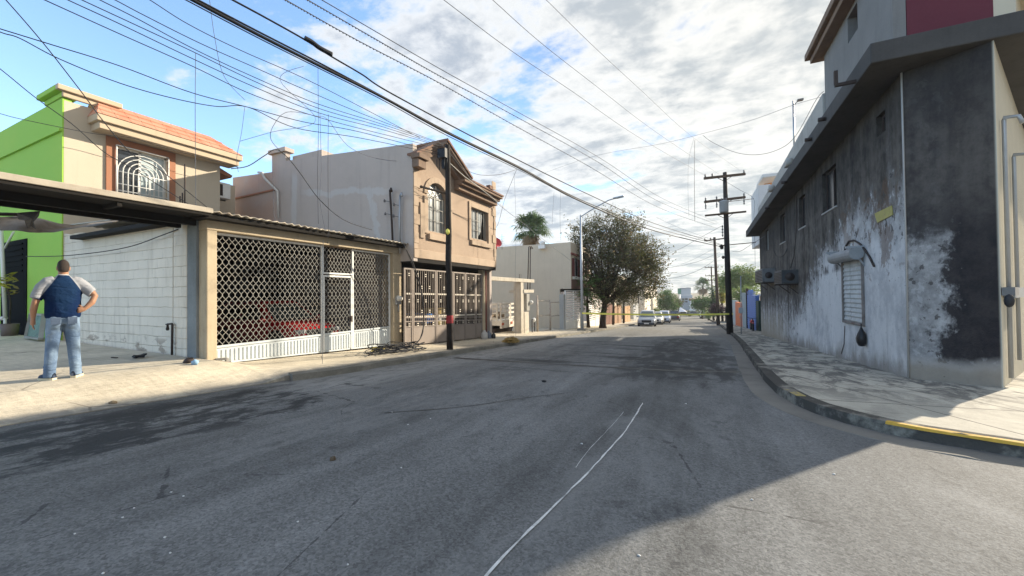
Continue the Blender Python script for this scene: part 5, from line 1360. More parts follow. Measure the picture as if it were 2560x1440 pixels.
# truck: rear faces the street
XK = -9.7
def KX(px, py, dx=0): return on_x(px, py, XK+dx)
ka, kb = KX(1252, 800).y, KX(1298, 800).y; zbed0, zbed1 = KX(1270, 816).z, KX(1270, 799).z; zrk = KX(1270, 757).z; zgd = hL(XK-1, (ka+kb)/2)
M_TRK = plain('chipped_white_paint', (.66, .63, .56), .55, .2, 3, .15, 30, dirt=(.28, .14, .07), dirt_amt=.5)
tk = thing('stake_truck', 'old white stake-bed truck parked rear-out in the lot', 'truck', (XK-2, (ka+kb)/2, zgd))
mb = MB(); mb.box(XK-3.6, XK, ka, kb, zbed0+.1, zbed1); mb.box(XK-.06, XK+.06, ka-.02, kb+.02, zbed0-.05, zbed1+.02); mb.obj('bed', M_TRK, tk, bevel=.015)
def rack(y0, y1, x0, x1):
    mb = MB()
    along_x = abs(x1-x0) > .2
    n = 5 if along_x else 3
    for k in range(n):
        f = k/(n-1)
        if along_x: x = x0+(x1-x0)*f; mb.box(x-.04, x+.04, y0, y0+.06, zbed1, zrk)
        else: y = y0+(y1-y0-.06)*f; mb.box(x0, x0+.05, y, y+.07, zbed1, zrk)
    for z in (.12, .42, .68, .93):
        zz = zbed1+(zrk-zbed1)*z
        if along_x: mb.box(x1, x0, y0-.025, y0-.001, zz-.05, zz+.05)
        else: mb.box(x0+.051, x0+.08, y0, y1, zz-.05, zz+.05)
    return mb
rack(ka, ka, XK-.25, XK-3.5).obj('side_rack', M_TRK, tk); rack(kb-.06, kb, XK-.25, XK-3.5).obj('side_rack', M_TRK, tk)
km = (ka+kb)/2
rack(ka, km-.05, XK-.05, XK-.05).obj('tail_rack', M_TRK, tk); rack(km+.03, kb, XK-.05, XK-.05).obj('tail_rack', M_TRK, tk)
for y in (ka+.12, km, kb-.12):
    mb = MB(); zl = (zbed0+zbed1)/2; mb.box(XK+.061, XK+.085, y-.12, y+.12, zl-.07, zl+.07); mb.obj('tail_light', plain('tail_red', (.40, .10, .05), .4, .3, 9), tk)
for y, xx in ((ka+.3, XK-.9), (kb-.3, XK-.9), (ka+.3, XK-4.6), (kb-.3, XK-4.6)):
    mb = MB(); mb.lathe((xx, y, zgd+.40), [(.22, -.13), (.38, -.12), (.40, -.05), (.40, .05), (.38, .12), (.22, .13)], 18, 'Y'); w_ = mb.obj('wheel', M_TYRE, tk)
    mb = MB(); mb.lathe((xx, y, zgd+.40), [(.2, -.11), (.2, .11)], 14, 'Y'); mb.obj('rim', M_TRK, w_)
mb = MB()
for y in (km-.4, km+.4): mb.box(XK-5.4, XK-.1, y-.05, y+.05, zbed0-.15, zbed0+.09)
mb.box(XK-1.1, XK-.7, ka+.35, kb-.35, zgd+.3, zgd+.48); mb.hexa([(XK-2.5, ka+.1, zgd+.35), (XK-.5, ka+.1, zbed0-.5), (XK-.5, kb-.1, zbed0-.5), (XK-2.5, kb-.1, zgd+.35), (XK-2.5, ka+.1, zbed0-.02), (XK-.35, ka+.1, zbed0-.08), (XK-.35, kb-.1, zbed0-.08), (XK-2.5, kb-.1, zbed0-.02)])
mb.obj('chassis', M_STEELDK, tk)
mb = MB(); mb.hexa([(XK-5.9, ka+.05, zgd+.5), (XK-3.8, ka+.05, zgd+.5), (XK-3.8, kb-.05, zgd+.5), (XK-5.9, kb-.05, zgd+.5), (XK-5.2, ka+.15, zrk+.1), (XK-3.85, ka+.15, zrk+.1), (XK-3.85, kb-.15, zrk+.1), (XK-5.2, kb-.15, zrk+.1)]); mb.obj('cab', M_TRK, tk, bevel=.05)
mb = MB(); mb.box(XK-3.845, XK-3.83, ka+.3, kb-.3, zrk-.6, zrk-.05); mb.obj('rear_window', M_GLASSD, tk)
mb = MB(); rnd = random.Random(12)
for k in range(7): mb.box(XK-3.2+.35*k, XK-2.9+.35*k, ka+.15+rnd.uniform(0, .4), kb-.3, zbed1, zbed1+rnd.uniform(.15, .5))
tag(mb.obj('scrap_load', plain('scrap_mix', (.20, .15, .10), .9, 1.0, 3, .3), loc=(XK-2, ka, zbed1)), 'heap of brown scrap loaded on the stake truck bed', 'load')
# odds and ends on the pavement by the gate post
def jug(px, py, s, label, name, c):
    q = on_l(px, py); mb = MB(); mb.lathe(q, [(s*.5, 0), (s*.55, s*.1), (s*.55, s), (s*.25, s*1.3), (s*.2, s*1.5)], 10); tag(mb.obj(name, plain(name+'_mat', c, .6, .3, 6), loc=q), label, 'container', 'containers by the gate post')
jug(1211, 848, .26, 'pale dented can at the foot of the far gate post', 'metal_can', (.45, .43, .40))
jug(1222, 846, .22, 'dark grey bucket just right of the pale can', 'bucket', (.14, .16, .20))
jug(1234, 846, .17, 'small black paint tin, furthest right of the containers', 'paint_tin', (.05, .05, .05))
q = on_l(1277, 855); mb = MB(); rnd = random.Random(21)
for k in range(420):
    a_ = rnd.uniform(0, 6.28); r = .34*math.sqrt(rnd.random()); h = .20*(1-(r/.36)**2)*rnd.random(); c0 = q+Vector((r*math.cos(a_)*.8, r*math.sin(a_)*1.25, h+.01)); d1 = Vector((rnd.uniform(-1, 1), rnd.uniform(-1, 1), rnd.uniform(-.2, .3))).normalized()*.09; d2 = d1.orthogonal().normalized()*.012
    mb.quad(c0-d1-d2, c0-d1+d2, c0+d1+d2, c0+d1-d2)
hs = mb.obj('straw_pile', M_STRAW, loc=q); tag(hs, 'small heap of golden straw on the left pavement edge', 'straw pile')

# ------------------------------------------------------------------ beige house beyond the lot
X3 = -8.35
def TX(px, py, dx=0): return on_x(px, py, X3+dx)
Y3a = TX(1427, 640).y; Y3b = Y3a+6.2
ztp = TX(1427, 605).z; zov = TX(1427, 722).z
t3 = thing('beige_house', 'beige flat-roofed house with dark red shutters behind the street lamp', 'house', (X3, Y3a, gz(Y3a)))
mb = MB(); mb.box(-26, X3-.9, Y3a, Y3a+.2, -3, ztp-.02); mb.box(X3-.9, X3-.001, Y3a+.001, Y3a+.2, zov, ztp-.02); mb.box(-12, -11.8, Y3a+.21, Y3b, -3, ztp-.3); mb.obj('side_wall', M_BEIGE, t3)
sw = [(Y3a+.5, Y3a+2.2), (Y3a+3.4, Y3a+5.1)]; zs0, zs1 = TX(1440, 692).z, TX(1440, 645).z
ol = [(Y3a, zov), (Y3b, zov), (Y3b, ztp), (Y3a, ztp)]
hl = []
for a, c in sw: hl.append([(a, zs0), (c, zs0), (c, zs1-.3)]+[((a+c)/2+(c-a)/2*math.cos(math.pi*i/8), zs1-.3+.35*math.sin(math.pi*i/8)) for i in range(1, 8)]+[(a, zs1-.3)])
mb = MB(); mb.slab(ol, hl, lambda u, v, d: (X3-d, u, v), .2); mb.obj('facade', M_BEIGE, t3)
mb = MB(); mb.box(X3-.7, X3-.6, Y3a+.21, Y3b, zov, ztp-.1); mb.box(X3-3, X3-.01, Y3a+.21, Y3b-.01, zov-.2, zov-.001); mb.obj('dark_inner_wall', M_DARK, t3)
mb = MB(); mb.box(X3+.002, X3+.06, Y3a+.0, Y3b, zov, zs0-.25); mb.obj('lower_band', plain('wine_stucco', (.16, .095, .075), .9, .3, 2, .3), t3)
mb = MB(); mb.box(X3+.002, X3+.09, Y3a-.05, Y3b, ztp-.95, ztp-.80); mb.obj('cornice', plain('wine_trim', (.20, .07, .055), .85, .2), t3)
for a, c in sw:
    fr = MB(); fr.box(X3-.12, X3-.06, a, a+.06, zs0, zs1); fr.box(X3-.12, X3-.06, c-.06, c, zs0, zs1); fr.box(X3-.12, X3-.06, (a+c)/2-.03, (a+c)/2+.03, zs0, zs1); fr.box(X3-.12, X3-.06, a+.06, c-.06, zs0, zs0+.06); f = fr.obj('window', M_WHITE, t3)
    g = MB(); g.box(X3-.10, X3-.09, a+.06, c-.06, zs0+.06, zs1); g.obj('pane', M_GLASS, f)
    s_ = MB(); s_.box(X3+.002, X3+.12, a-.1, c+.1, zs0-.2, zs0-.002); s_.obj('sill', M_WHITE, f)
    for y0, y1 in ((a-.28, a+.4), (c-.4, c+.28)): s_ = MB(); s_.box(X3+.01, X3+.05, y0, y1, zs0, zs1-.1); s_.obj('shutter', plain('wine_shutter', (.13, .035, .03), .8), f)
# parts of the roofscape behind
def dish(px, py, r, dep, label, m, c=(1, -.6, .5)):
    q = at_depth(px, py, dep); n = Vector(c).normalized(); x = n.orthogonal().normalized(); y = n.cross(x); mb = MB(); vs = [q]; 
    for k in range(3):
        rr = r*(k+1)/3
        for i in range(14): a_ = 2*math.pi*i/14; vs.append(q+(x*math.cos(a_)+y*math.sin(a_))*rr+n*(.25*r*((k+1)/3)**2))
    fs = [(0, 1+i, 1+(i+1) % 14) for i in range(14)]
    for k in range(2): fs += [(1+k*14+i, 1+(k+1)*14+i, 1+(k+1)*14+(i+1) % 14, 1+k*14+(i+1) % 14) for i in range(14)]
    mb.add(vs, fs, True); mb.tube([q, q-Vector((0, 0, r*1.2))], .03, 6); tag(mb.obj('satellite_dish', m, loc=q), label, 'dish')
dish(1241, 607, .30, 21.5, 'red satellite dish peeking past the edge of the tan house', plain('red_dish', (.50, .05, .06), .5))
q = at_depth(1255, 612, 24); mb = MB(); mb.tube([q-Vector((0, 0, .3)), q+Vector((0, 0, .65))], .012, 5)
for k in range(4): mb.bar(q+Vector((-.18, 0, .1+.13*k)), q+Vector((.18, 0, .1+.13*k)), .012)
tag(mb.obj('antenna', M_STEELDK, loc=q), 'tiny spiky television antenna right of the red dish', 'antenna')
q = at_depth(1356, 606, 30); mb = MB(); mb.lathe(q-Vector((0, 0, .25)), [(.2, 0), (.22, .22), (.2, .3), (.06, .35)], 12); mb.box(q.x-.26, q.x+.26, q.y-.25, q.y+.25, q.z-.5, q.z-.251); tag(mb.obj('water_tank', M_WHITE, loc=q), 'white rooftop water tank beside the palm crown', 'tank')
# louvred gates and fences down the left side
def louvre(pa, pb, ytop, label, wide=.09, gap=.085, foot=.75, X=X3-.0, mat_=None, name='louvre_gate', cat='gate', vertical=False):
    mat_ = mat_ or M_WHITE
    y0, y1 = on_x(pa, 780, X).y, on_x(pb, 780, X).y; zt_ = on_x((pa+pb)/2, ytop, X).z
    t = thing(name, label, cat, (X, y0, gz(y0)+.13), 'gates and fences along the left pavement')
    def bz(y): return gz(y)+.16
    fr = MB(); nl = max(1, round((y1-y0)/2.2))
    for k in range(nl+1):
        y = y0+(y1-y0-.07)*k/nl; fr.box(X-.04, X+.04, y, y+.07, bz(y), zt_)
    fr.box(X-.03, X+.03, y0+.07, y1-.07, zt_-.06, zt_); fr.obj('frame', mat_, t)
    sl_ = MB()
    if vertical:
        n = int((y1-y0)/(wide+gap))
        for k in range(n): y = y0+.07+(y1-y0-.14)*k/n; sl_.box(X-.015, X+.015, y, y+wide, bz(y), zt_-.061)
    else:
        z = bz(y1)+foot+.05
        while z < zt_-.15: sl_.box(X-.012, X+.02, y0+.07, y1-.07, z, z+wide); z += wide+gap
        sl_.hexa([(X-.015, y0+.07, bz(y0)), (X+.015, y0+.07, bz(y0)), (X+.015, y1-.07, bz(y1)), (X-.015, y1-.07, bz(y1)), (X-.015, y0+.07, bz(y1)+foot), (X+.015, y0+.07, bz(y1)+foot), (X+.015, y1-.07, bz(y1)+foot), (X-.015, y1-.07, bz(y1)+foot)])
    sl_.obj('slats', mat_, t)
    return y0, y1, zt_
M_REDP = plain('oxide_fence', (.22, .11, .075), .75, .3, 2); M_WOODF = plain('tan_boards', (.36, .22, .13), .8, .35, 2)
y0, y1, zt_ = louvre(1413, 1452, 726, 'white louvred gate left of the street lamp')
mb = MB(); mb.box(X3-.3, X3+.02, y0-.4, y0-.02, gz(y0), TX(1410, 736).z); q = TX(1410, 736); tag(mb.obj('gate_post', plain('grey_post', (.36, .37, .36), .8, .2), loc=(X3, y0, gz(y0)), bevel=.01), 'grey concrete post left of the white louvred gate', 'post')
mb = MB()
for k in (.08, .25): mb.tube([(X3-.15, y0-.36+k, q.z), (X3-.15, y0-.36+k, q.z+.45)], .012, 5)
tag(mb.obj('rebar_rod', M_STEELDK, loc=(X3-.15, y0, q.z)), 'pair of rusty rods rising from the grey gate post', 'rod', None)
louvre(1470, 1503, 748, 'white louvred gate behind the tree trunk')
louvre(1510, 1534, 760, 'oxide-red slatted fence right of the big tree trunk', mat_=M_REDP, vertical=True, wide=.12, gap=.05, name='slat_fence', cat='fence')
louvre(1536, 1553, 763, 'tan board fence further along the left pavement', mat_=M_WOODF, vertical=True, wide=.14, gap=.03, name='board_fence', cat='fence')
louvre(1562, 1575, 765, 'pale orange board fence near the parked cars', mat_=plain('orange_boards', (.48, .30, .16), .8, .3, 2), vertical=True, wide=.16, gap=.03, name='board_fence', cat='fence')
louvre(1584, 1596, 760, 'white barred fence behind the grey car', vertical=True, wide=.07, gap=.16, name='bar_fence', cat='fence')
def row_house(name, label, pa, pb, ytop, m, wins=2, X=-9.0, band=None, deep=9, over=True):
    y0, y1 = on_x(pa, 780, X).y, on_x(pb, 780, X).y; zt_ = on_x(pa, ytop, X).z
    t = thing(name, label, 'house', (X, y0, gz(y0)), 'houses down the left side')
    zb = gz(y1)-.3; zm = gz(y0)+2.9
    hs = []; ww = (y1-y0)/wins
    for k in range(wins): hs.append((y0+ww*(k+.28), y0+ww*(k+.72), zm+.9, min(zm+2.3, zt_-.5)))
    good = zt_ > zm+2
    hl = [[(a, c), (b_, c), (b_, d), (a, d)] for a, b_, c, d in hs] if good else []
    mb = MB(); mb.slab([(y0, zb), (y1, zb), (y1, zt_), (y0, zt_)], hl, lambda u, v, d: (X-d, u, v), .2); mb.box(X-deep, X-.201, y0, y0+.2, zb, zt_-.002); mb.box(X-deep, X-.201, y1-.2, y1, zb, zt_-.002); mb.box(X-deep, X-.2, y0+.2, y1-.2, zt_-.4, zt_-.25); mb.obj('wall', m, t)
    mb = MB(); mb.box(X-.2, X+.12, y0-.03, y1+.03, zt_+.001, zt_+.16); mb.obj('cornice', band or m, t)
    if good:
        for a, b_, c, d in hs:
            fr = MB(); fr.box(X-.12, X-.08, a, a+.07, c, d); fr.box(X-.12, X-.08, b_-.07, b_, c, d); fr.box(X-.12, X-.08, a+.07, b_-.07, d-.07, d); fr.box(X-.12, X-.08, a+.07, b_-.07, c, c+.07); f = fr.obj('window', M_STEELDK, t)
            g = MB(); g.box(X-.105, X-.095, a+.07, b_-.07, c+.07, d-.07); g.obj('pane', M_GLASSD, f)
    mb = MB(); mb.box(X+.002, X+.04, y0+.8, y0+1.9, gz(y0)+.1, gz(y0)+2.2); d_ = mb.obj('door', plain('brown_door', (.14, .07, .04), .7), t)
    mb = MB(); mb.box(X+.041, X+.08, y0+1.7, y0+1.8, gz(y0)+1.1, gz(y0)+1.16); mb.obj('handle', M_GALV, d_)
    return t
row_house('row_house', 'low grey-pink house behind the tree crown', 1478, 1536, 700, plain('pinkish_plaster', (.44, .36, .31), .9, .15), 2, X=-13)
row_house('row_house', 'cream house hidden mostly by the tree, left of the grey car', 1537, 1575, 690, M_CREAM, 2, X=-12.5)
row_house('row_house', 'pale pink house with small windows just left of the white house', 1576, 1600, 722, plain('rose_plaster', (.52, .44, .40), .9, .15), 2, X=-11)
row_house('white_house', 'bright white two-storey house with narrow windows beyond the tree', 1612, 1643, 716, plain('bright_plaster', (.68, .62, .52), .9, .12), 4, X=-8.3)
# ------------------------------------------------------------------ trees
def leaf_quads(mb, c0, rnd, n, spread, size, up=.0, asp=.45):
    for _ in range(n):
        c = c0+Vector((rnd.gauss(0, spread), rnd.gauss(0, spread), rnd.gauss(0, spread*.8)))
        d1 = Vector((rnd.gauss(0, 1), rnd.gauss(0, 1), rnd.gauss(0, .6)+up)).normalized(); s = size*rnd.uniform(.6, 1.35)
        d2 = d1.cross(Vector((rnd.gauss(0, 1), rnd.gauss(0, 1), rnd.gauss(0, 1)))).normalized()*s*asp; d1 = d1*s
        mb.v += [tuple(c-d1), tuple(c+d2*.9), tuple(c+d1), tuple(c-d2*.9)]; o = len(mb.v)-4; mb.f.append([o, o+1, o+2, o+3]); mb.sm.append(False)
def tree(name, label, base, trunk_top, lobes, nclump, per, size, mat_, r0=.2, seed=1, group=None, gap=.0, twig=0.0, limbs=9, spread=.22, up=.3, cat='tree'):
    rnd = random.Random(seed); t = thing(name, label, cat, base, group)
    tt = Vector(trunk_top); b_ = Vector(base); mb = MB()
    mid = b_.lerp(tt, .5)+Vector((rnd.uniform(-.1, .1), rnd.uniform(-.1, .1), 0)); mb.tube([b_-Vector((0, 0, .1)), b_+Vector((0, 0, .3)), mid, tt], [r0*1.35, r0*1.05, r0*.9, r0*.8], 10)
    for k in range(limbs):
        c, r = lobes[k % len(lobes)]; c = Vector(c); e = c+Vector((rnd.uniform(-.55, .55)*r[0], rnd.uniform(-.55, .55)*r[1], rnd.uniform(-.2, .6)*r[2]))
        m1 = tt.lerp(e, .45)+Vector((rnd.uniform(-.2, .2), rnd.uniform(-.2, .2), rnd.uniform(-.1, .25)))*max(r)*.4
        mb.tube([tt-Vector((0, 0, r0)), m1, e], [r0*.55, r0*.32, r0*.08], 6)
        for j in range(3):
            e2 = m1.lerp(e, rnd.uniform(.2, .8)); e3 = e2+Vector((rnd.uniform(-1, 1), rnd.uniform(-1, 1), rnd.uniform(-.1, 1)))*max(r)*.4
            mb.tube([e2, e3], [r0*.2, r0*.05], 5)
    mb.obj('trunk', M_BARK, t)
    cr = MB(); tw = MB(); tot = sum(r[0]*r[1]*r[2] for c, r in lobes)
    for c, r in lobes:
        c = Vector(c); k = int(nclump*r[0]*r[1]*r[2]/tot)
        off = Vector((rnd.uniform(0, 50), rnd.uniform(0, 50), 0))
        while k > 0:
            d = Vector((rnd.gauss(0, 1), rnd.gauss(0, 1), rnd.gauss(0, 1))).normalized(); rr = rnd.random()**.42*(1+.16*rnd.gauss(0, 1)*.6)
            p = c+Vector((d.x*r[0], d.y*r[1], d.z*r[2]))*rr
            k -= 1
            if noise.noise((p+off)*(1.6/max(.6, min(r)))) < gap-.22 and rnd.random() < .9: continue
            if twig:
                dr = (d+Vector((rnd.gauss(0, .5), rnd.gauss(0, .5), rnd.gauss(.35, .4)))).normalized(); L = twig*rnd.uniform(.5, 1.4)
                if rnd.random() < .5: tw.tube([p-dr*L*.3, p+dr*L], [.012, .005], 3, False)
                for j in range(per): leaf_quads(cr, p+dr*L*(j/per), rnd, 1, spread*.35, size, up)
            else: leaf_quads(cr, p, rnd, per, spread, size, up)
    if tw.v: tw.obj('twigs', M_BARK, t)
    cr.obj('crown', mat_, t); return t
Tb = on_l(1507, 820); DT = (Tb-EYE).dot(FWD)
def TP(px, py, rx, rz=None, ry=None, d=0.0):
    s = DT/FPX; return (at_depth(px, py, DT+d), (rx*s, (ry or rx)*s, (rz or rx)*s))
tree('mesquite_tree', 'large feathery mesquite tree with brownish foliage beside the street lamp', Tb, at_depth(1513, 752, DT),
     [TP(1548, 655, 88, 78), TP(1492, 605, 58, 52), TP(1480, 660, 45, 40), TP(1602, 685, 56, 50), TP(1556, 590, 56, 50), TP(1520, 725, 78, 32), TP(1585, 722, 62, 32), TP(1622, 668, 34, 36), TP(1518, 565, 36, 36), TP(1458, 585, 34, 32), TP(1450, 620, 28, 30), TP(1465, 715, 36, 30), TP(1632, 640, 30, 36)],
     6600, 8, .088, M_LEAF, .26, 3, None, .13, .85, 18, .24, .6)
q = on_l(1471, 819); tree('small_tree', 'slender dark tree trunk with sparse leaves, between lamp and large tree', q, at_depth(1468, 748, (q-EYE).dot(FWD)), [(at_depth(1474, 722, DT-2), (1.0, 1.0, 1.1)), (at_depth(1480, 768, DT-1), (.9, .8, .6))], 150, 9, .08, M_LEAFG, .13, 9, None, .05, .3, 5, .2)
for px, yb, yt, lab in ((1533, 812, 752, 'thin dark trunk right of the large tree'), (1559, 808, 752, 'thin dark trunk by the tan board fence, furthest right of the trunks'), (1596, 800, 735, 'rusty brown pole behind the grey car')):
    q = on_l(px, yb); D_ = (q-EYE).dot(FWD); mb = MB(); mb.tube([q, at_depth(px+.5, yt, D_)], [.13, .09], 8); mb.tube([at_depth(px+.5, yt+8, D_), at_depth(px+7, yt-9, D_)], [.08, .03], 6)
    tag(mb.obj('bare_tree' if px < 1590 else 'wooden_post', M_BARK if px < 1590 else M_WOODR, loc=q), lab, 'tree' if px < 1590 else 'post')
def palm(label, px, py, dep, rad, ybase, seed, nf=44, dead=30, group=None, trunk_r=.22):
    rnd = random.Random(seed); c = at_depth(px, py, dep); g = gz(c.y)+.1; t = thing('palm_tree', label, 'palm', (c.x, c.y, g), group)
    mb = MB(); mb.tube([(c.x, c.y, g), (c.x+.05, c.y, (g+c.z)/2), c], [trunk_r*1.2, trunk_r, trunk_r*.9], 10); mb.obj('trunk', M_BARK, t)
    def fronds(n, lo, hi, m, nm, droop, L0):
        cr = MB()
        for k in range(n):
            a = rnd.uniform(0, 6.283); el = R_(rnd.uniform(lo, hi)); L = L0*rnd.uniform(.8, 1.15)
            d = Vector((math.cos(a)*math.cos(el), math.sin(a)*math.cos(el), math.sin(el))); e = c+d*L*.55
            cr.tube([c, c+d*L*.3, e], [.03, .02, .012], 4, False)
            x = d; y = d.cross(Vector((0, 0, 1))); y = y.normalized() if y.length > .1 else Vector((1, 0, 0)); z = y.cross(x)
            for j in range(15):
                th = R_(-115+230*j/14+rnd.uniform(-5, 5)); dd = (x*math.cos(th)+y*math.sin(th)+z*rnd.uniform(-.12, .12)).normalized(); l = L*.55*(1-.25*abs(th)/2)*rnd.uniform(.85, 1.1)
                n_ = dd.cross(z).normalized()*L*.022; p1 = e+dd*l*.6; p2 = e+dd*l-Vector((0, 0, droop*l))
                o = len(cr.v); cr.v += [tuple(e-n_*.6), tuple(e+n_*.6), tuple(p1+n_), tuple(p1-n_), tuple(p2)]; cr.f += [[o, o+1, o+2, o+3], [o+3, o+2, o+4]]; cr.sm += [False, False]
        cr.obj(nm, m, t)
    fronds(nf, -28, 88, M_PALM, 'crown', .35, rad); fronds(dead, -85, -40, M_PALMDEAD, 'dead_fronds', .2, rad*.8)
    return t
palm('fan palm with drooping dry skirt rising behind the beige house', 1328, 577, 44, 2.4, 640, 5, 70, 40)
palm('tiny distant fan palm above the trees at the street end', 1757, 716, 118, 3.0, 790, 6, 40, 40)
def far_tree(label, px, py, rx, rz, dep, n, per, size, m, seed, name='tree', group='trees toward the end of the street', extra=(), gap=.03, spread=.3, ground=True):
    s = dep/FPX; c = at_depth(px, py, dep); lob = [(c, (rx*s, rx*s*.8, rz*s))]+[(at_depth(x, y, dep), (a*s, a*s, b_*s)) for x, y, a, b_ in extra]
    g = gz(c.y); return tree(name, label, (c.x, c.y, g), (c.x, c.y, max(g+.8, c.z-rz*s*.7)), lob, n, per, size, m, .18, seed, group, gap, 0, 7, spread)
far_tree('broad pale green tree behind the orange door and blue fence', 1850, 700, 46, 32, 58, 900, 9, .17, M_LEAFL, 11, extra=((1815, 705, 24, 30), (1882, 712, 22, 24), (1862, 682, 26, 16)), spread=.35)
far_tree('low leafy bush over the wall, just right of the tall pole', 1850, 738, 26, 16, 47, 260, 9, .12, M_LEAFL, 12, 'bush', extra=((1872, 728, 16, 10),))
far_tree('yellow-green cypress-like shrub left of the tall tarred pole', 1805, 730, 12, 34, 62, 330, 9, .12, M_LEAFY, 13, 'cypress', spread=.2)
far_tree('dark green narrow hedge tree behind the second pole', 1784, 757, 9, 38, 66, 300, 9, .13, M_LEAFD, 14, 'cypress', spread=.22)
far_tree('dark purple bush at the foot of the second pole', 1792, 775, 20, 14, 60, 280, 9, .13, M_LEAFP, 15, 'bush', spread=.25)
far_tree('round dark green tree at the far right end of the street', 1755, 762, 22, 20, 88, 520, 9, .18, M_LEAFG, 16, extra=((1742, 758, 12, 14), (1768, 752, 14, 12)), spread=.35)
far_tree('bushy green tree left of the street end, beyond the white house', 1668, 756, 24, 26, 86, 700, 9, .18, M_LEAFG, 17, extra=((1652, 762, 12, 20), (1688, 766, 12, 14), (1664, 735, 14, 12)), spread=.35)
far_tree('small brown-tinged tree by the grey far building', 1696, 756, 10, 12, 96, 150, 8, .16, M_LEAF, 18, spread=.3)
far_tree('low green shrub at the road edge under the distant trees', 1772, 788, 8, 7, 74, 120, 8, .12, M_LEAFL, 19, 'bush', spread=.2)
far_tree('small shrub in front of the white house', 1640, 778, 7, 7, 74, 110, 8, .12, M_LEAFL, 20, 'bush', spread=.2)
# hedge and buildings closing the street
a, c = at_depth(1719, 783, 118), at_depth(1790, 800, 118); mb = MB(); rnd = random.Random(31)
for k in range(500): leaf_quads(mb, Vector((rnd.uniform(a.x, c.x), a.y+rnd.uniform(-.8, .8), rnd.uniform(gz(118), a.z+.3))), rnd, 6, .3, .25)
tag(mb.obj('hedge', M_LEAFD, loc=(a.x, a.y, gz(a.y))), 'dark clipped hedge across the end of the street', 'hedge')
def far_box(name, label, pa, pb, ytop, dep, m, depth=8, cat='building'):
    a, c = at_depth(pa, ytop, dep), at_depth(pb, ytop, dep); t = thing(name, label, cat, (a.x, a.y, gz(a.y)))
    mb = MB(); mb.box(a.x, c.x, a.y, a.y+depth, gz(a.y)-.3, a.z); mb.obj('wall', m, t); return t, a, c
M_HZW = plain('far_white', (.36, .38, .41), .9, .08); M_HZG = plain('far_grey', (.27, .29, .32), .9, .08)
t, a, c = far_box('far_building', 'distant pale grey block with tiny square windows closing the street', 1697, 1731, 738, 150, M_HZW)
for i, px in enumerate((1708, 1716)):
    for py in (748, 755): q = at_depth(px, py, 150); mb = MB(); mb.box(q.x-.5, q.x+.5, a.y-.05, a.y+.1, q.z-.4, q.z+.4); mb.obj('window', M_GLASSD, t)
q0, q1 = at_depth(1699, 756, 149), at_depth(1731, 775, 149); mb = MB(); mb.box(q0.x, q1.x, a.y-.6, a.y-.01, q1.z-5, q0.z); mb.obj('lower_wall', M_HZG, t)
t, a, c = far_box('far_building', 'taller hazy white block far behind the street end', 1700, 1727, 722, 190, M_HZW)
mb = MB(); mb.box(a.x-.1, c.x+.1, a.y-.2, a.y+8.1, a.z+.001, a.z+.5); mb.obj('cornice', M_HZG, t)
t, a, c = far_box('brown_roof_house', 'distant house with brown roof and white posts left of the round tree', 1727, 1742, 752, 125, plain('brown_far', (.26, .19, .16), .9, .1))
mb = MB(); mb.box(a.x-.6, c.x+2, a.y-1, a.y+8, a.z+.001, a.z+.7); mb.obj('roof', plain('brown_far_roof', (.20, .11, .08), .9, .2), t)
for px in (1727, 1735): q = at_depth(px, 770, 123); mb = MB(); mb.box(q.x-.25, q.x+.25, a.y-.9, a.y-.4, gz(a.y), a.z); mb.obj('post', M_WHITE, t)
for py in (765, 775): q = at_depth(1731, py, 123); mb = MB(); mb.box(a.x-.5, c.x+1, a.y-1, a.y-.02, q.z-.2, q.z+.2); mb.obj('balcony', M_WHITE, t)
q0, q1 = at_depth(1694, 721, 120), at_depth(1703, 735, 120); t = thing('billboard', 'small green roadside sign high above the distant street end', 'sign', (q0.x, q0.y, gz(q0.y)))
mb = MB(); mb.box(q0.x, q1.x, q0.y, q0.y+.2, q1.z, q0.z); mb.obj('panel', plain('sign_green', (.10, .22, .15), .7, .2), t); mb = MB(); mb.tube([((q0.x+q1.x)/2, q0.y+.1, gz(q0.y)), ((q0.x+q1.x)/2, q0.y+.1, q1.z)], .2, 8); mb.obj('pole', M_GALV, t)
q = at_depth(1703, 779, 108); t = thing('tent_canopy', 'white peaked tent canopy at the far end of the street', 'tent', (q.x, q.y, gz(q.y)))
pk = at_depth(1699, 769, 108); w_ = 1.35; mb = MB(); mb.add([(q.x-w_, q.y-w_, q.z), (q.x+w_, q.y-w_, q.z), (q.x+w_, q.y+w_, q.z), (q.x-w_, q.y+w_, q.z), (q.x-.2, q.y, pk.z+.1)], [(0, 1, 4), (1, 2, 4), (2, 3, 4), (3, 0, 4)]); mb.obj('roof', plain('tent_white', (.72, .72, .74), .7, .05), t)
for sx in (-1, 1):
    for sy in (-1, 1): mb = MB(); mb.tube([(q.x+sx*w_*.97, q.y+sy*w_*.97, gz(q.y)), (q.x+sx*w_*.97, q.y+sy*w_*.97, q.z)], .05, 6); mb.obj('leg', M_GALV, t)

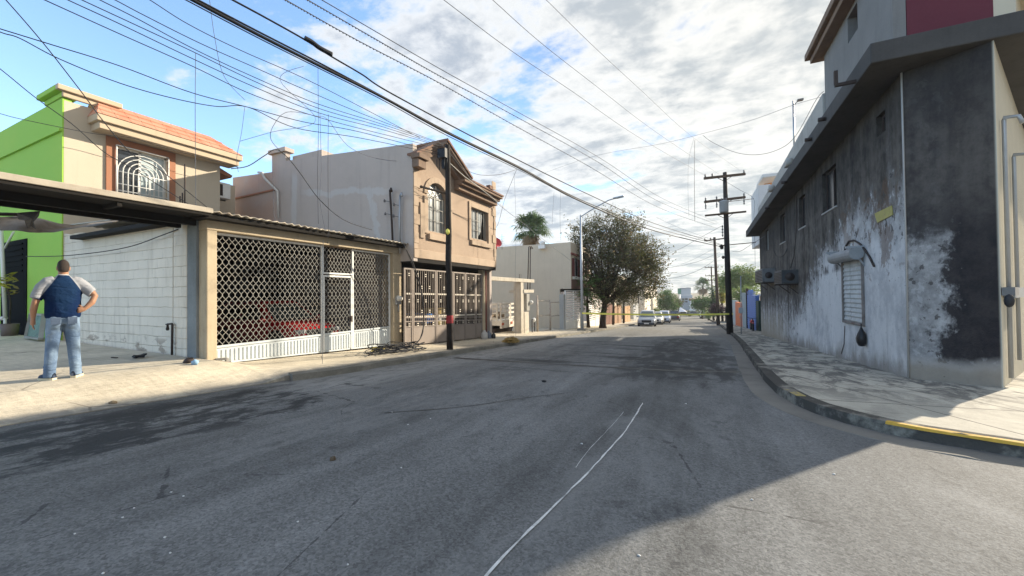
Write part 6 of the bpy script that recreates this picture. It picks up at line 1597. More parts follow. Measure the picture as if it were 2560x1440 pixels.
# ------------------------------------------------------------------ right side beyond the burned building
def rbox(pa, pb, ytop, ybot, X0, name, label, cat, m, th=.25, rib=False):
    """upright panel facing the street (plane X0)"""
    a, c = on_x(pa, ytop, X0), on_x(pb, ytop, X0); y0, y1 = sorted((a.y, c.y)); zt_ = (a.z+c.z)/2
    t = thing(name, label, cat, (X0, y0, gz(y0)+.14)); mb = MB(); mb.hexa([(X0, y0, gz(y0)-.1), (X0+th, y0, gz(y0)-.1), (X0+th, y1, gz(y1)-.1), (X0, y1, gz(y1)-.1), (X0, y0, zt_), (X0+th, y0, zt_), (X0+th, y1, zt_), (X0, y1, zt_)]); mb.obj('panel', m, t)
    return t, y0, y1, zt_
XS = 4.35
M_BLUE = plain('blue_sheet', (.075, .16, .42), .6, .3, 3, .2)
t, y0, y1, zt_ = rbox(1867, 1889, 738, 815, XS, 'blue_fence', 'blue corrugated sheet fence past the burned building', 'fence', M_BLUE)
mb = MB(); n = int((zt_-gz(y1))/.16)
for k in range(n): mb.box(XS-.03, XS-.001, y0, y1, gz(y0)+.2+k*.16, gz(y0)+.28+k*.16)
mb.obj('ribs', M_BLUE, t)
q = on_x(1873, 732, XS); mb = MB(); mb.box(XS, XS+.2, q.y-.9, q.y+.6, zt_, zt_+.45); mb.obj('upper_panel', M_BLUE, t)
t, y0, y1, zt_ = rbox(1854, 1866, 732, 825, XS-.05, 'grey_panel', 'tall grey weathered sheet panel between blue fence and orange door', 'fence', plain('grey_sheet', (.25, .29, .30), .8, .3, 2, .2, streak=.2))
mb = MB(); mb.box(XS-.1, XS+.1, y0-.1, y0, gz(y0), zt_+.4); mb.obj('post', M_STEELDK, t)
t, y0, y1, zt_ = rbox(1838, 1851, 756, 812, XS-.1, 'orange_door', 'bright orange metal street door beyond the grey panel', 'door', plain('orange_metal', (.58, .14, .045), .6, .15))
mb = MB(); mb.box(XS-.16, XS-.101, y0+.3, y0+.4, gz(y0)+1, gz(y0)+1.25); mb.obj('handle', M_GALV, t)
rbox(1829, 1838, 750, 808, XS-.1, 'garden_wall', 'pale grey wall just left of the orange door', 'wall', plain('pale_wall', (.44, .46, .44), .9, .2))
t, y0, y1, zt_ = rbox(1889.5, 1896, 752, 818, XS, 'dark_gate', 'dark green narrow gate against the burned building', 'gate', plain('dark_green_gate', (.03, .055, .04), .8, .4, 3))
rbox(1812, 1829, 770, 806, XS+.2, 'low_wall', 'shaded low garden wall left of the pale grey wall', 'wall', plain('dim_wall', (.14, .13, .12), .9, .3))
a, c = on_x(1850, 727, XS+.1), on_x(1897, 741, XS+.1); y0, y1 = min(a.y, c.y), max(a.y, c.y)
t = thing('shed', 'shed with corrugated tin roof and dark red wall behind the blue fence', 'shed', (XS+.6, y0, gz(y0)))
zr_ = on_x(1890, 738, XS+.3).z; n = 60; mb = MB(); vs = []
yA_, yB_ = YF+.1, YF+9
for X, dzz in ((XS+.3, 0), (XS+4, .75)):
    for i in range(n+1): yy = yA_+(yB_-yA_)*i/n; vs.append((X, yy, zr_+dzz+.05*math.sin(2*math.pi*i/3)))
mb.add(vs, [(i, i+1, n+2+i, n+1+i) for i in range(n)], True); ro = mb.obj('roof', plain('tin_roof', (.50, .47, .46), .5, .2, 1.5, .2), t); md = ro.modifiers.new('t', 'SOLIDIFY'); md.thickness = .02
mb = MB(); mb.box(XS+.5, XS+.7, yA_+.1, yB_-.1, gz(yB_), zr_-.06); mb.obj('wall', plain('dark_red_wall', (.13, .05, .05), .9, .2), t)
q = on_g(1853, 835, .15); t = thing('thin_post', 'thin steel post with small meter box on the right pavement', 'post', q); D_ = (q-EYE).dot(FWD)
mb = MB(); mb.tube([q, at_depth(1852, 690, D_)], .03, 6); mb.obj('pole', M_GALV, t); p_ = at_depth(1852, 775, D_); mb = MB(); mb.box(p_.x-.12, p_.x+.12, p_.y-.1, p_.y+.05, p_.z-.2, p_.z+.15); mb.obj('box', M_GALV, t)
# red motorcycle parked against the blue fence
q = on_x(1880, 818, 4.0); g = gz(q.y)+.15
t = thing('motorcycle', 'red motorcycle parked by the blue fence beside the burned building', 'motorcycle', (4.0, q.y, g))
for y in (q.y-.62, q.y+.62):
    mb = MB(); mb.lathe((4.0, y, g+.3), [(.22, -.05), (.30, -.045), (.30, .045), (.22, .05)], 16, 'X'); w_ = mb.obj('wheel', M_TYRE, t); mb = MB(); mb.lathe((4.0, y, g+.3), [(.21, -.03), (.21, .03)], 12, 'X'); mb.obj('rim', M_RIM, w_)
mb = MB(); mb.ball((4.0, q.y-.15, g+.72), (.13, .30, .14)); mb.ball((4.0, q.y-.62, g+.62), (.08, .24, .05)); mb.ball((4.0, q.y+.55, g+.62), (.09, .28, .07)); mb.obj('body', plain('red_paint', (.40, .03, .03), .4), t)
mb = MB(); mb.ball((4.0, q.y+.32, g+.78), (.12, .36, .06)); mb.obj('seat', M_CABLE, t)
mb = MB(); mb.box(3.9, 4.1, q.y-.25, q.y+.2, g+.25, g+.55); mb.bar((4.0, q.y-.62, g+.3), (4.0, q.y-.38, g+.95), .05); mb.tube([(3.68, q.y-.33, g+1.0), (4.0, q.y-.4, g+.95), (4.32, q.y-.33, g+1.0)], .02, 6); mb.bar((4, q.y+.62, g+.3), (4, q.y+.1, g+.45), .05); mb.obj('frame', M_STEELDK, t)

# ------------------------------------------------------------------ cars
def car(name, label, loc, rotz, L, W, H, pm, kind_='suv', group=None, low=None, plate=True, cat='car', lamp=None):
    t = thing(name, label, cat, loc, group, local=True); t.rotation_euler = (0, 0, rotz)
    hL_, hw = L/2, W/2; pick = kind_ == 'pickup'
    belt = H*.60 if kind_ != 'sedan' else H*.62; hood = belt*.97
    st = [(-hL_, .80, .42, belt*.86), (-hL_+.10, .93, .30, belt*.97), (-hL_+.5, .985, .24, belt), (-L*.12, 1, .22, belt), (L*.16, 1, .22, belt), (L*.24, .99, .22, belt*1.0), (L*.36, .965, .24, hood*.97), (hL_-.28, .93, .24, hood*.90), (hL_-.08, .85, .27, hood*.80), (hL_, .70, .36, hood*.62)]
    mb = MB(); n = 9; vs = []
    for x, ws, zb, zt_ in st:
        w_ = hw*ws; zm = zb+(zt_-zb)*.52
        pr = [(w_*.90, zb), (w_*.98, zb+.12), (w_, zm), (w_*.975, zt_-.10), (w_*.90, zt_-.02), (w_*.5, zt_+.015), (0, zt_+.025)]
        pr = pr+[(-a, b_) for a, b_ in pr[-2::-1]]; n = len(pr); vs += [(x, a, b_) for a, b_ in pr]
    m = len(st); fs = [(i*n+k, (i+1)*n+k, (i+1)*n+k+1, i*n+k+1) for i in range(m-1) for k in range(n-1)]+[(i*n+n-1, (i+1)*n+n-1, (i+1)*n, i*n) for i in range(m-1)]+[tuple(range(n)), tuple((m-1)*n+k for k in range(n))[::-1]]
    mb.add(vs, fs, True); body = mb.obj('body', pm, t)
    # cabin
    x0, x1 = (-L*.05, L*.22) if pick else (-hL_+.12, L*.24) if kind_ in ('suv', 'hatch') else (-L*.30, L*.22)
    r0, r1 = (x0+.12, x1-.62) if pick else (x0+.35, x1-.78) if kind_ in ('suv', 'hatch') else (x0+.62, x1-.72)
    bw, rw = hw*.90, hw*.70; zb, zr_ = belt-.01, H-.04
    B_ = [(x0, -bw, zb), (x1, -bw, zb), (x1, bw, zb), (x0, bw, zb)]; T_ = [(r0, -rw, zr_), (r1, -rw, zr_), (r1, rw, zr_), (r0, rw, zr_)]
    mb = MB(); mb.hexa(B_+T_); mb.box(r0+.03, r1-.03, -rw+.06, rw-.06, zr_, H-.005); cab = mb.obj('cabin', pm, t, bevel=.05)
    def pane(a, b_, c, d, f0=.08, f1=.92, g0=.10, g1=.90, nm='window', m_=M_GLASSD):
        a, b_, c, d = (Vector(v) for v in (a, b_, c, d)); nn = (b_-a).cross(d-a).normalized()*.008
        P = lambda u, v: a.lerp(b_, u).lerp(d.lerp(c, u), v)+nn
        mb = MB(); mb.quad(P(f0, g0), P(f1, g0), P(f1, g1), P(f0, g1)); mb.quad(P(f0, g0)-nn*1.5, P(f0, g1)-nn*1.5, P(f1, g1)-nn*1.5, P(f1, g0)-nn*1.5); return mb.obj(nm, m_, t)
    pane(B_[1], B_[2], T_[2], T_[1], .07, .93, .06, .90, 'windscreen', glass_shade)
    pane(B_[3], B_[0], T_[0], T_[3], .10, .90, .2, .88, 'rear_window')
    for s in (0, 1):
        a, b_, c, d = (B_[0], B_[1], T_[1], T_[0]) if s == 0 else (B_[2], B_[3], T_[3], T_[2])
        pane(a, b_, c, d, *((.10, .46) if s == 0 else (.54, .90))); pane(a, b_, c, d, *((.50, .88) if s == 0 else (.12, .50)))
    wr = H*.205
    for x in (L*.31, -L*.29):
        for s in (-1, 1):
            mb = MB(); y = s*(hw-.10); mb.lathe((x, y, wr), [(wr*.68, -.11), (wr*.96, -.10), (wr, -.06), (wr, .06), (wr*.96, .10), (wr*.68, .11)], 20, 'Y'); w_ = mb.obj('wheel', M_TYRE, t)
            mb = MB(); mb.lathe((x, y+s*.0, wr), [(wr*.66, -.10), (wr*.66, .10), (wr*.2, .118)], 14, 'Y'); mb.obj('rim', M_RIM, w_)
            mb = MB(); mb.lathe((x, s*(hw-.015), wr+.02), [(wr*1.16, -.02), (wr*1.16, .012)], 20, 'Y'); mb.obj('wheel_arch', M_CABLE, t)
    for s in (-1, 1):
        mb = MB(); mb.box(hL_-.20, hL_-.015, s*hw*.52, s*hw*.84, hood*.66, hood*.80); mb.obj('headlight', lamp or plain('headlamp', (.55, .57, .58), .15, .1, spec=.8), t, bevel=.02)
        mb = MB(); mb.box(-hL_-.012, -hL_+.12, s*hw*.56, s*hw*.86, belt*.62, belt*.84); mb.obj('tail_light', M_RED, t, bevel=.015)
        mb = MB(); mb.ball((L*.20, s*(hw+.08), belt+.06), (.09, .11, .075), 8, 6); mb.obj('mirror', pm, t)
    mb = MB(); mb.box(hL_-.1, hL_+.02, -hw*.52, hw*.52, hood*.53, hood*.78); mb.obj('grille', M_CABLE, t, bevel=.02)
    mb = MB(); mb.box(hL_-.30, hL_+.035, -hw*.90, hw*.90, .22, hood*.50); mb.obj('bumper', low or M_CABLE, t, bevel=.05)
    if plate: mb = MB(); mb.box(hL_+.036, hL_+.05, -.24, .24, hood*.36, hood*.49); mb.obj('number_plate', M_WHITE, t)
    mb = MB(); mb.box(-hL_-.02, -hL_+.15, -hw*.8, hw*.8, .3, belt*.45); mb.obj('rear_bumper', low or M_CABLE, t, bevel=.04)
    if pick:
        mb = MB()
        for s in (-1, 1): mb.box(-hL_+.08, -L*.05, s*hw*.80, s*hw*.92, belt-.02, belt+.05)
        mb.obj('bed_rail', pm, t)
    return t
glass_shade = glass_mat('windscreen_glass', (.10, .12, .11), .1)
def on_road(px, py): q = on_g(px, py, 0); return q
down = -math.pi/2         # nose towards the camera end of the street
def place_car(px, ybase, dep, **k):
    c = at_depth(px, ybase, dep); return Vector((c.x, c.y, gz(c.y)+.02))
G1 = 'cars parked along the left kerb'
car('parked_car', 'silver-grey crossover with dark grille facing the camera, nearest parked car', place_car(1619, 815, 43.0), down+R_(3), 4.5, 1.86, 1.66, paint('silver_grey', (.36, .39, .42)), 'suv', G1, low=plain('dark_bumper', (.05, .055, .065), .5))
car('parked_car', 'white car half hidden right behind the silver-grey crossover', place_car(1641, 812, 49.0), down, 4.3, 1.76, 1.55, paint('cream_white', (.66, .64, .58)), 'sedan', G1)
car('parked_car', 'pale blue-white crossover, third in the parked row', place_car(1660, 808, 56.0), down, 4.4, 1.8, 1.66, paint('blue_white', (.52, .57, .68)), 'suv', G1)
car('parked_pickup', 'dark pickup truck seen from behind, furthest in the left row', place_car(1686, 800, 70.0), -down, 5.2, 1.9, 1.75, paint('dark_pickup', (.05, .05, .065)), 'pickup', G1, cat='pickup')
car('parked_van', 'white vehicle parked far down the right kerb', place_car(1760, 797, 92.0), down, 4.6, 1.8, 1.8, paint('van_white', (.70, .68, .66)), 'suv', None, cat='van')
for px, lab, c in ((1712, 'small dark car crossing at the far end, left of the two', (.04, .04, .05)), (1736, 'small dark car at the far end, in front of the hedge', (.06, .06, .07))):
    car('distant_car', lab, place_car(px, 796, 108), 0, 4.4, 1.8, 1.45, paint('distant_paint', c), 'sedan', 'cars at the far end')
gq = on_x(795, 800, -10.35)
car('red_car', 'red hatchback parked nose-out in the garage behind the lattice gate', (-11.75, on_x(800, 800, -9.9).y-.1, gz(gq.y)+.14), 0, 4.0, 1.66, 1.46, paint('car_red', (.52, .025, .03)), 'hatch', None, low=paint('bumper_red', (.46, .03, .035)))

# ------------------------------------------------------------------ warning tape
A_ = at_depth(1455, 783, (Lb-EYE).dot(FWD)-.12); Z_ = PR(1823, 785, -.22)
mb = MB(); n = 60; vs = []; rnd = random.Random(3)
for i in range(n+1):
    u = i/n; p = A_.lerp(Z_, u)-Vector((0, 0, .07*4*u*(1-u))); tw = .35*math.sin(u*17)+.2*math.sin(u*41)
    hv = Vector((0, math.sin(tw), math.cos(tw)))*.058
    vs += [p-hv, p+hv]
mb.add(vs, [(2*i, 2*i+2, 2*i+3, 2*i+1) for i in range(n)])
tp = mb.obj('barrier_tape', M_TAPE, loc=A_); md = tp.modifiers.new('t', 'SOLIDIFY'); md.thickness = .003; tag(tp, 'yellow barrier tape stretched across the street from lamp to pole', 'tape')

# ------------------------------------------------------------------ overhead cables
def cable(label, plan, pix, r=.014, m=M_CABLE, ext=True, name='cable', group='overhead cables', beads=0):
    P = [on_plan(*p, plan[0], plan[1]) for p in pix]; r = r*.64
    # smooth through the picked points
    Q = []
    for i in range(len(P)-1):
        p0, p1, p2, p3 = (P[max(0, min(len(P)-1, k))] for k in (i-1, i, i+1, i+2))
        for k in range(7):
            t = k/7; Q.append(.5*((2*p1)+(-p0+p2)*t+(2*p0-5*p1+4*p2-p3)*t*t+(-p0+3*p1-3*p2+p3)*t**3))
    Q.append(P[-1])
    if ext:
        d = (Q[-1]-Q[-2]).normalized(); Q.append(Q[-1]+d*7)
    mb = MB(); mb.tube(Q, r, 5, True)
    if beads:
        for i in range(beads):
            u = i/beads*(len(Q)-1); k = int(u); p = Q[k].lerp(Q[min(k+1, len(Q)-1)], u-k); mb.ball(p-Vector((0, 0, r)), r*1.9, 5, 3)
    return tag(mb.obj(name, m, loc=Q[0]), label, 'cable', group)
pA = ((2.27, 31.2), (-7.5, -6)); pB = ((1.3, 31.2), (-8.2, -6)); pC = ((-7.05, 10.2), (-7.6, -6))
# heavy telephone bundle
cable('heaviest black cable bundle sweeping from the top edge to the tarred pole', pA, [(1803, 617), (1640, 578), (1460, 507), (1300, 421), (1120, 333), (960, 245), (800, 165), (640, 84), (482, 0), (420, -34)], .034)
cable('second heavy black cable hugging just above the heaviest bundle', pA, [(1803, 613), (1640, 570), (1460, 503), (1300, 418), (1130, 335), (960, 243), (800, 158), (640, 76), (495, 0), (430, -34)], .020)
cable('thin line just below the heaviest bundle near the top edge', pA, [(1420, 490), (1300, 426), (1120, 340), (960, 252), (800, 172), (640, 92), (465, 0), (400, -34)], .012)
cable('grey-sheathed cable with spliced sleeve drooping near the lamp', pA, [(1803, 611), (1640, 560), (1480, 490), (1250, 377), (990, 240), (905, 186), (830, 142), (760, 98), (660, 42), (582, 0), (500, -44)], .020, M_CABLE)
a_ = [(830, 136), (800, 120), (780, 105), (762, 95)]
cable('thick black splice sleeve hanging on an overhead cable', pA, a_, .055, M_CABLE, False, 'cable_splice', None)
cable('lowest beaded cable of the dotted pair', pB, [(1790, 570), (1650, 520), (1480, 420), (1280, 310), (1100, 208), (900, 104), (715, 0), (640, -42)], .013, M_CABLE2, True, beads=170)
cable('upper beaded cable of the dotted pair', pB, [(1790, 560), (1650, 505), (1500, 408), (1280, 286), (1100, 190), (950, 104), (770, 0), (690, -46)], .013, M_CABLE2, True, beads=170)
cable('plain thin cable just above the dotted pair', pB, [(1795, 556), (1660, 498), (1500, 395), (1280, 272), (1100, 172), (950, 85), (805, 0), (720, -48)], .013, M_CABLE2)
cable('left power line to the tip of the top crossarm', pB, [(1765, 440), (1600, 345), (1430, 228), (1280, 128), (1110, 0), (1050, -44)], .012, M_CABLE2)
cable('middle power line to the top crossarm', pB, [(1798, 436), (1640, 330), (1480, 207), (1350, 105), (1232, 0), (1180, -46)], .012, M_CABLE2)
cable('right power line to the far tip of the top crossarm', pB, [(1857, 430), (1735, 345), (1600, 223), (1480, 112), (1366, 0), (1310, -52)], .012, M_CABLE2)
# fan of house lines from the blackened pole
fan = [([(1108, 372), (1000, 346), (820, 300), (640, 240), (480, 165), (300, 85), (112, 0), (40, -33)], 'lowest line of the fan leaving the blackened pole'),
       ([(1108, 368), (960, 325), (800, 283), (640, 219), (480, 146), (300, 60), (170, 0), (100, -34)], 'second line up in the fan from the blackened pole'),
       ([(1108, 366), (960, 318), (800, 272), (640, 205), (480, 128), (330, 58), (205, 0), (130, -36)], 'third line up in the fan from the blackened pole'),
       ([(1108, 362), (960, 312), (790, 258), (620, 186), (480, 120), (340, 45), (250, 0), (180, -36)], 'fourth line up in the fan from the blackened pole'),
       ([(1108, 360), (940, 298), (780, 232), (640, 170), (500, 108), (360, 38), (288, 0), (210, -38)], 'topmost line of the fan from the blackened pole'),
       ([(1050, 345), (800, 215), (600, 125), (470, 60), (375, 0), (330, -24)], 'thin line crossing above the fan toward the top edge')]
for pts, lab in fan: cable(lab, pC, pts, .011)
cable('long dark line from the left edge sagging to the blackened pole', ((-7.05, 10.2), (-9.5, -5)), [(1108, 385), (900, 330), (760, 305), (620, 268), (480, 232), (300, 165), (130, 112), (0, 72), (-120, 35)], .012)
cable('twin of the long sagging line, slightly lower at the left edge', ((-7.05, 10.2), (-9.5, -5)), [(1108, 388), (900, 345), (740, 320), (620, 268), (540, 266), (430, 245), (300, 208), (150, 148), (50, 96), (0, 80), (-120, 30)], .012)
cable('steep line from the top left corner down past the tiled roof', ((-9.2, 5.6), (-9.8, -4)), [(520, 520), (400, 425), (330, 385), (260, 305), (200, 225), (110, 110), (15, 0), (-60, -80)], .013)
cable('steep line from the left edge crossing the grilled window', ((-9.0, 4.9), (-11, -4)), [(500, 528), (420, 478), (330, 420), (260, 380), (180, 310), (90, 245), (0, 172), (-120, 80)], .011)
cable('thin line dropping from the left edge across the lime parapet', ((-15.2, 9), (-15.2, -8)), [(600, 420), (520, 398), (420, 372), (330, 345), (240, 335), (150, 318), (45, 296), (0, 284), (-80, 262)], .013)
cable('low cable across the white block wall to the dark doorway', ((-9.4, YW-.05), (-20, YW-.4)), [(445, 573), (400, 590), (330, 615), (250, 630), (150, 640), (65, 641)], .018, M_STEELDK, False)
cable('looping black cable over the garage, arching beside the tiled roof', ((-9.0, 6.0), (-9.0, 12)), [(930, 575), (860, 550), (800, 500), (752, 435), (720, 395), (690, 374), (660, 390), (620, 415), (578, 422)], .016, M_CABLE, False)
cable('thin slack cable curling from the fan down toward the garage', ((-9.0, 4.0), (-9.0, 12)), [(1108, 400), (980, 402), (880, 372), (820, 300), (790, 290), (720, 280), (686, 310), (678, 350), (720, 395)], .010, M_CABLE2, False)
cable('pale thin line from the tiled roof up to the heavy bundle', ((-9, 5), (-7, 9)), [(600, 353), (680, 330), (790, 300), (700, 200), (760, 165)], .008, M_CABLE2, False)
cable('sagging service wire from the tan house gable to the heavy bundle', ((-7.2, 11), (-6.0, 19)), [(1128, 378), (1160, 420), (1200, 437), (1250, 436), (1290, 424)], .013, M_CABLE, False)
cable('wire from the blackened pole down past the tan house corner', ((-7.05, 10.4), (-8.0, 24)), [(1122, 380), (1180, 450), (1245, 510), (1310, 560), (1365, 604), (1425, 650)], .015, M_CABLE2, False)
cable('pale wire slanting along the tan gable soffit', ((-7.1, 10.6), (-7.6, 22)), [(1125, 408), (1160, 440), (1200, 470), (1240, 502), (1262, 520)], .018, M_CABLEW, False)
cable('wire from the heavy bundle down to the tan house wall', ((-5.8, 16.0), (-8.2, 16.0)), [(1292, 423), (1262, 498), (1245, 560), (1222, 596)], .012, M_CABLE, False)
for i, (pts, pl_, lab) in enumerate((
    ([(489, 132), (488, 300), (490, 530)], ((-8.6, 4.0), (-8.6, 8)), 'vertical dangling wire in front of the tiled roof'),
    ([(612, 268), (604, 330), (592, 394), (596, 430)], ((-10, 4.0), (-10, 9)), 'short dangling wire at the right end of the tiled roof'),
    ([(524, 0), (537, 95), (560, 190), (612, 250)], ((-8.6, 3.0), (-8.6, 8)), 'loose wire falling from the top edge toward the fan'),
    ([(795, 170), (796, 330), (794, 440), (796, 560)], ((-8.4, 4.0), (-8.4, 9)), 'leftmost long wire dangling before the grey patched wall'),
    ([(800, 283), (803, 420), (800, 500), (812, 570)], ((-8.4, 4.0), (-8.4, 9)), 'crooked wire dangling before the grey patched wall'),
    ([(821, 286), (820, 420), (821, 575), (819, 610)], ((-8.4, 4.0), (-8.4, 9)), 'rightmost long wire dangling before the grey patched wall'),
    ([(808, 600), (807, 760), (806, 900), (807, 975)], ((-7.4, 3.0), (-7.4, 9)), 'thin wire hanging down before the lattice gate to the road'),
    ([(682, 428), (684, 480), (685, 530), (690, 550)], ((-9.2, 6.0), (-9.2, 12)), 'short wire against the grey patched wall, at its pink end'),
    ([(1285, 430), (1290, 560), (1288, 700), (1290, 860)], ((-7.2, 14), (-7.2, 24)), 'long thin wire dangling to the ground before the truck lot'),
    ([(1402, 480), (1400, 540), (1402, 600)], ((-5, 20), (-3, 26)), 'single wire dangling above the beige house'),
    ([(1385, 480), (1380, 560)], ((-5, 20), (-3, 26)), 'shorter of the wires dangling above the beige house'),
    ([(1735, 345), (1722, 400), (1720, 470), (1722, 540)], ((-1.5, 22), (3.5, 22)), 'pale wire drooping from the crossing line over the road'),
    ([(1737, 350), (1736, 430), (1737, 553)], ((-1.5, 22), (3.5, 22)), 'dark beaded wire hanging straight down left of the crossarms'))):
    cable(lab, pl_, pts, .008 if i != 12 else .016, M_CABLE2 if i not in (3, 5, 12) else M_CABLE, False, 'dangling_wire', 'dangling wires')
cable('thin line crossing the street from the burned roof to the left', ((3.6, 15), (-7, 24)), [(2062, 240), (1985, 262), (1880, 300), (1760, 333), (1650, 360), (1480, 392), (1340, 440)], .009, M_CABLE2, False)
cable('black slack wire drooping from the burned roof beside the mast', ((4.4, 16), (-1, 26)), [(2060, 228), (2040, 250), (1985, 345), (1935, 378), (1880, 387), (1830, 378), (1780, 355), (1757, 338)], .014, M_CABLE, False)
cable('guy line slanting from the second crossarm to the service rod', ((2.2, 31.0), (4.5, 31.0)), [(1816, 455), (1850, 475), (1884, 497), (1885, 540), (1887, 606), (1888, 668)], .016, M_CABLE2, False)
cable('cable from the tarred pole to the beige street lamp side', ((2.1, 31.0), (-9, 34)), [(1804, 565), (1740, 600), (1700, 622), (1650, 640)], .018, M_CABLE2, False)
cable('low telephone cable leaving the tarred pole for the burned wall', ((2.1, 31), (3.7, 24)), [(1830, 628), (1850, 628), (1880, 610), (1912, 590)], .018, M_CABLE2, False)
for k, (pts, lab) in enumerate((([(1800, 640), (1760, 668), (1720, 686), (1660, 700)], 'lowest far cable fanning left from the tarred pole'), ([(1800, 630), (1750, 652), (1700, 665), (1650, 672)], 'middle far cable fanning left from the tarred pole'), ([(1800, 600), (1720, 588), (1660, 584)], 'level far cable left of the tarred pole'), ([(1786, 600), (1740, 585), (1690, 566), (1640, 543)], 'far cable rising left from the second pole'), ([(1784, 622), (1730, 650), (1680, 668), (1640, 672)], 'far cable sagging left from the second pole'), ([(1778, 690), (1740, 712), (1700, 724), (1665, 742)], 'faint cable by the distant green sign'))):
    cable(lab, ((2.3+.1*k, 40+6*k), (-9, 44+8*k)), pts, .022, M_CABLE2, False)
# service masts on the garage roof
for pts, lab, ins in (([(975, 478), (979, 545), (983, 602)], 'rusty service mast with insulators at the corner of the garage roof', True), ([(1001, 490), (999, 550), (1000, 604)], 'grey service conduit against the patched wall, right of the rusty mast', False)):
    P = [on_y(*p, YH-.12) for p in pts]; t = thing('service_mast', lab, 'mast', P[-1]); P[-1] = P[-1]-Vector((0, 0, .4)); mb = MB(); mb.tube(P, .035, 7); mb.tube([P[0], P[0]+Vector((.1, -.06, .06)), P[0]+Vector((.16, -.1, -.05))], .04, 7); mb.obj('pole', M_STEELDK if ins else M_GALV, t)
    mb = MB()
    for f in (.25, .55):
        q = P[0].lerp(P[1], f*1.6); mb.bar(q, q+Vector((-.22, -.05, .05)), .025); mb.lathe(q+Vector((-.22, -.05, .0)), [(.02, 0), (.045, .04), (.02, .1)], 7)
    mb.obj('insulator', M_INSUL, t)
q = [on_y(*p, YH-.1) for p in [(646, 431), (655, 432), (662, 446), (694, 478), (696, 545)]]
mb = MB(); mb.tube(q, [.05, .05, .05, .04, .03], 7); tag(mb.obj('vent_pipe', M_CABLEW, loc=q[-1]), 'bent pale vent pipe on the pink end of the patched wall', 'pipe')
# tangle of fallen cable on the pavement
q0 = on_l(985, 882); mb = MB(); rnd = random.Random(14)
for k in range(13):
    c = q0+Vector((rnd.uniform(-.25, .3), rnd.uniform(-.5, .75), 0)); rx, ry = rnd.uniform(.15, .45), rnd.uniform(.25, .8); ph = rnd.uniform(0, 6.28); pts = []
    for i in range(22):
        a = ph+i*.42; x, y = c.x+rx*math.cos(a)*(1+.1*math.sin(i)), c.y+ry*math.sin(a); pts.append((x, y, hL(x, y)+.02+abs(.10*math.sin(i*.37+k))+(.16*math.sin(math.pi*i/21) if k % 3 == 0 else 0)))
    mb.tube(pts, rnd.choice((.008, .011, .014)), 5)
tag(mb.obj('cable_tangle', M_CABLE, loc=q0), 'tangle of fallen black cable on the pavement between the two gates', 'cable')
q1 = on_l(945, 878); mb = MB(); pts = []
for i in range(30): a = i*.55; x, y = q1.x+.14*math.cos(a), q1.y+.25*math.sin(a); pts.append((x, y, hL(x, y)+.05+.05*math.sin(i*.7)))
mb.tube(pts, .012, 5); tag(mb.obj('cable_coil', plain('yellow_wire', (.45, .36, .06), .6), loc=q1), 'small yellow wire loop beside the fallen black tangle', 'cable')
for k, (pts, lab) in enumerate((([(1010, 612), (1035, 665), (1055, 735), (1057, 830), (1030, 878)], 'thick fallen cable hanging from garage roof before the barred gate'), ([(1012, 616), (1040, 690), (1060, 780), (1048, 850), (1010, 884)], 'thinner fallen cable twisting beside the thick hanging one'))):
    P = [on_x(*p, -8.05+.05*k) for p in pts]; mb = MB(); Q = []
    P[-1].z = hL(P[-1].x, P[-1].y)+.03
    for i in range(len(P)-1):
        p0, p1, p2, p3 = (P[max(0, min(len(P)-1, j))] for j in (i-1, i, i+1, i+2))
        for j in range(6): u = j/6; Q.append(.5*((2*p1)+(-p0+p2)*u+(2*p0-5*p1+4*p2-p3)*u*u+(-p0+3*p1-3*p2+p3)*u**3))
    Q.append(P[-1]); mb.tube(Q, .018-.009*k, 6); tag(mb.obj('fallen_cable', M_CABLE, loc=P[0]), lab, 'cable')
# bits of paper and grit on the asphalt
rnd = random.Random(77); bits = [(459, 1241), (307, 1294), (425, 1383), (335, 1271), (258, 1434), (428, 1231), (1020, 1062), (980, 1031), (1076, 1047), (1003, 1170), (745, 1305), (1715, 1010), (1455, 1110), (2085, 1186), (870, 1412), (1765, 866), (412, 1344), (187, 1335), (1598, 1390), (1880, 1250)]
white = plain('paper_scrap', (.62, .62, .60), .9)
for k, (x, y) in enumerate(bits):
    q = on_g(x, y, 0); s = .007+.010*rnd.random()*(q.y/6 if q.y < 6 else 1); mb = MB(); mb.ball((q.x, q.y, q.z+s*.3), (s, s*.7, s*.4), 6, 4, .35, rnd)
    tag(mb.obj('paper_scrap', white, loc=q), 'tiny white scrap lying on the dark asphalt', 'litter', 'white scraps on the road')
litter('stone', 832, 1149, .035, 'brown stone lying alone on the dark road, left of centre', plain('brown_stone', (.10, .075, .05), .9), 'stone', None, 5, .5, False)
litter('stone', 282, 1009, .05, 'brown stone on the driveway edge near the man', plain('tan_stone', (.22, .17, .11), .9), 'stone', None, 6, .5)
litter('stone', 1360, 955, .05, 'dark clod on the tar seam in mid-road', M_TAR, 'stone', None, 7, .5, False)
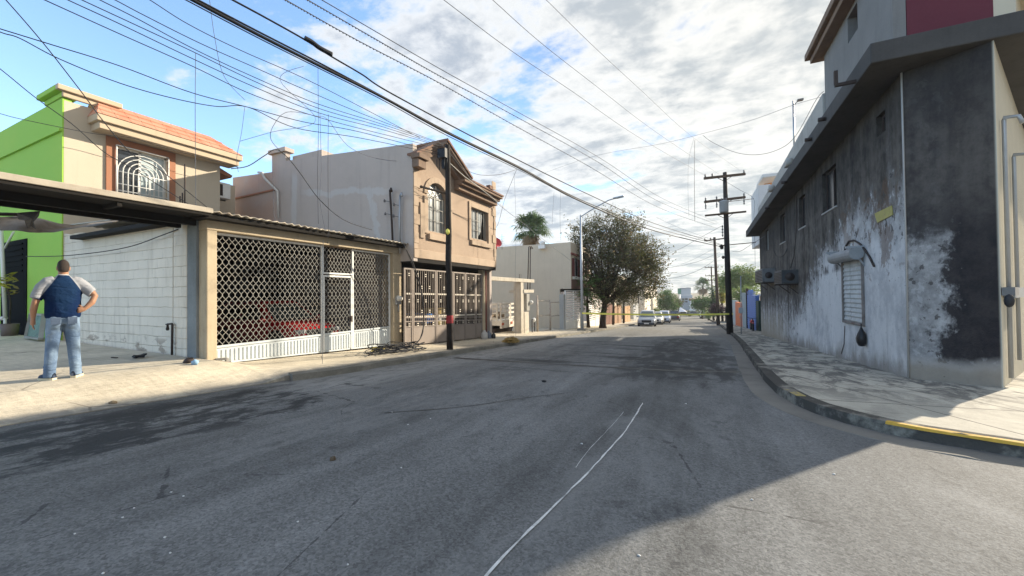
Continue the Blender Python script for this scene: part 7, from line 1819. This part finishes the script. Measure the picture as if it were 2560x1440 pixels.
# ------------------------------------------------------------------ the man
def evaluated(ob, name, m, parent):
    dg = bpy.context.evaluated_depsgraph_get(); me = bpy.data.meshes.new_from_object(ob.evaluated_get(dg)); me.name = name
    bpy.data.objects.remove(ob, do_unlink=True)
    me.materials.clear(); me.materials.append(m)
    for p in me.polygons: p.use_smooth = True
    o = bpy.data.objects.new(name, me); COL.objects.link(o); o.parent = parent; o['_o'] = (0, 0, 0); return o
def fuse(mb, name, m, parent, voxel=.011, sm=4, smf=.5):
    o = mb.obj('tmp_shape', m, None, (0, 0, 0))
    r = o.modifiers.new('r', 'REMESH'); r.mode = 'VOXEL'; r.voxel_size = voxel
    s = o.modifiers.new('s', 'SMOOTH'); s.iterations = sm; s.factor = smf
    return evaluated(o, name, m, parent)
def loft(mb, secs, n=18):
    """stacked ellipses: (centre, rx, ry[, power])"""
    vs = []
    for s in secs:
        c, rx, ry = Vector(s[0]), s[1], s[2]
        for k in range(n):
            a = 2*math.pi*k/n; ca, sa = math.cos(a), math.sin(a); e = .86
            vs.append(c+Vector((rx*math.copysign(abs(ca)**e, ca), ry*math.copysign(abs(sa)**e, sa), 0)))
    m = len(secs); fs = [(i*n+k, i*n+(k+1) % n, (i+1)*n+(k+1) % n, (i+1)*n+k) for i in range(m-1) for k in range(n)]
    fs += [tuple(range(n))[::-1], tuple((m-1)*n+k for k in range(n))]; mb.add(vs, fs, True)
dep = 5.75; best = None
for k in range(600):
    d_ = 4.6+k*.004; p = EYE+ray(157, 946)*d_
    if p.z <= hL(p.x, p.y): best = p; break
MP = best or on_l(157, 946); MP.z = hL(MP.x, MP.y); MD = (MP-EYE).dot(FWD)
MS = 297*MD/FPX/1.74
vd = Vector((MP.x, MP.y, 0)).normalized()                     # away from the camera
man = thing('person', 'man in navy raglan shirt and faded jeans seen from behind, hand on hip', 'person', MP, None, True)
man.rotation_euler = (0, 0, math.atan2(-vd.x, vd.y)+R_(4)); man.scale = (MS*.73, MS*.82, MS)
def m_skin(b, p):
    q = b.obj(); return dict(color=b.mul((.36, .19, .115), (b.noise(q, 12, 4)-.5)*.25+1), rough=.55, spec=.35)
M_SKIN = material('skin', m_skin)
def m_shirt(b, p):
    q = b.obj(); x, y, z = b.sep(q); n = b.noise(q, 3, 4); f = b.noise(q, 220, 2)
    line = x.abs()-.062-(1.52-z)*.72
    slv = line.step(-.006, .006)*z.step(1.16, 1.20)
    c = b.mix(slv, (.007, .019, .060), (.31, .32, .345))
    wet = (b.noise(q, 4.5, 4, .6)-.5)*.08 + (1.32-z).abs()*.3 + x.abs()*.5
    c = b.mix((1.0-slv)*wet.step(.16, .08)*.3, c, (.02, .055, .11))
    col = (z.step(1.508, 1.514))
    c = b.mix(col, c, (.55, .55, .56))
    fold = b.noise(b.scale(q, (2, 2, 5), (0, 0, 0)), 2.2, 3, .5, .8)
    return dict(color=b.mul(c, (f-.5)*.25+1.0), rough=.95, spec=.05, height=fold+f*.05, bump=.5, dist=.05)
M_SHIRT = material('raglan_shirt', m_shirt)
def m_jean(b, p):
    q = b.obj(); x, y, z = b.sep(q); n = b.noise(b.scale(q, (1, 1, .5)), 6, 4); f = b.noise(q, 260, 2)
    fade = (b.noise(q, 2.4, 3)).step(.4, .62)
    c = b.mix(fade, (.085, .14, .235), (.20, .28, .38)); fold = b.noise(b.scale(q, (1, 1, 2.4)), 5, 3, .5, 1.0)
    return dict(color=b.mul(c, (f-.5)*.35+(n-.5)*.3+1.0), rough=.9, height=fold+f*.05, bump=.7, dist=.04)
M_JEAN = material('faded_denim', m_jean)
# skin: head, neck, torso core, arms and hands as one surface
mb = MB()
loft(mb, [((0, .0, 1.40), .10, .085), ((0, .005, 1.47), .078, .075), ((0, .012, 1.53), .070, .072), ((0, .02, 1.56), .074, .085)])
loft(mb, [((0, .045, 1.515), .040, .05), ((0, .035, 1.545), .062, .08), ((0, .028, 1.585), .076, .096), ((0, .022, 1.63), .081, .102), ((0, .020, 1.67), .079, .10), ((0, .018, 1.70), .067, .086), ((0, .016, 1.722), .045, .06), ((0, .015, 1.735), .018, .025)], 20)
mb.ball((0, .132, 1.603), (.016, .022, .026), 8, 6); mb.ball((0, .112, 1.562), (.027, .014, .010), 8, 5)          # nose, mouth
for s in (-1, 1):
    mb.ball((s*.032, .110, 1.632), (.017, .013, .011), 8, 5); mb.ball((s*.084, .012, 1.612), (.014, .024, .034), 8, 6)   # brow/eye, ear
mb.ball((0, .03, 1.30), (.16, .11, .20), 12, 8); mb.tube([(-.2, 0, 1.40), (0, 0, 1.43), (.2, 0, 1.40)], .06, 10)
def limb(P, r): mb.tube(P, r, 12)
limb([(-.17, .0, 1.405), (-.27, -.0, 1.33), (-.325, -.01, 1.20), (-.355, -.02, 1.12), (-.375, .02, 1.02), (-.378, .05, .915), (-.378, .055, .89)], [.062, .062, .058, .050, .052, .036, .031])
limb([(.17, .0, 1.405), (.28, -.03, 1.34), (.38, -.07, 1.255), (.425, -.09, 1.205), (.38, -.115, 1.11), (.30, -.13, 1.035), (.275, -.133, 1.015)], [.062, .062, .056, .050, .050, .036, .031])
def hand(w, d, side, palm_n, curl, L=.085):
    """w wrist, d direction of the palm, side = across to the thumb"""
    w, d, side = Vector(w), Vector(d).normalized(), Vector(side).normalized(); nrm_ = Vector(palm_n).normalized()
    mb.tube([w-d*.02, w+d*.03, w+d*.085], [.029, .036, .036], 10)
    for s in (-.5, .5): mb.tube([w+side*s*.03, w+d*.085+side*s*.045], [.022, .022], 8)
    for i, (o, l) in enumerate(((.036, .068), (.013, .078), (-.011, .072), (-.033, .058))):
        b_ = w+d*.088+side*o; d1 = (d+nrm_*curl*.35).normalized(); d2 = (d+nrm_*curl*1.0).normalized(); d3 = (d+nrm_*curl*1.7).normalized()
        p1 = b_+d1*l*.45; p2 = p1+d2*l*.32; p3 = p2+d3*l*.23; mb.tube([b_-d*.012, b_, p1, p2, p3], [.0105, .0105, .0098, .009, .007], 8)
    t0 = w+d*.03+side*.036; t1 = t0+(side*.8+d*.7+nrm_*.2).normalized()*.038; t2 = t1+(side*.25+d+nrm_*.3).normalized()*.03; mb.tube([w+d*.02+side*.02, t0, t1, t2], [.016, .014, .011, .008], 8)
hand((-.378, .055, .885), (-.02, .10, -1), (.15, 1, .1), (1, 0, 0), .45)
hand((.272, -.133, 1.012), (-1, .12, -.22), (-.1, .1, 1), (.12, 1, -.1), .55)
for s in (-1, 1): limb([(s*.10, 0, .95), (s*.14, 0, .5), (s*.175, -.01, .09)], [.085, .06, .045])
mb.ball((0, 0, .98), (.17, .12, .12), 12, 8)
skin = fuse(mb, 'body', M_SKIN, man, .0075, 3)
# cropped hair
mb = MB(); vs = []
loft(mb, [((0, -.012, 1.558), .064, .078), ((0, -.010, 1.60), .0785, .090), ((0, .002, 1.635), .085, .097), ((0, .012, 1.672), .0835, .098), ((0, .012, 1.704), .071, .086), ((0, .012, 1.728), .048, .060), ((0, .012, 1.742), .018, .024)], 20)
def m_hair(b, p):
    q = b.obj(); f = b.noise(q, 160, 3, .7); return dict(color=b.mul((.030, .019, .014), (f-.5)*1.2+1), rough=.8, height=f, bump=.8, dist=.01)
fuse(mb, 'hair', material('cropped_hair', m_hair), man, .009, 3)
# shirt
mb = MB()
loft(mb, [((0, .01, .885), .232, .182), ((0, .012, .93), .245, .192), ((0, .015, 1.02), .246, .195), ((0, .012, 1.12), .243, .182), ((0, .0, 1.22), .252, .168), ((0, -.006, 1.30), .262, .155), ((0, -.008, 1.38), .248, .140), ((0, -.004, 1.435), .19, .118), ((0, .0, 1.475), .125, .10), ((0, .004, 1.505), .085, .088), ((0, .006, 1.522), .080, .084)], 26)
mb.tube([(-.12, 0, 1.41), (-.205, 0, 1.385), (-.285, -.002, 1.31), (-.335, -.01, 1.215), (-.352, -.012, 1.165)], [.095, .100, .093, .086, .084], 14)
mb.tube([(.12, 0, 1.41), (.205, -.01, 1.39), (.29, -.032, 1.335), (.365, -.062, 1.27), (.392, -.075, 1.245)], [.095, .100, .091, .083, .081], 14)
mb.ball((-.185, .0, 1.40), (.11, .10, .085), 12, 8); mb.ball((.185, .0, 1.40), (.11, .10, .085), 12, 8)
fuse(mb, 'shirt', M_SHIRT, man, .0105, 5)
# jeans
mb = MB()
loft(mb, [((0, .008, .80), .215, .165), ((0, .008, .88), .226, .176), ((0, .008, .945), .226, .176), ((0, .01, .96), .222, .172)], 22)
for s in (-1, 1):
    c = [(.108, .005, .83, .118, .150), (.118, .006, .70, .116, .128), (.130, .008, .58, .102, .108), (.142, .012, .46, .092, .096), (.150, .004, .36, .090, .096), (.160, -.004, .24, .086, .094), (.170, -.006, .13, .083, .092), (.174, -.004, .055, .085, .096), (.174, -.004, .035, .084, .095)]
    loft(mb, [((s*a, b_, z), rx, ry) for a, b_, z, rx, ry in c][::-1], 16)
    for k in range(4): mb.ball((s*.172, -.01, .06+.045*k), (.090, .100, .016), 12, 5)
    mb.ball((s*.105, -.10, .83), (.10, .085, .115), 12, 8)
jn = fuse(mb, 'jeans', M_JEAN, man, .011, 4)
mb = MB()
for s in (-1, 1):
    x = s*.11; mb = MB(); mb.hexa([(x-.06, -.196, .80), (x+.06, -.196, .80), (x+.06, -.180, .80), (x-.06, -.180, .80), (x-.065, -.193, .90), (x+.065, -.193, .90), (x+.065, -.178, .90), (x-.065, -.178, .90)]); pk = mb.obj('pocket', plain('pocket_denim', (.10, .14, .21), .9, .2, 20), jn); pk['_o'] = (0, 0, 0)
for s, rz in ((-1, 38), (1, -28)):
    mb = MB(); c = Vector((s*.176, -.0, 0)); ca, sa = math.cos(R_(rz)), math.sin(R_(rz))
    def W(x, y, z): return (c.x+x*ca-y*sa, c.y+x*sa+y*ca, z)
    secs = [(-.105, .036, .075), (-.08, .044, .10), (-.02, .046, .095), (.05, .050, .080), (.12, .052, .062), (.17, .040, .048), (.185, .02, .036)]; vs = []; n = 10
    for y, w_, h in secs:
        for k in range(n): a = math.pi*k/(n-1); vs.append(W(-w_*math.cos(a), y, .028+h*math.sin(a)*.9))
    m = len(secs); mb.add(vs, [(i*n+k, i*n+k+1, (i+1)*n+k+1, (i+1)*n+k) for i in range(m-1) for k in range(n-1)]+[(i*n, (i+1)*n, (i+1)*n+n-1, i*n+n-1) for i in range(m-1)]+[tuple(range(n)), tuple((m-1)*n+k for k in range(n))[::-1]], True)
    sh_ = mb.obj('shoe', plain('navy_shoe', (.035, .05, .085), .8, .2, 8), man)
    mb = MB(); vs = []
    for z in (0.0, .030):
        for y, w_, h in secs: vs.append(W(-w_-.004, y, z))
        for y, w_, h in secs[::-1]: vs.append(W(w_+.004, y, z))
    q = len(secs)*2; mb.add(vs, [tuple(range(q))[::-1], tuple(q+k for k in range(q))]+[(k, (k+1) % q, q+(k+1) % q, q+k) for k in range(q)]); mb.obj('sole', plain('cream_sole', (.60, .55, .40), .7, .1), sh_)

# ------------------------------------------------------------------ tidy up
for o in list(bpy.data.objects):
    if '_o' in o: del o['_o']

# ------------------------------------------------------------------ thin afternoon haze
mb = MB(); mb.box(-70, 70, -30, 240, -9.5, 13.5)
hm = bpy.data.materials.new('haze_air'); hm.use_nodes = True; ht = hm.node_tree
ht.nodes.remove(ht.nodes['Principled BSDF']); pv = ht.nodes.new('ShaderNodeVolumePrincipled')
pv.inputs['Color'].default_value = (.80, .87, .93, 1); pv.inputs['Density'].default_value = .0006; pv.inputs['Anisotropy'].default_value = .2
ht.links.new(pv.outputs[0], ht.nodes['Material Output'].inputs['Volume'])
hz_ = mb.obj('haze', hm, loc=(0, 0, 0)); hz_['kind'] = 'stuff'
if '_o' in hz_: del hz_['_o']
